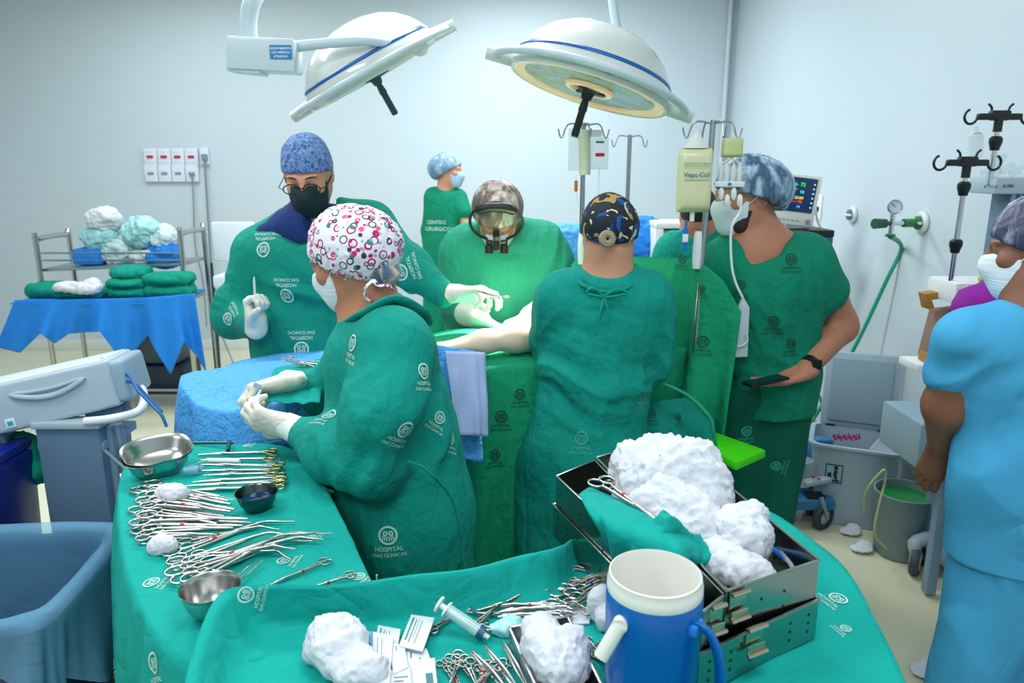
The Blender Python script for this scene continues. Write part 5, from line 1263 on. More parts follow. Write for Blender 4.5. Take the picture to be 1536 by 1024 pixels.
# ================================================================== MONITOR
Ym = 4.0
mo = empty('patient_monitor', W(1190, 300, y=Ym), 'patient monitor with coloured vital sign figures behind the man in scrubs', 'monitor')
Rm = Matrix.Rotation(.12, 3, 'Y') @ Matrix.Rotation(-.1, 3, 'Z')
cm = W(1189, 299, y=Ym); wm, hm = px(66, Ym), px(74, Ym)
m = MB(); m.box(cm, (wm, .10, hm), Rm, .014); m.build('casing', cream_p, mo)
m = MB(); sc_c = cm + Rm @ Vector((-.005, -.052, .028)); m.box(sc_c, (wm * .84, .004, hm * .66), Rm, .001); m.build('screen', mat('monitor_screen', '#0b1d3a', .2, emit=('#0f2a55', .6)), mo)
def em(c_): return mat('screen_' + c_[1:], c_, .4, emit=(c_, 1.1))
def scr(txt, x, z, s_, c_): text_obj('screen_figures', txt, sc_c + Rm @ Vector((x, -.004, z)), Rm @ Vector((1, 0, 0)), Rm @ Vector((0, 0, 1)), s_, em(c_), mo)
scr('72', .028, .045, .026, '#2fe03a'); scr('98', .030, .008, .022, '#38b8d8'); scr('120/80', .015, -.022, .020, '#c8c43a'); scr('36', .030, -.042, .022, '#f03030'); scr('14', .024, -.068, .020, '#38b8d8'); scr('18', -.045, -.064, .026, '#f03030')
m = MB(); m.tube([sc_c + Rm @ Vector((-.095 + .1 * i / 24, -.004, .05 + .012 * ((i % 6 == 3) - .4 * (i % 6 == 4)))) for i in range(25)], .0013, 5); m.build('green_trace', em('#2fe03a'), mo)
m = MB(); m.tube([sc_c + Rm @ Vector((-.095 + .1 * i / 24, -.004, .022 + .008 * math.sin(i * .9))) for i in range(25)], .0013, 5); m.build('green_trace', em('#2fe03a'), mo)
m = MB(); m.tube([sc_c + Rm @ Vector((-.095 + .12 * i / 24, -.004, -.036 + .003 * math.sin(i * .9))) for i in range(25)], .0011, 5); m.build('red_trace', em('#f03030'), mo)
for i in range(6):
    m = MB(); m.box(sc_c + Rm @ Vector((.088, -.004, .06 - i * .024)), (.008, .002, .006), Rm); m.build('side_icon', em('#9fd0e8'), mo)
m = MB(); m.lathe([(0, 0), (.014, 0), (.012, .012), (0, .012)], 18, zmat(cm + Rm @ Vector((.085, -.05, -.105)), Rm @ Vector((0, -1, 0)))); m.build('dial_knob', mat('knob_grey', '#8c9296', .4), mo)
for i in range(6):
    m = MB(); m.box(cm + Rm @ Vector((-.09 + i * .024, -.052, -.105)), (.014, .004, .008), Rm, .001); m.build('button', grey_p, mo)
ac = empty('monitor_trolley', (cm.x, Ym + .1, 0), 'dark blue trolley carrying the patient monitor', 'trolley')
m = MB(); m.box(W(1190, 346, y=Ym + .05), (px(82, Ym), .36, px(10, Ym)), None, .006); m.build('top_shelf', black_p, ac)
m = MB(); m.box(W(1195, 358, y=Ym + .05), (px(70, Ym), .34, px(16, Ym)), None, .006); m.build('drawer', bluecyan, ac)
zt = W(1190, 366, y=Ym).z; m = MB(); m.box((cm.x, Ym + .12, (zt + .12) / 2), (.26, .30, zt - .14), None, .01); m.build('cabinet', white_p, ac)
for i in range(4):
    m = MB(); m.lathe([(0, -.014), (.04, -.014), (.04, .014), (0, .014)], 16, zmat((cm.x + (-.1 if i % 2 else .1), Ym + (.02 if i < 2 else .22), .04), (1, 0, 0))); m.build('caster', dark_p, ac)
c_ = WX(1228, 311, XR - .004); o = empty('socket_plate', c_, 'white socket plate with a black socket on the right wall by the monitor', 'socket plate')
m = MB(); m.box(c_, (.014, .10, .15), None, .004); m.build('plate', white_p, o); m = MB(); m.box(c_ + Vector((-.01, 0, -.01)), (.012, .04, .03), None, .003); m.build('socket', black_p, o)
m = MB(); m.tube([W(1222, 300, y=Ym), W(1226, 330, y=Ym + .02), W(1234, 346, y=Ym)], .006, 8, smooth=4); tag(m.build('monitor_lead', hose_w), 'white lead running down the right side of the patient monitor', 'cable')

# ================================================================== RIGHT: ANAESTHESIA MACHINE, HOOK STANDS, BINS
def hookstand(u, v, y, label, vb, joints, sx=1.0):
    top = W(u, v, y=y); o = empty('hook_stand', (top.x, y, 0), label, 'hook stand', 'black hooked stands at the right'); w_ = px(30, y) * sx
    m = MB(); m.box(top, (w_ * 2, .022, .022), None, .006); m.box(top + Vector((0, 0, .004)), (w_ * .9, .028, .034), None, .008); m.tube([top, top - Vector((0, 0, .05))], .014, 12); m.build('cross_bar', black_p, o)
    for s_ in (-1, 1):
        a = top + Vector((s_ * w_, 0, 0)); m = MB()
        m.tube([a + Vector((s_ * .020 * (1 - math.cos(t)) , 0, 0)) + Vector((0, 0, -.026 * math.sin(t))) if False else a + Vector((s_ * (.022 - .022 * math.cos(t)), 0, -.024 * math.sin(t))) for t in np.linspace(0, 4.4, 14)], .0045, 8); m.build('hook', black_p, o)
        m = MB(); b = top + Vector((s_ * w_ * .38, 0, .01)); m.tube([b, b + Vector((s_ * .002, 0, .02)), b + Vector((s_ * .014, 0, .032))], .004, 8, smooth=3); m.build('hook', black_p, o)
    bot = Vector((top.x, y, vb))
    m = MB(); m.tube([top, bot], .0085, 12); m.build('pole', chrome, o)
    for jv in joints:
        jz = W(u, jv, y=y).z; m = MB(); m.lathe([(0, -.026), (.014, -.026), (.017, -.012), (.021, .0), (.021, .014), (.014, .022), (0, .022)], 14, Matrix.Translation((top.x, y, jz))); m.build('height_collar', black_p, o)
    return o
hookstand(1451, 244, 2.56, 'lower of the two black hooked stands, in front of the grey column', W(1450, 418, y=2.6).z - .02, (282, 368))
hookstand(1499, 175, 2.62, 'taller black hooked stand at the top right edge', W(1490, 268, y=2.6).z - .02, (214,), 1.05)
am = empty('anaesthesia_machine', (1.72, 2.75, 0), 'grey anaesthesia machine with upright column at the right wall', 'anaesthesia machine')
def bx(name, u0, v0, u1, v1, y, dpt, m_, bev=.01, par=None):
    a, b = W(u0, v0, y=y), W(u1, v1, y=y); m = MB(); m.box(((a.x + b.x) / 2, y + dpt / 2, (a.z + b.z) / 2), (abs(b.x - a.x), dpt, abs(b.z - a.z)), None, bev); return m.build(name, m_, par)
def wbx(name, x0, x1, y0, y1, z0, z1, m_, bev=.01, par=None):
    m = MB(); m.box(((x0 + x1) / 2, (y0 + y1) / 2, (z0 + z1) / 2), (x1 - x0, y1 - y0, z1 - z0), None, bev); return m.build(name, m_, par)
wbx('top_panel', 1.665, 1.92, 2.58, 2.74, W(1490, 291, y=2.6).z, W(1490, 266, y=2.6).z, grey_p, .012, am)
text_obj('maker_lettering', 'KTECH', W(1486, 282, y=2.577), (1, 0, 0), (0, 0, 1), .015, mat('navy_ink', '#20306c', .5), am)
text_obj('model_lettering', 'X-500', W(1512, 281, y=2.577), (1, 0, 0), (0, 0, 1), .015, inkblack, am)
wbx('column', 1.745, 1.82, 2.62, 2.72, 1.30, W(1490, 289, y=2.6).z, grey_col, .006, am)
m = MB(); m.box((1.782, 2.618, 1.47), (.006, .006, .28)); m.box((1.757, 2.618, 1.47), (.014, .006, .30)); m.build('column_groove', grey_p, am)
zw = W(1450, 418, y=2.6).z
wbx('worktop', 1.53, 1.92, 2.50, 2.68, zw - .075, zw, white_p, .012, am)
wbx('front_body', 1.625, 1.72, 2.56, 2.67, .55, zw - .07, grey_m, .008, am)
wbx('main_body', 1.72, 1.92, 2.54, 2.70, .30, zw - .07, grey_p, .01, am)
wbx('base', 1.76, 1.91, 2.62, 2.95, .10, .17, grey_m, .02, am)
wbx('lower_cabinet', 1.78, 1.91, 2.62, 2.92, .16, .50, grey_m, .02, am)
dw_ = wbx('drawer', 1.56, 1.91, 2.64, 2.94, .56, .74, mat('drawer_grey_blue', '#8ea6b2', .45), .01, am)
wbx('handle_slot', 1.66, 1.76, 2.632, 2.645, .64, .69, mat('dark_slot', '#102433', .4), .003, dw_)
wbx('front_line', 1.57, 1.90, 2.634, 2.642, .590, .594, dark_p, 0, dw_)
for (uu, vv) in ((1374, 832), (1446, 812), (1530, 840)):
    c_ = W(uu, vv, y=2.82 if uu < 1400 else 2.9); c_.z = .062; c_.x = min(c_.x, 1.80); m = MB(); m.lathe([(0, -.018), (.055, -.018), (.06, -.010), (.06, .010), (.055, .018), (0, .018)], 22, zmat(c_, (.8, -.55, 0))); cw = m.build('caster_wheel', mat('tyre_grey', '#3d4a50', .6), am)
    m = MB(); m.lathe([(0, -.022), (.040, -.022), (.040, .022), (0, .022)], 20, zmat(c_, (.8, -.55, 0))); m.build('hub', mat('hub_cream', '#a9b0a0', .4), cw)
    m = MB(); m.tube([c_ + Vector((.01, 0, .01)), c_ + Vector((0, .02, .07)), c_ + Vector((.06, .03, .09)), c_ + Vector((.12, .02, .12))], [.02, .03, .028, .02], 12, smooth=3); m.build('caster_fork', grey_p, am)
# small things on the machine
fl = empty('cloth_bundle', W(1485, 432, y=2.52), 'yellow-green bundle lying on the worktop beside the grey column', 'cloth bundle')
rs = random.Random(3)
for i in range(9):
    c_ = W(1474 + rs.uniform(0, 24), 408 + rs.uniform(0, 14), y=2.5 + rs.uniform(0, .03)); m = MB(); d_ = Vector((rs.uniform(-1, 1), rs.uniform(-1, 1), rs.uniform(.2, 1))); m.lathe([(0, -.012), (.009, -.006), (.012, .006), (.006, .016), (0, .018)], 8, zmat(c_, d_)); m.build('petal', mat('yellow_green_petals', '#a9bf5a', .6), fl)
vs_ = empty('ventilator_bottle', W(1460, 222, y=2.7), 'clear plastic ventilator bottle hanging beneath the taller hooked stand', 'bottle')
m = MB(); m.tube([W(1464, 190, y=2.68), W(1464, 198, y=2.68), W(1464, 204, y=2.68), W(1464, 236, y=2.68)], [.006, .010, .024, .022], 14); m.build('bottle', clearp, vs_)
m = MB(); m.box(W(1464, 200, y=2.68), (.03, .02, .006), None, .002); m.build('cap', white_p, vs_)
bc = empty('breathing_circuit', W(1505, 256, y=2.66), 'clear breathing circuit pieces lying on top of the grey panel', 'breathing circuit')
for i, (uu, vv) in enumerate(((1484, 254), (1500, 240), (1512, 252), (1526, 256), (1492, 262))):
    m = MB(); c_ = W(uu, vv, y=2.66); m.tube([c_ + Vector((-.025, 0, -.012)), c_, c_ + Vector((.02, .01, .015))], [.012, .014, .010], 10, smooth=3); m.build('tube_piece', clearp, bc)
pj = mk('purple_jacket', sdf_mesh([ell(W(1482, 462, y=2.30), (.10, .09, .075), None, .05), ell(W(1520, 446, y=2.30), (.10, .08, .09), None, .05), ell(W(1560, 460, y=2.3), (.14, .1, .12), None, .05)], .007), purple_m, fold=[(None, 1, .008, (1, 0, .6), .06)], seed=4)
tag(pj, 'purple cloth jacket heaped on the grey machine behind the blue scrubs', 'jacket')
cb_ = empty('cardboard_box', W(1395, 480, y=2.66), 'tilted brown cardboard carton with an open flap beside the machine', 'box')
m = MB(); m.prism([W(1394, 462, y=2.68), W(1428, 458, y=2.68), W(1424, 538, y=2.68), W(1376, 530, y=2.68)], .09, (0, -1, 0), .002); m.build('carton', card, cb_)
m = MB(); m.prism([W(1388, 441, y=2.60), W(1424, 436, y=2.60), W(1424, 446, y=2.60), W(1398, 450, y=2.60), W(1402, 462, y=2.60), W(1393, 464, y=2.60)], .05, (0, 1, 0), .001); m.build('open_flap', card2, cb_)
m = MB(); m.box(W(1388, 535, y=2.62), (.02, .06, .03)); m.build('bottom_flap', card2, cb_)
sf = empty('side_shelf', (1.62, 2.68, 0), 'white side shelf carrying the cardboard carton', 'shelf')
m = MB(); m.box(W(1402, 546, y=2.64) , (.20, .14, .03), None, .008); m.build('shelf_board', white_p, sf)
zs = W(1395, 545, y=2.66).z; xs = W(1395, 545, y=2.66).x; m = MB(); m.box((xs + .12, 2.66, zs / 2), (.04, .04, zs - .03), None, .004); m.build('post', grey_m, sf)
# grey bin
gb = empty('waste_bin', (1.62, 3.42, 0), 'large translucent grey waste bin with its lid standing open', 'bin')
def frus(cx, cy, w0, d0, w1, d1, z0, z1, th=.006, rz=0, inner=True):
    m = MB(); bm = m.bm; R = Matrix.Rotation(rz, 3, 'Z')
    def ring(w_, d_, z, rr=.05):
        out = []
        for sx, sy, a0 in ((1, 1, 0), (-1, 1, 90), (-1, -1, 180), (1, -1, 270)):
            for k in range(5):
                a = math.radians(a0 + k * 22.5); p = R @ Vector((sx * (w_ / 2 - rr) + rr * math.cos(a), sy * (d_ / 2 - rr) + rr * math.sin(a), 0)); out.append(bm.verts.new((cx + p.x, cy + p.y, z)))
        return out
    Rg = [ring(w0, d0, z0), ring(w1, d1, z1), ring(w1 + .03, d1 + .03, z1 + .002, .06), ring(w1 + .03, d1 + .03, z1 + .014, .06), ring(w1 - th * 2, d1 - th * 2, z1 + .014), ring(w0 - th * 2, d0 - th * 2, z0 + th)]
    for A, Bq in zip(Rg, Rg[1:]):
        for k in range(20): bm.faces.new((A[k], A[(k+1) % 20], Bq[(k+1) % 20], Bq[k]))
    bm.faces.new(Rg[0][::-1]); bm.faces.new(Rg[-1])
    return m
BNX, BNY = 1.675, 3.36
frus(BNX, BNY, .32, .25, .39, .32, .004, .40, rz=-.42).build('body', binwhite, gb)
m = MB(); Rl = Matrix.Rotation(-.42, 3, 'Z') @ Matrix.Rotation(math.radians(-6), 3, 'X'); lc_ = Vector((BNX, BNY, .60)) + Matrix.Rotation(-.42, 3, 'Z') @ Vector((.0, .18, 0)); m.box(lc_, (.34, .025, .38), Rl, .012); m.build('lid', mat('bin_lid_grey', '#9fb4c0', .4), gb)
m = MB(); m.box(lc_ + Rl @ Vector((0, -.02, 0)), (.28, .012, .32), Rl, .005); m.build('lid_inset', mat('bin_lid_inset', '#8ba1ae', .45), gb)
for s_ in (-1, 1): m = MB(); m.box(Vector((BNX, BNY, .42)) + Matrix.Rotation(-.42, 3, 'Z') @ Vector((s_ * .12, .165, 0)), (.05, .03, .03), Matrix.Rotation(-.42, 3, 'Z'), .006); m.build('hinge', dark_p, gb)
Rb = Matrix.Rotation(-.42, 3, 'Z') @ Matrix.Rotation(.10, 3, 'X'); fc = Vector((BNX, BNY, 0)) + Matrix.Rotation(-.42, 3, 'Z') @ Vector((-.085, -.150, .27))
m = MB(); m.box(fc, (.075, .003, .10), Rb); m.build('label_plate', mat('bin_label_blue', '#9cc0d4', .5), gb)
m = MB()
for dx_, dz_, w_, h_ in ((0, .047, .075, .004), (0, -.047, .075, .004), (-.036, 0, .004, .098), (.036, 0, .004, .098)): m.box(fc + Rb @ Vector((dx_, -.003, dz_)), (w_, .002, h_), Rb)
m.build('label_border', inkblack, gb)
m = MB(); m.tube([fc + Rb @ Vector((.008, -.004, .018)), fc + Rb @ Vector((.006, -.004, -.010)), fc + Rb @ Vector((.014, -.004, -.028))], [.008, .007, .004], 8); m.lathe([(0, -.002), (.009, -.002), (.009, .002), (0, .002)], 14, zmat(fc + Rb @ Vector((.008, -.004, .033)), Rb @ Vector((0, -1, 0)))); m.box(fc + Rb @ Vector((-.018, -.003, -.008)), (.016, .003, .022), Rb); m.build('litter_symbol', inkblack, gb)
m = MB(); m.box(fc + Rb @ Vector((0, -.003, -.036)), (.055, .002, .008), Rb); m.build('label_caption', inkblack, gb)
pinkp = MB()
for i in range(16):
    a = W(1250 + i * 2.6, 654 + (i % 3) * 1.5, z=.425); pinkp.box(a, (.006, .004, .020 + .012 * (i % 2)), Matrix.Rotation(.3 * (i % 3 - 1), 3, 'Y'))
pinkp.build('pink_lettering', mat('pink_ink', '#c02a6a', .5), gb)
bl = sheet([W(1345, 628, y=3.42), W(1360, 655, y=3.45)], [W(1300, 676, y=3.32), W(1348, 690, y=3.3)], 14, 14, white_cl, 'paper_sheet', amp=.006, waves=1.3)
tag(bl, 'white paper sheet hanging out of the grey waste bin', 'paper')
# bucket
bk = empty('bucket', (1.75, 3.0, 0), 'grey pedal bucket with green inside standing before the grey bin', 'bucket')
bcx, bcy = 1.745, 3.00
m = MB(); m.lathe([(0, .004), (.10, .004), (.104, .01), (.128, .29), (.132, .295), (.132, .302), (.124, .302), (.10, .02), (0, .016)], 40, Matrix.Translation((bcx, bcy, 0))); m.build('body', mat('bucket_grey', '#7f9296', .45), bk)
m = MB(); m.lathe([(0, .262), (.119, .262), (.119, .268), (0, .268)], 40, Matrix.Translation((bcx, bcy, 0))); m.build('green_liner', mat('deep_green_plastic', '#0f7a3a', .4), bk)
m = MB(); m.tube([W(1296, 765, y=2.98), W(1300, 735, y=2.92), W(1325, 705, y=2.90), W(1328, 720, y=2.90), W(1318, 760, y=2.88), W(1312, 800, y=2.86), W(1330, 822, y=2.88)], .005, 8, smooth=8)
tag(m.build('yellow_tube', hose_y), 'thin yellow tube looped over the edge of the grey bucket', 'tube')
# blue machine with caster
bmz = empty('suction_unit', (1.45, 3.30, 0), 'steel-blue wheeled suction unit beside the grey waste bin', 'suction unit')
def wz(u, v, y): return W(u, v, y=y)
a, b = wz(1188, 672, 3.42), wz(1222, 735, 3.42); m = MB(); m.box((a + b) / 2 + Vector((-.05, .1, 0)), (.22, .22, abs(a.z - b.z)), None, .015); m.build('housing', bluecyan, bmz)
a, b = wz(1220, 660, 3.34), wz(1242, 745, 3.34); m = MB(); m.box((a + b) / 2 + Vector((0, .03, 0)), (abs(b.x - a.x), .06, abs(a.z - b.z)), None, .008); m.build('front_panel', mat('panel_blue', '#3f7fb0', .4), bmz)
m = MB(); m.tube([wz(1204, 690, 3.30), wz(1204, 725, 3.30)], .05, 18); m.build('jar', clearp, bmz)
m = MB(); m.box(wz(1226, 721, 3.26), (.12, .05, .022), Matrix.Rotation(-.2, 3, 'Y'), .006); m.build('tray', grey_p, bmz)
for i, cc_ in enumerate((red_p, mat('orange_plastic', '#c9731c', .4), mat('green_ink', '#1f8a5a', .5))): m = MB(); m.box(wz(1220 + i * 8, 715 + i * 2, 3.25), (.014, .014, .008), None, .002); m.build('cap', cc_, bmz)
m = MB(); m.box(wz(1221, 745, 3.26), (.085, .06, .035), None, .004); m.build('lower_block', black_p, bmz)
c_ = W(1234, 782, z=.062); c_ = W(1234, 782, y=3.22); c_.z = .065
m = MB(); m.lathe([(.034, -.014), (.060, -.014), (.064, -.008), (.064, .008), (.060, .014), (.034, .014)], 28, zmat(c_, (.5, -.86, 0)), closed=True); ty = m.build('caster_tyre', mat('tyre_dark', '#2c3a40', .6), bmz)
m = MB(); m.lathe([(0, -.010), (.035, -.010), (.035, .010), (0, .010)], 24, zmat(c_, (.5, -.86, 0))); m.lathe([(0, -.018), (.012, -.018), (.012, .018), (0, .018)], 14, zmat(c_, (.5, -.86, 0))); m.build('caster_hub', grey_p, ty)
m = MB(); m.tube([c_ + Vector((.01, -.025, 0)), c_ + Vector((-.01, -.02, .06)), c_ + Vector((-.02, 0, .10))], [.014, .02, .024], 10, flat=.5); m.build('caster_fork', grey_m, bmz)
for q in ((-.16, .12), (.0, .16)):
    m = MB(); m.lathe([(0, -.014), (.045, -.014), (.045, .014), (0, .014)], 18, zmat((c_.x + q[0], c_.y + q[1], .046), (1, 0, 0))); m.build('rear_caster', dark_p, bmz)
m = MB(); m.box((c_.x - .08, c_.y + .12, .125), (.26, .26, .05), None, .01); m.build('chassis', bluecyan, bmz)
# papers on the floor
for i, (uu, vv, s_, lb) in enumerate(((1275, 798, .05, 'crumpled printed paper scrap on the floor beside the grey bucket'), (1292, 824, .05, 'flat printed paper scrap on the floor before the grey bucket'), (1392, 1008, .06, 'crumpled white scrap on the floor at the feet of the orderly'))):
    c_ = W(uu, vv, z=.01); bm_ = crumple('paper_scrap', [(c_ + Vector((0, 0, .006)), (s_, s_ * .8, .007), .01), (c_ + Vector((.03, .03, .012)), (s_ * .5, s_ * .6, .012), .02)], paper, .004, (.005, 70), cut=.002)
    tag(bm_, lb, 'paper scrap')

# ================================================================== LEFT: ELECTROSURGICAL UNIT ON ITS CART
es = empty('electrosurgical_unit', (-1.55, 2.15, .95), 'pale grey tilted electronic unit with a curved grip recess at the left', 'medical unit')
A0, A1 = W(-70, 592, y=2.02), W(160, 540, y=2.12)
ex = (A1 - A0).normalized(); upv = Vector((0, .10, 1)).normalized(); ey = upv.cross(ex).normalized()
Lx = (A1 - A0).length; Hh = .145; Dd = .26
R_ = Matrix((ex, ey, ex.cross(ey))).transposed(); ez = ex.cross(ey)
cE = A1 - ex * Lx / 2 + ey * Dd / 2 - ez * Hh / 2
m = MB(); m.box(cE, (Lx, Dd, Hh), R_, .012, 3); m.build('housing', mat('unit_shell', '#a9b9c8', .4), es)
m = MB(); m.box(cE + ez * (Hh / 2), (Lx - .03, Dd - .02, .006), R_, .003); m.build('top_cover', mat('unit_top', '#c6cfdc', .4), es)
m = MB(); m.box(cE + ex * (Lx / 2 + .010), (.05, Dd * .95, Hh * .9), R_, .02, 4); m.build('rear_panel', mat('unit_rear', '#8fa6b8', .4), es)
gc = A1 - ex * .175 - ez * .050 - ey * .002
pts = [gc + ex * (-.105 + .21 * i / 14) - ez * (.030 * math.sin(math.pi * i / 14)) + ez * .014 for i in range(15)]
m = MB(); m.tube(pts, [.004] + [.011] * 13 + [.004], 10, up=tuple(ez), flat=.9); m.build('grip_lip', mat('unit_shell', '#a9b9c8', .4), es)
m = MB(); m.tube([gc + ex * (-.10 + .20 * i / 14) + ez * (.016 - .010 * math.sin(math.pi * i / 14)) - ey * .001 for i in range(15)], [.002] + [.007] * 13 + [.002], 8, up=tuple(ez), flat=.9); m.build('grip_recess', mat('unit_shell', '#a9b9c8', .4), es)
m = MB(); m.box(A1 - ex * .30 - ez * .118 - ey * .002, (.028, .003, .028), R_, .001); m.build('badge', mat('badge_white', '#c9e4ea', .4), es)
m = MB(); m.box(A1 - ex * .30 - ez * .118 - ey * .004, (.014, .003, .012), R_); m.build('badge_mark', mat('badge_teal', '#2f9ab0', .4), es)
for s_, l_ in ((-.06, .11), (-.40, .12)):
    m = MB(); m.box(A1 + ex * s_ - ez * (Hh + .022) + ey * .07, (l_, .09, .042), R_, .008); m.build('support_foot', mat('slate_blue_plastic', '#3c6480', .45), es)
m = MB(); m.lathe([(0, -.002), (.004, -.002), (.004, .002), (0, .002)], 10, zmat(A1 - ex * .03 + ey * .06 + ez * .003, ez)); m.build('screw', steel_d, es)
ct = empty('equipment_cart', (-1.35, 2.25, 0), 'slate grey equipment cart with column and white loop handle at the left', 'cart')
a, b = W(44, 622, y=2.05), W(146, 622, y=2.05)
xc = (a.x + b.x) / 2; m = MB(); m.box((xc, 2.08, (a.z - .04 + .12) / 2), (b.x - a.x - .01, .05, a.z - .16), None, .008); m.build('column_panel', grey_col, ct)
m = MB(); m.box((xc, 2.08, a.z - .035), (b.x - a.x + .004, .07, .02), None, .006); m.build('column_top', grey_p, ct)
m = MB(); m.tube([(xc + .10, 2.10, a.z - .05), (xc + .10, 2.10, .10)], .012, 10); m.tube([(xc + .125, 2.11, a.z - .05), (xc + .125, 2.11, .10)], .010, 10); m.build('side_rods', grey_m, ct)
m = MB(); m.tube([W(128, 632, y=2.05), W(165, 628, y=2.05), W(205, 618, y=2.10), W(215, 604, y=2.16), W(213, 584, y=2.24), W(198, 578, y=2.30), W(178, 580, y=2.32)], .013, 12, smooth=6); m.build('loop_handle', white_p, ct)
m = MB(); m.box((xc - .02, 2.30, .14), (.30, .40, .03), None, .01); m.build('bottom_shelf', grey_m, ct)
a2, b2 = W(128, 640, y=2.32), W(188, 706, y=2.32); m = MB(); m.box(((a2.x + b2.x) / 2, 2.34, (a2.z + b2.z) / 2), (b2.x - a2.x, .10, a2.z - b2.z), None, .008); m.build('cable_box', mat('unit_dark', '#5a7690', .5), ct)
a2, b2 = W(-40, 708, y=2.25), W(52, 722, y=2.25); m = MB(); m.box(((a2.x + b2.x) / 2, 2.22, (a2.z + b2.z) / 2), (b2.x - a2.x, .30, .02), None, .004); m.build('side_shelf', mat('shelf_slate', '#5a7690', .5), ct)
m = MB(); m.box((xc, 2.16, .88), (.20, .20, .03), None, .006); m.build('top_plate', grey_m, ct)
for q in ((-.13, .06), (.13, .06), (-.13, .38), (.13, .38)):
    m = MB(); m.lathe([(0, -.014), (.045, -.014), (.045, .014), (0, .014)], 16, zmat((xc - .02 + q[0] * .9, 2.08 + q[1], .046), (1, 0, 0))); m.build('caster', dark_p, ct)
    m = MB(); m.tube([(xc - .02 + q[0] * .9, 2.08 + q[1], .07), (xc - .02 + q[0] * .9, 2.08 + q[1], .14)], .012, 8); m.build('caster_stem', grey_m, ct)
c_ = W(34, 680, y=2.12); o = crumple('green_towel', [(c_, (.06, .05, .07), .03), (c_ + Vector((.02, 0, -.05)), (.07, .05, .05), .03)], linen_m, .006, (.006, 60)); tag(o, 'crumpled green towel stuffed between the cart and navy lid', 'towel')
c_ = W(160, 665, y=2.13); o = crumple('clear_bag', [(c_, (.055, .03, .075), .03), (c_ + Vector((.02, 0, .05)), (.03, .02, .05), .03)], clearp, .006, (.008, 50)); tag(o, 'crumpled clear plastic bag hanging beside the cart column', 'bag')
m = MB(); m.tube([W(178, 566, y=2.16), W(192, 562, y=2.14), W(206, 584, y=2.10), W(225, 604, y=2.08), W(242, 622, y=2.06), W(250, 640, y=2.05)], .005, 8, smooth=6); tag(m.build('blue_cable', cable_b), 'blue cable leaving the pale grey unit towards the drape', 'cable')
m = MB(); m.tube([W(178, 575, y=2.16), W(200, 574, y=2.12), W(224, 598, y=2.10), W(243, 618, y=2.08)], .0045, 8, smooth=6); tag(m.build('blue_cable', cable_b), 'second blue cable running close beneath the first one', 'cable')
m = MB(); m.tube([W(158, 676, y=2.05), W(178, 694, y=2.0), W(198, 712, y=1.93), W(204, 722, y=1.9)], .004, 8, smooth=6); tag(m.build('grey_cable', cable_g), 'thin grey cable sagging from the clear bag to the kidney dish', 'cable')
# navy bin with liner, and navy lid beyond it
nb = empty('waste_bin', (-1.32, 1.60, 0), 'navy blue waste bin with a clear liner folded over its rim', 'bin')
NX, NY = -1.33, 1.60
frus(NX, NY, .42, .38, .56, .44, .004, .70, rz=.10).build('body', binblue, nb)
ml = MB(); R = Matrix.Rotation(.10, 3, 'Z'); rs = random.Random(5)
def linerf(s, t):
    a = s * 2 * math.pi; sx = math.copysign(abs(math.cos(a)) ** .35, math.cos(a)); sy = math.copysign(abs(math.sin(a)) ** .35, math.sin(a))
    if t < .45: k = (t / .45); w_, d_, z = .42 + .115 * k, .35 + .065 * k, .25 + .485 * k; wob = .010 * math.sin(a * 9 + 4 * k) * (1 - k) - .004 + .004 * abs(math.sin(a * 23 + 2 * k))
    elif t < .6: k = (t - .45) / .15; w_, d_, z = .535 + .09 * k, .415 + .09 * k, .735 + .012 * math.sin(math.pi * k); wob = .003 * math.sin(a * 9)
    else: k = (t - .6) / .4; w_, d_, z = .625 + .03 * k, .505 + .03 * k, .735 - (.19 + .07 * math.sin(a * 2 + 1.0) + .03 * math.sin(a * 5)) * k; wob = (.018 * math.sin(a * 7 + 1 + k) + .014 * math.sin(a * 13 + 3 * k) + .006 * math.sin(a * 31 + 5 * k)) * k
    p = R @ Vector((sx * w_ / 2, sy * d_ / 2, 0)); l_ = p.length; p = p * (1 + wob / l_)
    return Vector((NX + p.x, NY + p.y, z))
ml.grid(linerf, 160, 30, wrap=True); ml.build('clear_liner', liner, nb, sharp=180)
nl = empty('navy_container', (-1.62, 1.98, 0), 'dark navy container standing at the left edge behind the bin', 'container')
m = MB(); m.box((-1.59, 2.0, .44), (.22, .22, .87), Matrix.Rotation(.06, 3, 'Y'), .03); m.build('body', mat('navy_gloss', '#0a1a6a', .35), nl)
m = MB(); m.box((-1.585, 2.0, .885), (.24, .24, .03), Matrix.Rotation(.06, 3, 'Y'), .012); m.build('lid', mat('navy_lid', '#0c2080', .35), nl)

# ================================================================== BACK LEFT CART
YC = 5.1
bc_ = empty('linen_cart', (W(175, 590, y=YC).x, YC, 0), 'steel two-tier cart holding packs and folded linens at the back wall', 'cart')
xl, xr = W(66, 400, y=YC).x, W(280, 400, y=YC).x; zs1 = W(170, 400, y=YC).z; zs2 = W(170, 446, y=YC - .1).z
m = MB(); m.box(((xl + xr) / 2, YC + .15, zs1), (xr - xl, .36, .02), Matrix.Rotation(-.04, 3, 'Y'), .004); m.build('upper_shelf', steel_d, bc_)
for xx, zz in ((xl, W(70, 358, y=YC).z), (xr, W(272, 350, y=YC).z)):
    m = MB(); m.tube([(xx, YC - .05, .1), (xx, YC - .05, zz - .05), (xx, YC - .02, zz), (xx, YC + .30, zz), (xx, YC + .34, zz - .05), (xx, YC + .34, .1)], .018, 12, smooth=4); m.build('end_frame', steel, bc_)
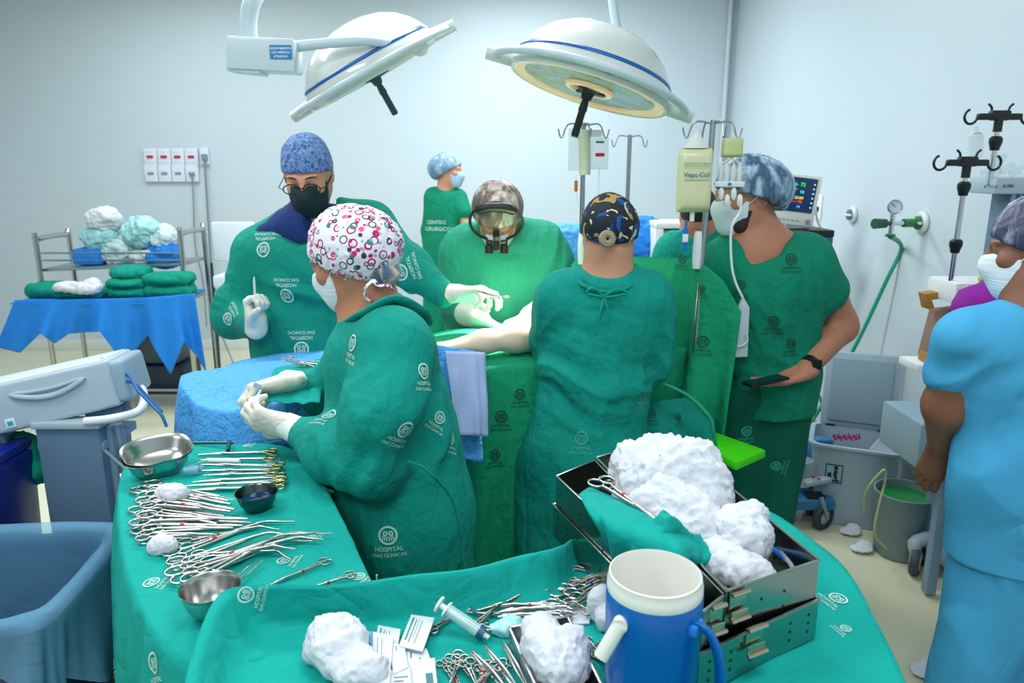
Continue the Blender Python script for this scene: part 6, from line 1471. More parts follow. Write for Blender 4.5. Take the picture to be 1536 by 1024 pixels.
for zz in (zs1 + .05, zs1 + .10):
    m = MB(); m.tube([(xl, YC - .04, zz), (xr, YC - .04, zz)], .006, 8); m.build('guard_rail', steel_d, bc_)
m = MB(); m.box(((xl + xr) / 2, YC - .05, zs2 - .02), (xr - xl + .05, .55, .03), None, .006); m.build('lower_shelf', steel_d, bc_)
m = MB(); m.box(((xl + xr) / 2, YC + .1, W(170, 590, y=YC).z + .06), (xr - xl, .42, .02), None, .004); m.build('bottom_shelf', steel_d, bc_)
for xx in (xl + .02, xr - .02):
    for yy in (YC - .02, YC + .3):
        m = MB(); m.lathe([(0, -.015), (.05, -.015), (.05, .015), (0, .015)], 16, zmat((xx, yy, .052), (1, 0, 0))); m.build('caster', black_p, bc_)
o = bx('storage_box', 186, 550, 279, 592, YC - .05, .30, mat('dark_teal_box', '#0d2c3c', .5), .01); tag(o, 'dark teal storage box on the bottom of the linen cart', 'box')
o = bx('basket', 190, 505, 268, 545, YC, .25, mat('wire_dark_grey', '#42535c', .5), .01); tag(o, 'dark grey basket under the blue drape of the linen cart', 'basket')  # basket as a solid block in one even dark grey
# blue drape with pointed corners
dd_ = bmesh.new(); mb = MB()
topz = [(22, 450), (80, 449), (150, 448), (220, 446), (292, 440)]
botz = [(-6, 520), (30, 529), (60, 500), (82, 515), (104, 500), (150, 497), (186, 546), (222, 502), (230, 520), (256, 562), (276, 512), (296, 535), (310, 560)]
def lerpl(L, s):
    xs = [p[0] for p in L]; q = xs[0] + (xs[-1] - xs[0]) * s
    return q, float(np.interp(q, xs, [p[1] for p in L]))
def dfn(s, t):
    a = lerpl(topz, s); b = lerpl(botz, s); yy = YC - .36 + .05 * math.sin(s * 21) * t + .03 * math.sin(s * 47 + 1) * t
    u_ = a[0] + (b[0] - a[0]) * t; v_ = a[1] + (b[1] - a[1]) * t
    return W(u_, v_, y=yy)
mb.grid(dfn, 120, 24); hang = mb.build('hanging_cloth', blue_dk, None, sharp=180, solid=.003)
tag(hang, 'deep blue cloth with pointed corners hanging from the linen cart', 'drape')
m = MB(); zz = zs2 + .004; m.box(((xl + xr) / 2, YC - .08, zz), (xr - xl + .06, .56, .010), None, .003); m.build('top_cloth', blue_dk, hang)
def linen(u, v, w_, h_, y, label, m_=linen_m, seed=0, n=1, cat='folded linen'):
    c_ = W(u, v, y=y); pr = []
    ww, hh = px(w_, y) / 2, px(h_, y) / 2
    for i in range(n):
        zc = c_.z - hh + hh * (2 * i + 1) / n
        pr += [cone((c_.x - ww * .75, y, zc), (c_.x + ww * .75, y, zc), hh / n * 1.06, hh / n * 1.06, (0, 1, 0), 1, .006), cone((c_.x - ww * .75, y + .10, zc), (c_.x + ww * .75, y + .10, zc), hh / n * 1.06, hh / n * 1.06, (0, 1, 0), 1, .01),
               ell((c_.x, y + .05, zc), (ww, .12, hh / n * 1.05), None, .01)]
    o = mk('folded_linen', sdf_mesh(pr, .009), m_, None, fine=(.005, 40), seed=seed); return tag(o, label, cat)
linen(72, 436, 60, 22, YC - .15, 'flat folded green linen at the left end of the blue cart cloth', seed=1)
linen(118, 440, 76, 16, YC - .25, 'green linen lying under the white cloth on the cart', seed=2)
c_ = W(100, 430, y=YC - .3); o = crumple('white_cloth', [(c_, (.09, .06, .035), .03), (W(128, 432, y=YC - .3), (.10, .07, .04), .03), (W(140, 428, y=YC - .28), (.05, .05, .05), .03)], white_cl, .01, (.010, 40)); tag(o, 'crumpled white cloth on the green linen of the back cart', 'cloth')
linen(190, 432, 62, 28, YC - .2, 'lower thick stack of green linens in the middle of the back cart', seed=3, n=2)
linen(192, 410, 44, 20, YC - .16, 'smaller folded green linen topmost on the middle stack', seed=4, n=1, m_=gown2_m)
linen(250, 428, 70, 36, YC - .2, 'rumpled green linens at the right end of the back cart', seed=5, n=2)
o = bx('blue_pack', 104, 373, 150, 398, YC + .05, .22, blue_dk, .03); tag(o, 'small blue wrapped pack on the top shelf of the back cart', 'pack')
for i, (uu, vv, rx, rz, m_, lb) in enumerate([
        (156, 330, .12, .09, paper, 'tall white wrapped pack topmost on the left of the back cart shelf'), (150, 358, .13, .10, teal_pk, 'aqua printed pack beneath the tall white one'), (176, 376, .12, .11, mat('pale_film_pack', '#c7dde0', .35, bump=[(25, (1,1,1), .8)]), 'pale film-wrapped pack in the middle of the cart shelf'),
        (212, 348, .13, .11, teal_pk, 'aqua printed pack with a flat top right of the white one'), (246, 358, .09, .10, mat('pale_film_pack', '#c7dde0', .35), 'pale plastic pack leaning right of the aqua packs'), (222, 385, .14, .07, paper, 'low white pack along the front of the cart shelf'), (246, 383, .13, .09, blue_dk, 'crumpled blue pack at the right end of the cart shelf')]):
    c_ = W(uu, vv, y=YC + .12 + .02 * (i % 3)); o = crumple('wrapped_pack', [(c_, (rx, .09, rz), .03), (c_ + Vector((rx * .4, -.02, rz * .3)), (rx * .6, .08, rz * .6), .03)], m_, .009, (.020, 20), seed=i); tag(o, lb, 'pack')
# chair and stand behind the surgeon
YH = 5.3
ch = empty('visitor_chair', (W(345, 500, y=YH).x, YH, 0), 'white chair with thin dark legs behind the surgeon in glasses', 'chair')
o = bx('backrest', 315, 333, 385, 392, YH, .05, mat('chair_white', '#dfe8ee', .4), .02, ch)
o = bx('seat', 318, 414, 385, 432, YH - .30, .40, mat('chair_white', '#dfe8ee', .4), .015, ch)
for uu, yy in ((320, YH - .25), (380, YH - .25), (320, YH + .04), (380, YH + .04)):
    c_ = W(uu, 425, y=yy); m = MB(); m.tube([(c_.x, c_.y, W(320, 395, y=YH).z if yy > YH else c_.z), (c_.x - .02, c_.y, .01)], .011, 8); m.build('leg', dark_p, ch)
m = MB(); m.tube([W(322, 470, y=YH - .28), W(332, 500, y=YH - .3), W(344, 530, y=YH - .3), W(352, 548, y=YH - .5)], .006, 8, smooth=5); tag(m.build('floor_cable', cable_g), 'thin dark cable trailing to the floor behind the surgeon in glasses', 'cable')
o = bx('lime_panel', 578, 350, 601, 368, 4.4, .04, lime, .01); tag(o, 'small lime green panel behind the shoulder of the surgeon in glasses', 'panel')
zz = W(590, 360, y=4.4); m = MB(); m.tube([(zz.x - .03, 4.43, zz.z - .05), (zz.x - .03, 4.43, .02)], .012, 8); m.lathe([(0, 0), (.14, 0), (.12, .02), (0, .03)], 20, Matrix.Translation((zz.x - .03, 4.43, 0))); m.build('panel_stand', steel_d, o)
# blue-draped table at the back
bt = empty('back_table', (W(905, 400, y=4.6).x, 4.6, 0), 'blue-draped back table seen on both sides of the black print cap', 'table')
za = W(850, 350, y=4.6).z
m = MB(); m.box((W(905, 400, y=4.6).x, 4.65, za - .12), (px(170, 4.6), .45, .04), None, .01); m.build('tabletop', steel_d, bt)
for sx_ in (-1, 1):
    for sy_ in (-1, 1): m = MB(); m.tube([(W(905, 400, y=4.6).x + sx_ * px(78, 4.6), 4.65 + sy_ * .19, za - .13), (W(905, 400, y=4.6).x + sx_ * px(78, 4.6), 4.65 + sy_ * .19, .01)], .014, 8); m.build('leg', steel_d, bt)
o = crumple('blue_bundle', [(W(845, 352, y=4.5), (.16, .14, .07), .05), (W(848, 372, y=4.4), (.14, .08, .12), .05), (W(857, 398, y=4.38), (.08, .06, .12), .05)], blue_dr, .012, (.012, 22)); tag(o, 'light blue cloth bundle left of the black print cap', 'cloth bundle')
o = crumple('blue_bundle', [(W(962, 348, y=4.5), (.13, .12, .10), .05), (W(984, 348, y=4.45), (.07, .09, .06), .04), (W(952, 372, y=4.42), (.14, .09, .10), .05)], blue_dk, .012, (.016, 24)); tag(o, 'deep blue crumpled cloth bundle right of the black print cap', 'cloth bundle')
wc = empty('white_cart', (W(1000, 400, y=4.2).x, 4.2, 0), 'white side cart between the blue bundle and the person behind the bag', 'cart')
bx('top', 984, 334, 1060, 343, 4.2, .3, white_p, .01, wc); bx('side_panel', 984, 343, 992, 420, 4.2, .3, white_p, .005, wc); bx('cabinet', 992, 345, 1055, 480, 4.24, .26, mat('cart_teal_grey', '#9fb4b8', .5), .005, wc)
a_ = W(1020, 480, y=4.24); m = MB(); m.box((a_.x, 4.37, a_.z / 2), (.2, .2, a_.z), None, .005); m.build('plinth', grey_m, wc)

# ================================================================== INSTRUMENT TABLES
TZ = .93
def stand_table(name, x, y, w_, d_, rz, label):
    o = empty(name, (x, y, 0), label, 'table'); R = Matrix.Rotation(rz, 3, 'Z')
    m = MB(); m.box((x, y, TZ - .022), (w_, d_, .022), R, .004); m.build('tabletop', steel_d, o)
    for sx_ in (-1, 1):
        for sy_ in (-1, 1):
            p = Vector((x, y, 0)) + R @ Vector((sx_ * (w_ / 2 - .04), sy_ * (d_ / 2 - .04), 0)); m = MB(); m.tube([(p.x, p.y, TZ - .03), (p.x, p.y, .01)], .014, 10); m.build('leg', steel_d, o)
    return o
def pz(u, v, z=TZ): q = W(u, v, z=z); return (q.x, q.y)
PA = [pz(176, 720), pz(196, 684), pz(250, 668), pz(430, 664), pz(470, 690), pz(560, 872), pz(560, 900), pz(400, 985), pz(330, 1010), pz(230, 960), pz(180, 830)]
TA = draped_table(PA, TZ, .12, drape_m, name='table_drape', flare=.04, amp=.026, waves=22, seed=11, zoff=lambda x, y: .004 * math.sin(x * 31 + y * 12) * math.sin(y * 17))
tag(TA, 'teal drape with printed emblems covering the left instrument table', 'table drape')
stand_table('instrument_table', -.63, 1.52, .34, .60, .47, 'left instrument table under the teal drape beside the navy bin')
for a_ in [(240, 873, .034, 1.5), (436, 842, .030, 1.45), (235, 1012, .04, .6), (172, 1004, .034, .5), (412, 692, .022, 1.8), (356, 708, .018, 1.6), (546, 868, .028, 1.0), (474, 806, .02, 1.3), (375, 668, .022, 1.5)]: decal(TA, *a_, off=.0015)
def rimB(x, y):
    # the cloth stands up along the back-left edge of this table
    a = 1 / (1 + math.exp((x - .12) * 40)); b = 1 / (1 + math.exp((.84 - y) * 30))
    return .075 * a * b
PBx = [(-.475, .96), (-.495, 1.09), (-.47, 1.12), (-.28, 1.118), (-.05, 1.18), (.10, 1.262), (.16, 1.50), (.24, 1.66), (.40, 1.74), (.56, 1.60), (.64, 1.44), (.66, 1.26), (.62, 1.05), (.57, .80), (.40, .64), (-.2, .58), (-.42, .70)]
TB = draped_table(PBx, TZ, .10, drape_m, name='table_drape', flare=.03, amp=.034, waves=18, seed=21, rim=rimB, zoff=lambda x, y: .003 * math.sin(x * 27) * math.sin(y * 23))
tag(TB, 'teal drape with a raised back edge covering the front instrument table', 'table drape')
stand_table('instrument_table', .14, .97, .70, .40, .1, 'front instrument table under the raised teal drape')
for a_ in [(383, 893, .030, 1.3), (1246, 900, .036, -1.2), (1262, 945, .02, -1.2)]: decal(TB, *a_, off=.0015)

# ------------------------------------------------------------------ instruments (lengthwise along +X from the rings to the tip)
def prot(kind, L, ringm, bend=0.0, gap=.028, rr=.0150, open_=0.0, band=None, name='surgical_clamp', th=.0030, ringsep=1.0):
    o = bpy.data.objects.new(name, None); COL.objects.link(o); o.empty_display_size = .02
    piv = .66 * L if kind != 'scissors' else .6 * L
    for s in (-1, 1):
        m = MB()
        rc = Vector((0, s * gap * .5 * ringsep + s * open_ * .02, s * .0008))
        pts = [rc + Vector((rr * 1.25, -s * rr * .3, 0)), Vector((.22 * L, s * (.006 + open_ * .012), s * .0008)), Vector((.5 * L, s * .0035, s * .0008)), Vector((piv, 0, s * .0010))]
        tip = Vector((L, -s * (.0008 + open_ * .008), 0)); rad = [th, th * 1.05, th * 1.2, th * 1.5]
        if bend:
            kx = L * .84; ln = L * .33
            pts += [Vector((kx - .01, -s * .0008, 0)), Vector((kx + .01, -s * .0008 - math.sin(bend) * .006, 0)), Vector((kx + math.cos(bend) * ln * .6, -math.sin(bend) * ln * .6, 0)), Vector((kx + math.cos(bend) * ln, -math.sin(bend) * ln - s * .0004, 0))]
            rad += [th * 1.1, th, th * .8, th * .5]
        else:
            pts += [Vector((L * .85, -s * (.0012 + open_ * .005), 0)), tip]; rad += [th * 1.1, th * .5]
        m.tube(pts, rad, 7, smooth=4); m.build('shank', steel, o, sharp=60)
        m = MB(); m.tube([rc + Vector((rr * 1.25 * math.cos(a), rr * math.sin(a), 0)) for a in [2 * math.pi * i / 20 for i in range(21)]], th * .85, 7); m.build('finger_ring', ringm, o, sharp=60)
    m = MB(); m.lathe([(0, -.003), (.003, -.003), (.003, .003), (0, .003)], 10, Matrix.Translation((piv, 0, 0))); m.build('pivot_screw', steel_d, o)
    if kind == 'clamp':
        m = MB(); m.box((.17 * L, 0, 0), (.004, .012, .002)); m.build('ratchet', steel, o)
    if band:
        m = MB(); m.tube([Vector((.36 * L, .0046, .0008)), Vector((.40 * L, .0042, .0008))], th * 1.45, 8); m.build('colour_band', band, o)
    return o
blue_b = mat('blue_plastic_band', '#1d3f9c', .4)
PR = {'clamp': (prot('clamp', .20, steel, band=red_p), .20), 'clampn': (prot('clamp', .20, steel, band=None), .20), 'clampb': (prot('clamp', .18, steel, band=blue_b), .18),
      'bent': (prot('clamp', .24, steel, bend=.75, band=red_p), .24 * .98), 'bentn': (prot('clamp', .24, steel, bend=.8), .24),
      'holder': (prot('clamp', .24, steel, band=red_p, name='needle_holder', th=.0026), .24), 'gold': (prot('clamp', .24, gold, name='needle_holder', th=.0026, rr=.012), .24),
      'goldsc': (prot('scissors', .24, gold, name='surgical_scissors', th=.0024), .24), 'scissors': (prot('scissors', .17, steel, open_=.5, name='surgical_scissors', th=.0024), .17),
      'small': (prot('clamp', .14, steel, rr=.0115, band=blue_b), .14), 'smallr': (prot('clamp', .14, steel, rr=.0115, band=red_p), .14)}
def tweezer():
    o = bpy.data.objects.new('tissue_forceps', None); COL.objects.link(o)
    for s in (-1, 1):
        m = MB(); m.tube([(0, 0, s * .0012), (.03, 0, s * .004), (.10, 0, s * .007), (.17, 0, s * .003), (.21, 0, s * .0008)], [.003, .0045, .0042, .003, .0012], 7, smooth=4, flat=.35); m.build('arm', steel, o, sharp=60)
    return o
PR['tweezer'] = (tweezer(), .21)
USED = set()
def put(kind, a, b, z, label, group, flip=1, tilt=0.0, cat=None):
    """lay an instrument on the cloth from picture point a (rings) to b (tip)"""
    src, L = PR[kind]; A = W(a[0], a[1], z=z); Bp = W(b[0], b[1], z=z); d = Bp - A
    o = src if kind not in USED else copy_tree(src); USED.add(kind)
    k = d.length / L
    if k > 1.6: k = 1.6
    o.location = A; o.rotation_euler = (0 if flip > 0 else math.pi, -tilt, math.atan2(d.y, d.x)); o.scale = (k, min(k, 1.15), 1)
    tag(o, label, cat or {'needle_holder': 'needle holder', 'surgical_clamp': 'clamp', 'surgical_scissors': 'scissors', 'tissue_forceps': 'forceps'}[o.name.split('.')[0]], group)
    return o
ORD = ['first', 'second', 'third', 'fourth', 'fifth', 'sixth', 'seventh', 'eighth', 'ninth', 'tenth', 'eleventh', 'twelfth', 'thirteenth', 'fourteenth', 'fifteenth', 'sixteenth', 'seventeenth', 'eighteenth']
zt = TZ + .007
row = [((217, 730), (342, 752)), ((227, 737), (346, 757)), ((225, 745), (352, 765)), ((229, 753), (346, 768)), ((213, 759), (336, 775)), ((221, 765), (334, 779)), ((227, 770), (325, 786)), ((215, 777), (372, 779)), ((221, 782), (377, 785)), ((216, 790), (365, 789)), ((222, 796), (350, 792)), ((217, 803), (322, 802)), ((221, 809), (317, 806)), ((224, 728), (330, 745))]
for i, (a, b) in enumerate(row):
    put('clamp' if i % 3 == 0 else 'clampn', a, b, zt + .004 * (i % 4), 'steel clamp in the row left of the dark bowl, %s from its far side' % ORD[i], 'steel clamps packed in a row on the left table', tilt=.01)
for i, (a, b) in enumerate([((262, 832), (395, 783)), ((266, 845), (402, 799)), ((269, 861), (440, 800)), ((292, 869), (423, 802)), ((279, 815), (388, 790)), ((296, 834), (417, 826)), ((316, 843), (446, 806)), ((284, 852), (410, 818)), ((300, 862), (428, 812))]):
    put('bent' if i % 2 == 0 else 'bentn', a, (a[0] + (b[0] - a[0]) * 1.12, a[1] + (b[1] - a[1]) * 1.12), zt + .004 * (i % 4), 'angled-tip clamp in the fan above the steel bowl, %s from its far side' % ORD[i], 'angled clamps fanned out on the left table', tilt=.01)
put('holder', (487, 842), (395, 882), zt, 'steel needle holder with a red band lying alone, nearer the angled clamps', 'pair of lone needle holders')
put('holder', (526, 862), (434, 893), zt, 'steel needle holder with a red band lying alone, nearer the front table', 'pair of lone needle holders')
for i, (k, a, b) in enumerate([('gold', (407, 677), (297, 682)), ('goldsc', (405, 687), (300, 690)), ('gold', (418, 698), (301, 697)), ('goldsc', (414, 704), (299, 706)), ('gold', (420, 714), (289, 723)), ('goldsc', (418, 721), (276, 729)), ('gold', (420, 728), (278, 736)), ('goldsc', (410, 709), (305, 713))]):
    put(k, a, b, zt + .003 * (i % 3), 'gold-ringed instrument beyond the dark bowl, %s from the far table edge' % ORD[i], 'gold-ringed instruments on the left table')
put('tweezer', (284, 746), (352, 748), zt, 'plain steel forceps pointing at the dark bowl from the gauze ball', 'plain forceps')
put('tweezer', (350, 872), (396, 838), zt + .006, 'plain steel forceps beneath the fan of angled clamps by the steel bowl', 'plain forceps')
put('tweezer', (330, 690), (282, 700), zt, 'short plain forceps beside the kidney dish', 'plain forceps')
# rod across the far edge
m = MB(); m.tube([W(290, 664, z=TZ + .01), W(350, 664, z=TZ + .01)], .004, 8); m.tube([W(344, 662, z=TZ + .02), W(342, 676, z=TZ + .01)], .006, 8)
tag(m.build('retractor', mat('dark_tinted_steel', '#3b6a60', .3, .9)), 'dark steel retractor lying along the far edge of the left table', 'retractor')
# syringe-like white tool among gold rings
m = MB(); m.tube([W(310, 690, z=TZ + .012), W(360, 691, z=TZ + .012)], [.006, .007], 12); o = m.build('scalpel', white_p); tag(o, 'white plastic scalpel lying between the gold-ringed instruments', 'scalpel')
m = MB(); m.tube([W(276, 706, z=TZ + .012), W(298, 704, z=TZ + .012)], [.010, .011], 14); m.tube([W(298, 704, z=TZ + .012), W(304, 700, z=TZ + .012)], .004, 8); tag(m.build('clear_cup', mat('clear_blue_plastic', '#7fb6d8', .2, alpha=.6)), 'small clear blue cup tool beside the kidney dish', 'cup')

# ------------------------------------------------------------------ dishes
def bowl(u, v, R_, Hh_, label, m_, seed=0):
    c_ = W(u, v, z=TZ); o = empty('bowl', c_, label, 'bowl'); m = MB()
    k = [(0, .002), (.42, .004), (.62, .10), (.85, .45), (.97, .85), (1.0, 1.0), (1.04, 1.02), (1.03, 1.05), (.985, 1.02), (.95, .86), (.82, .48), (.6, .14), (.4, .03), (0, .03)]
    m.lathe([(a * R_, z * Hh_) for a, z in k], 48, Matrix.Translation(c_)); m.build('body', m_, o, sharp=70)
    return o
bowl(320, 922, .050, .055, 'shiny steel bowl half tucked under the raised drape edge', steel)
o = bowl(387, 764, .046, .044, 'small dark steel bowl holding blue liquid beside the gold rings', mat('dark_steel', '#5a6668', .22, 1.0))
c_ = W(387, 764, z=TZ); m = MB(); m.lathe([(0, .026), (.037, .026), (.037, .027), (0, .027)], 32, Matrix.Translation(c_)); m.build('blue_liquid', mat('dark_blue_liquid', '#0d2b4a', .05), o)
def kidney(u, v, label, zz, rot, s=1.0):
    c_ = W(u, v, z=zz); o = empty('kidney_dish', c_, label, 'kidney dish', 'nested kidney dishes'); mb = MB(); R = Matrix.Rotation(rot, 3, 'Z')
    def shape(a, k):
        x = .080 * math.cos(a); y = .066 * math.sin(a) + .022 * math.cos(a) ** 2 * 1.0
        if math.sin(a) < 0: y = .020 * math.sin(a) * 1.0 + .030 * math.cos(a) ** 2 - .022 * abs(math.cos(a)) - .004
        return Vector((x * k, (y - .008) * k, (y + .03) * k * .42))
    prof = [(.0, .003), (.5, .002), (.74, .003), (.84, .012), (.93, .030), (1.0, .036), (1.05, .037), (1.05, .0395), (.99, .0385), (.92, .031), (.82, .014), (.72, .0055), (.4, .005), (0, .005)]
    rings = []
    for k, z in prof:
        rings.append([mb.bm.verts.new(c_ + R @ (shape(2 * math.pi * i / 56, max(k, .01)) * s) + Vector((0, 0, z * s))) for i in range(56)])
    for A, Bq in zip(rings, rings[1:]):
        for i in range(56): mb.bm.faces.new((A[i], A[(i+1) % 56], Bq[(i+1) % 56], Bq[i]))
    mb.build('body', steel, o, sharp=70); return o
kidney(241, 712, 'lower steel kidney dish at the far corner of the left table', TZ + .001, .75, 1.0)
kidney(242, 708, 'upper steel kidney dish nested in the lower one', TZ + .009, .75, 1.0)

# ------------------------------------------------------------------ gauze balls and heap
def gz(name, blobs, label, cat, group=None, seed=0, amp=.006, fr=70, h=.004, m_=None):
    o = crumple(name, blobs, m_ or white_cl, h, (amp, fr), seed=seed, fold=[(None, 1, amp * 1.3, (1, .5, .3), .06), (None, 1, amp * 1.1, (-.4, 1, .5), .04)]); return tag(o, label, cat, group)
def Bq(u, v, z, r, k=.02): return (W(u, v, z=z), r, k)
gz('gauze_ball', [Bq(258, 742, TZ + .018, (.030, .020, .018)), Bq(246, 740, TZ + .016, (.016, .016, .014))], 'white gauze ball between the kidney dish and the clamp row', 'gauze', 'gauze balls on the left table', 1, .003, 120, .003)
gz('gauze_ball', [Bq(246, 812, TZ + .020, (.024, .024, .022)), Bq(236, 818, TZ + .014, (.016, .014, .012)), Bq(256, 818, TZ + .014, (.014, .012, .012))], 'white gauze ball at the near end of the clamp row', 'gauze', 'gauze balls on the left table', 2, .003, 120, .003)
G2 = 'white sponges heaped on the trays'
gz('gauze_sponge', [Bq(1010, 712, 1.10, (.085, .085, .07), .04), Bq(1050, 735, 1.08, (.05, .07, .06), .04), Bq(970, 722, 1.08, (.06, .05, .05), .04)], 'biggest white sponge heap at the far end of the steel trays', 'gauze', G2, 3, .009, 55, .0045)
gz('gauze_sponge', [Bq(1010, 760, 1.08, (.075, .06, .05), .04), Bq(1045, 790, 1.07, (.055, .06, .045), .04), Bq(960, 712, 1.09, (.04, .04, .012), .03), Bq(940, 706, 1.09, (.03, .02, .008), .03)], 'flatter white sponge in the middle of the trays with a fraying edge', 'gauze', G2, 4, .007, 60, .0045)
gz('gauze_sponge', [Bq(1110, 800, 1.08, (.050, .06, .055), .03), Bq(1130, 775, 1.09, (.026, .026, .034), .03), Bq(1138, 762, 1.11, (.012, .012, .020), .02)], 'white sponge with a raised corner at the right wall of the tray', 'gauze', G2, 5, .006, 70, .004)
gz('gauze_sponge', [Bq(1090, 838, 1.06, (.055, .045, .035), .03), Bq(1125, 862, 1.055, (.035, .026, .022), .03), Bq(1150, 862, 1.05, (.018, .016, .012), .02)], 'white sponge spilling over the near corner of the tray', 'gauze', G2, 6, .006, 70, .004)
gz('gauze_sponge', [Bq(506, 958, TZ + .035, (.042, .035, .035), .03), Bq(480, 975, TZ + .02, (.022, .02, .02), .02), Bq(520, 990, TZ + .025, (.045, .03, .028), .03), Bq(545, 1010, TZ + .02, (.035, .03, .022), .03)], 'white crumpled gauze left of the paper packets on the front table', 'gauze', None, 7, .004, 80, .0035)
gz('gauze_sponge', [Bq(820, 962, TZ + .04, (.036, .035, .03), .03), Bq(836, 995, TZ + .04, (.042, .035, .035), .03), Bq(855, 968, TZ + .045, (.022, .02, .03), .02), Bq(812, 945, TZ + .035, (.024, .02, .02), .02)], 'white gauze piled in the narrow steel tray by the blue jug', 'gauze', None, 8, .005, 75, .0035)

# ------------------------------------------------------------------ steel sterilising trays
def tray(name, c4, z0, z1, label, th=.0018, holes=True, group='perforated steel trays', m_=None):
    """four rim corners (x, y) anticlockwise, from floor z0 to rim z1"""
    P = [Vector((x, y, 0)) for x, y in c4]; cen = sum(P, Vector()) / 4; o = empty(name, (cen.x, cen.y, z0), label, 'steel tray', group)
    m_ = m_ or steel_mr
    for i in range(4):
        a, b = P[i], P[(i+1) % 4]; d = (b - a).normalized(); n = Vector((d.y, -d.x, 0)); L = (b - a).length; H = z1 - z0
        m = MB(); R = Matrix((d, n, Vector((0, 0, 1)))).transposed()
        m.box((a + b) / 2 + Vector((0, 0, (z0 + z1) / 2)), (L, th, H), R); m.box((a + b) / 2 + Vector((0, 0, z1)), (L + .004, .005, .003), R, .001)
        w_ = m.build('wall', m_, o)
        if holes:
            m = MB(); m.mi = 1; m.bm.from_mesh(w_.data); nx = max(2, int(L / .045))
            for k in range(nx):
                for j in range(3):
                    if (k % 4 == 3): continue
                    q = a + d * (L * (k + .5) / nx) + Vector((0, 0, z0 + H * (.28 + .22 * j))); m.lathe([(0, -th * .5 - .0006), (.0028, -th * .5 - .0006), (.0028, th * .5 + .0006), (0, th * .5 + .0006)], 8, zmat(q, n))
            od = w_; bpy.data.objects.remove(od); m.build('wall', [m_, inkblack], o)
    m = MB(); vs = [m.bm.verts.new((p.x, p.y, z0)) for p in P]; m.bm.faces.new(vs); m.build('floor_sheet', m_, o, recalc=False, solid=.002)
    return o
def rp(u, v, z): q = W(u, v, z=z); return (q.x, q.y)
ZR = 1.075
A1_, A2_, A3_, A4_ = rp(895, 686, ZR), rp(1004, 655, ZR), rp(1228, 840, ZR), rp(1090, 886, ZR)
B1_, B3_ = rp(835, 714, ZR - .005), rp(1054, 918, ZR - .005)
B2_, B4_ = (A1_[0] - .004, A1_[1] - .003), (A4_[0] - .004, A4_[1] - .003)
tA = tray('sterilising_tray', [A1_, A4_, A3_, A2_], TZ + .022, ZR, 'deep perforated steel tray on the right holding most of the sponges')
tB = tray('sterilising_tray', [B1_, B3_, B4_, B2_], TZ + .022, ZR - .005, 'deep perforated steel tray on the left holding the green cloth')
C3, C4 = rp(1069, 974, TZ + .085), rp(1245, 902, TZ + .085)
ld_ = (Vector((*A2_, 0)) - Vector((*A3_, 0))).normalized(); lw = (Vector((*C3, 0)) - Vector((*C4, 0))).normalized()
off = .005
cA = [Vector((*B1_, 0)) + ld_ * off + lw * off, Vector((*B3_, 0)) - ld_ * off + lw * off, Vector((*A3_, 0)) - ld_ * off - lw * off, Vector((*A2_, 0)) + ld_ * off - lw * off]
tC = tray('outer_tray', [(p.x, p.y) for p in cA], TZ + .004, TZ + .075, 'low outer steel container enclosing the two deep trays')
# clasps
def clasp(par, c_, s_, k=1.0):
    d = (Vector((*A3_, 0)) - Vector((*A4_, 0))).normalized(); n = Vector((d.y, -d.x, 0)); R = Matrix((d, n, Vector((0, 0, 1)))).transposed()
    m = MB()
    for dz_, yy, h_ in ((0, .004, .030), (-.022, .010, .016)): m.box(c_ + n * yy + Vector((0, 0, dz_)), (.036 * k, .003, h_), R, .001)
    m.tube([c_ + n * .010 - d * .019 * k + Vector((0, 0, .014)), c_ + n * .010 + d * .019 * k + Vector((0, 0, .014))], .004, 8); m.tube([c_ + n * .014 - d * .020 * k + Vector((0, 0, -.028)), c_ + n * .014 + d * .020 * k + Vector((0, 0, -.028))], .0035, 8)
    m.build('clasp', mat('warm_steel_clasp', '#c9bda6', .25, 1.0), par)
fm = lambda P_, Q_, t, z: Vector((P_[0] + (Q_[0] - P_[0]) * t, P_[1] + (Q_[1] - P_[1]) * t, z))
clasp(tA, fm(A4_, A3_, .10, ZR - .018), 1, .9); clasp(tC, fm((cA[1].x, cA[1].y), (cA[2].x, cA[2].y), .42, TZ + .07), 1)
clasp(tB, fm(B3_, B4_, .55, ZR - .02), 1, .7)
# green cloth in the left tray
def up(u, v, z): return W(u, v, z=z)
o = sheet([up(868, 742, 1.085), up(884, 730, 1.095), up(935, 752, 1.10), up(985, 775, 1.11), up(1030, 795, 1.10), up(1062, 818, 1.075)], [up(915, 820, 1.00), up(925, 850, .99), up(945, 862, .99), up(985, 870, 1.0), up(1025, 862, 1.01), up(1055, 850, 1.02)], 80, 50, drape_m, 'green_cloth', amp=.013, waves=3.2, seed=6, grow=.5, mid=[up(890, 778, 1.11), up(905, 790, 1.115), up(940, 806, 1.12), up(985, 822, 1.12), up(1025, 832, 1.11), up(1060, 838, 1.07)])
rl = mk('cloth_roll', sdf_mesh([cone(up(975, 800, 1.10), up(1050, 832, 1.075), .030, .022, (0, 0, 1), .8, .03), cone(up(960, 812, 1.10), up(1000, 806, 1.105), .018, .028, None, 1, .03)], .0035), drape_m, o, fold=[(None, 1, .010, (1, -.9, .2), .028)], seed=8, fine=(.002, 60))
tag(o, 'bunched teal cloth stuffed into the left deep tray behind the jug', 'cloth')
put('clamp', (902, 722), (988, 782), 1.115, 'long steel clamp with red band resting across the bunched teal cloth', 'clamps in the trays', cat='clamp')
put('clampn', (918, 722), (965, 752), 1.07, 'steel clamp lying inside the left tray behind the bunched cloth', 'clamps in the trays', cat='clamp')
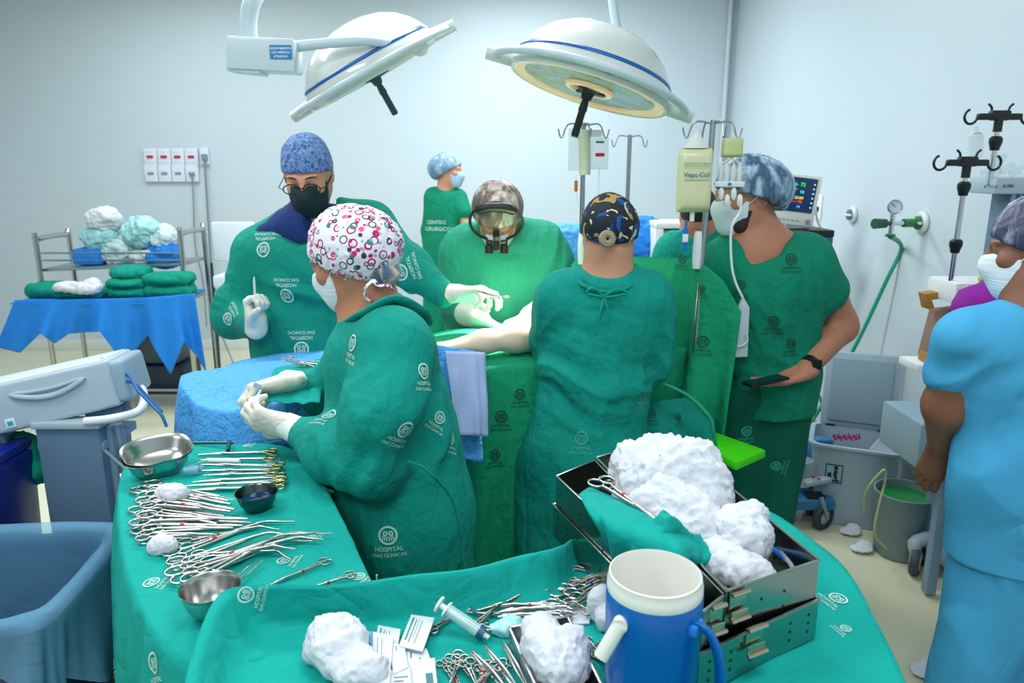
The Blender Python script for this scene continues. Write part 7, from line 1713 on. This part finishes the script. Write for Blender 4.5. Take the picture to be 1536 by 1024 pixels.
m = MB(); m.tube([up(1142, 835, 1.0), up(1165, 826, 1.03), up(1180, 838, 1.05), up(1192, 858, 1.04), up(1196, 880, 1.02)], .004, 8, smooth=6); ob = m.build('clear_tube', clearp); tag(ob, 'clear bent tube inside the right tray beside the sponges', 'tube')
m = MB(); m.tube([up(1160, 824, 1.03), up(1178, 838, 1.045)], .0055, 8); m.build('blue_sleeve', mat('bright_blue_plastic', '#1872c8', .4), ob)
m = MB(); m.tube([up(1068, 880, 1.0), up(1078, 900, 1.0), up(1100, 905, 1.0), up(1120, 900, 1.0)], .0022, 6, smooth=5); tag(m.build('bent_wire', steel), 'thin bent steel wire lying in the right tray near the jug', 'wire')
# narrow tray with gauze
N1, N2, N3, N4 = rp(765, 942, TZ + .035), rp(866, 958, TZ + .035), rp(915, 1052, TZ + .035), rp(815, 1052, TZ + .035)
N1, N2 = rp(764, 941, TZ + .035), rp(852, 925, TZ + .035)
tray('narrow_tray', [N1, N4, N3, N2], TZ + .004, TZ + .035, 'shallow steel tray full of gauze left of the blue jug', holes=False, group=None, m_=steel_d)

# ------------------------------------------------------------------ jug
jc = W(983, 858, z=1.145); JR = px(69, (jc - Vector((0, 0, CAMH))).length * .985)
jg = empty('water_jug', (jc.x, jc.y, TZ), 'blue insulated jug with a wide white open mouth and blue handle', 'jug'); MJ = Matrix.Translation((jc.x, jc.y, 0))
zj = 1.145
m = MB(); m.lathe([(0, TZ + .002), (JR * .90, TZ + .002), (JR * .96, TZ + .01), (JR * 1.0, zj - .05), (JR * 1.0, zj - .026), (JR * .97, zj - .022), (JR * .955, zj - .03), (JR * .90, TZ + .03)], 64, MJ); m.build('body', jugblue, jg, sharp=60)
m = MB(); m.lathe([(JR * .975, zj - .028), (JR * .99, zj - .022), (JR * .985, zj - .012), (JR * .95, zj - .008), (JR * .95, zj), (JR * .92, zj + .001), (JR * .90, zj - .003), (JR * .86, zj - .10), (JR * .80, zj - .15), (0, zj - .152)], 64, MJ); m.build('white_mouth', cream_p, jg, sharp=60)
c0 = W(1040, 918, y=jc.y - .02); hx_ = JR
hp = [Vector((jc.x + hx_ * .70, jc.y - hx_ * .62, zj - .052)), Vector((jc.x + hx_ * .92, jc.y - hx_ * .78, zj - .056)), Vector((jc.x + hx_ * 1.10, jc.y - hx_ * .90, zj - .080)), Vector((jc.x + hx_ * 1.20, jc.y - hx_ * .96, zj - .120)), Vector((jc.x + hx_ * 1.18, jc.y - hx_ * .95, zj - .165)), Vector((jc.x + hx_ * 1.0, jc.y - hx_ * .80, zj - .195)), Vector((jc.x + hx_ * .70, jc.y - hx_ * .60, zj - .20))]
m = MB(); m.tube(hp, [.013, .014, .014, .014, .014, .013, .012], 16, smooth=7, flat=.42, up=(1, 0, .6)); m.build('handle', jugblue, jg)
m = MB(); m.box(Vector((jc.x + hx_ * .62, jc.y - hx_ * .62, zj - .055)), (.030, .030, .016), Matrix.Rotation(-.6, 3, 'Z'), .005); m.build('handle_mount', mat('jug_sky_blue', '#1f7be0', .35), jg)
sA = Vector((jc.x - hx_ * .80, jc.y - hx_ * .70, zj - .050)); sB = sA + Vector((-.026, -.008, -.045))
m = MB(); m.tube([sA, sB], .0105, 16); m.lathe([(0, -.006), (.0105, -.006), (.0105, .006), (0, .006)], 16, zmat(sA, (-.3, -1, 0))); m.build('spout_lever', cream_p, jg)
# ------------------------------------------------------------------ syringe, packets, wrap
s0, s1 = W(662, 908, z=TZ + .05), W(724, 950, z=TZ + .018); sd_ = (s1 - s0).normalized()
sy = empty('syringe', (s0 + s1) / 2, 'large clear syringe with a dark blue tip lying across the front table', 'syringe')
m = MB(); m.tube([s0 + sd_ * .012, s1 - sd_ * .004], .0105, 20); m.build('barrel', mat('syringe_plastic', '#bfe0de', .15, alpha=.6, coat=.5), sy)
m = MB(); m.tube([s0 - sd_ * .004, s1 - sd_ * .03], .005, 10); m.build('plunger', mat('milky_plastic', '#dfe9e8', .3), sy)
m = MB(); m.tube([s0 - sd_ * .006, s0 - sd_ * .002], .014, 20); m.tube([s0 + sd_ * .010, s0 + sd_ * .013], .017, 20, flat=.6); m.build('flange', mat('milky_plastic', '#dfe9e8', .3), sy)
m = MB(); m.tube([s1 - sd_ * .008, s1 + sd_ * .002], .0112, 20); m.build('rubber_stopper', mat('blue_rubber', '#14507c', .4), sy)
m = MB(); m.tube([s1, s1 + sd_ * .006, s1 + sd_ * .012], [.006, .004, .004], 12); m.build('tip', mat('milky_plastic', '#dfe9e8', .3), sy)
def packet(pts, z, label, stripe=None, th=.003, mark=inkteal):
    P = [W(u, v, z=z + .0) for u, v in pts]; cen = sum(P, Vector()) / 4; o = empty('suture_packet', cen, label, 'packet', 'white paper packets on the front table')
    m = MB(); m.prism(P, th, (0, 0, -1), .0006); m.build('sleeve', paper, o)
    a, b, c2, d = P; e1 = (b - a); e2 = (d - a)
    def q(s, t): return a + e1 * s + e2 * t + ((a - b + c2 - d) * s * t) + Vector((0, 0, .0006))
    for s0_, s1_, t0, t1, mm in (stripe or [(.12, .2, .1, .8, mark), (.3, .33, .15, .85, inkblack), (.42, .44, .15, .7, inkteal), (.55, .57, .15, .85, inkblack)]):
        m = MB(); vs = [m.bm.verts.new(q(*st)) for st in ((s0_, t0), (s1_, t0), (s1_, t1), (s0_, t1))]; m.bm.faces.new(vs); m.build('print', mm, o, recalc=False)
    return o
packet([(617, 921), (652, 926), (634, 976), (598, 968)], TZ + .020, 'white paper packet with teal print, topmost at the back of the packets')
packet([(567, 937), (601, 943), (594, 985), (560, 980)], TZ + .014, 'white paper packet standing behind the blue-striped one')
packet([(556, 946), (590, 953), (584, 1030), (556, 1040)], TZ + .022, 'long white packet with a bright blue stripe along its left edge', [(.02, .10, .0, 1.0, mat('bright_blue_plastic', '#1872c8', .4)), (.3, .33, .1, .8, mat('pink_ink', '#c02a6a', .5)), (.5, .52, .1, .6, mark if False else inkblack)])
packet([(583, 962), (607, 968), (612, 1000), (590, 1010)], TZ + .018, 'small blank white packet beneath the blue-striped one', [(.4, .44, .1, .3, inkblack)])
packet([(606, 972), (640, 972), (650, 1000), (600, 1004)], TZ + .012, 'white packet with dark dots lying flat in the middle', [(.3, .34, .2, .5, inkblack), (.6, .66, .5, .6, inkteal)])
packet([(616, 990), (652, 986), (658, 1045), (622, 1045)], TZ + .024, 'white packet with a dark teal block at the bottom of the frame', [(.55, .85, .4, .9, mat('dark_teal_print', '#1f6a74', .5))])
packet([(585, 1004), (618, 1000), (622, 1045), (582, 1045)], TZ + .016, 'white packet at the bottom of the frame beside the blue stripe', [(.2, .8, .3, .34, inkteal), (.2, .6, .45, .48, inkblack)])
packet([(816, 910), (888, 912), (884, 934), (820, 938)], TZ + .004, 'white paper slip under the instruments left of the jug', [(.3, .7, .4, .44, inkteal)])
gz('film_wrap', [Bq(752, 940, TZ + .012, (.022, .012, .010), .01), Bq(768, 936, TZ + .010, (.02, .012, .008), .01)], 'small crumpled clear film beside the syringe', 'film', None, 9, .004, 130, .0025, teal_pk)
gz('white_pouch', [Bq(900, 905, TZ + .03, (.02, .02, .03), .01), Bq(908, 925, TZ + .02, (.018, .02, .02), .01)], 'dotted white pouch standing between the instruments and the jug', 'pouch', None, 12, .003, 90, .003, paper)
# ------------------------------------------------------------------ loose instruments on the front table
zb = TZ + .006
L1 = [('smallr', (648, 944), (692, 918)), ('clampb', (725, 933), (700, 905)), ('small', (780, 880), (770, 905)), ('clampn', (778, 876), (742, 900)), ('clamp', (845, 894), (735, 922)), ('clampb', (832, 884), (716, 915)), ('clampn', (858, 906), (748, 918)), ('clamp', (848, 918), (746, 925)),
      ('holder', (836, 927), (700, 918)), ('scissors', (852, 932), (790, 926)), ('small', (722, 944), (780, 942)), ('clampn', (712, 938), (752, 905)), ('tweezer', (700, 918), (748, 890)), ('clampn', (862, 872), (912, 862)), ('clamp', (828, 906), (740, 908)), ('smallr', (815, 880), (760, 902))]
for i, (k, a, b) in enumerate(L1):
    put(k, a, b, zb + .0035 * (i % 4), 'steel instrument heaped between syringe and trays, %s piece laid down' % ORD[i], 'loose instruments behind the syringe')
L2 = [((858, 850), (925, 868)), ((848, 884), (915, 850)), ((862, 892), (930, 856)), ((872, 900), (935, 868)), ((880, 908), (930, 872)), ((866, 878), (940, 846)), ((892, 916), (940, 880)), ((870, 912), (905, 868))]
for i, (a, b) in enumerate(L2):
    put(['clampn', 'clamp', 'clampb', 'scissors'][i % 4], a, b, zb + .0035 * (i % 4), 'steel instrument heaped against the tray wall behind the jug, %s piece laid' % ORD[i], 'instruments against the tray wall')
L3 = [((664, 994), (690, 1040)), ((676, 1002), (700, 1050)), ((690, 988), (668, 1045)), ((700, 994), (725, 1050)), ((710, 990), (740, 1045)), ((722, 1002), (722, 1052)), ((736, 996), (716, 1050)), ((744, 1000), (690, 1048)), ((760, 994), (742, 1052)), ((682, 985), (735, 1048))]
for i, (a, b) in enumerate(L3):
    put(['clampn', 'clamp', 'clampb'][i % 3], a, b, zb + .0035 * (i % 4), 'ringed clamp bunched at the bottom beside the packets, %s from the packets' % ORD[i], 'ringed clamps at the bottom of the frame')
for i, (a, b) in enumerate([((706, 975), (775, 1050)), ((728, 970), (790, 1050)), ((754, 962), (800, 1045)), ((765, 958), (818, 1050))]):
    put('tweezer', a, b, zb + .010, 'long thin steel forceps slanting beside the shallow tray, %s from left' % ORD[i], 'slanting forceps by the shallow tray')
for i, (a, b) in enumerate([((880, 962), (920, 1000)), ((892, 972), (915, 1012)), ((876, 976), (912, 1000)), ((900, 966), (930, 990))]):
    put(['clamp', 'clampn'][i % 2], a, b, zb + .0035 * i, 'steel clamp squeezed between the shallow tray and the jug, %s laid down' % ORD[i], 'clamps between shallow tray and jug')
# instruments on the patient's drape
zi = 1.10
for i, (k, a, b) in enumerate([('clampn', (484, 548), (428, 540)), ('tweezer', (490, 543), (436, 548)), ('holder', (430, 538), (478, 552))]):
    put(k, a, b, zi + .004 * i, 'steel instrument lying on the small green towel by the gloved hand, %s laid down' % ORD[i], 'instruments on the blue drape')
o = sheet([W(412, 552, z=1.095), W(490, 536, z=1.10)], [W(392, 600, z=1.07), W(480, 606, z=1.07)], 24, 20, drape_m, 'green_towel', amp=.006, waves=2); tag(o, 'small green towel spread on the blue drape beneath the gloved hand', 'towel')
# things held in hands
m = MB(); a = W(383, 455, y=Y1 - .26); b = W(381, 415, y=Y1 - .27); m.tube([a - (b - a) * .4, b - (b - a) * .15, b], [.004, .0045, .002], 10); tag(m.build('pen_tool', mat('ivory_plastic', '#cfe0d8', .4)), 'pale pen-like tool held upright by the surgeon in glasses', 'tool')
put('scissors', (752, 446), (716, 436), 1.285, 'bright ringed scissors held out over the patient by the outstretched glove', 'instruments held over the patient', cat='scissors')
m = MB(); m.tube([W(392, 585, y=Y2 + .03), W(384, 600, y=Y2 + .01), W(386, 618, y=Y2 - .02)], .004, 8, smooth=3); m.box(W(386, 578, y=Y2 + .03), (.02, .006, .016), Matrix.Rotation(.5, 3, 'Y'), .003); tag(m.build('needle_pack', mat('pale_blue_steel', '#a9c2dc', .3, .4)), 'small pale blue suture tool held between the hands of the scrub nurse', 'tool')
for k, (o_, L_) in list(PR.items()):
    if k not in USED:
        for c_ in list(o_.children): bpy.data.objects.remove(c_)
        bpy.data.objects.remove(o_)
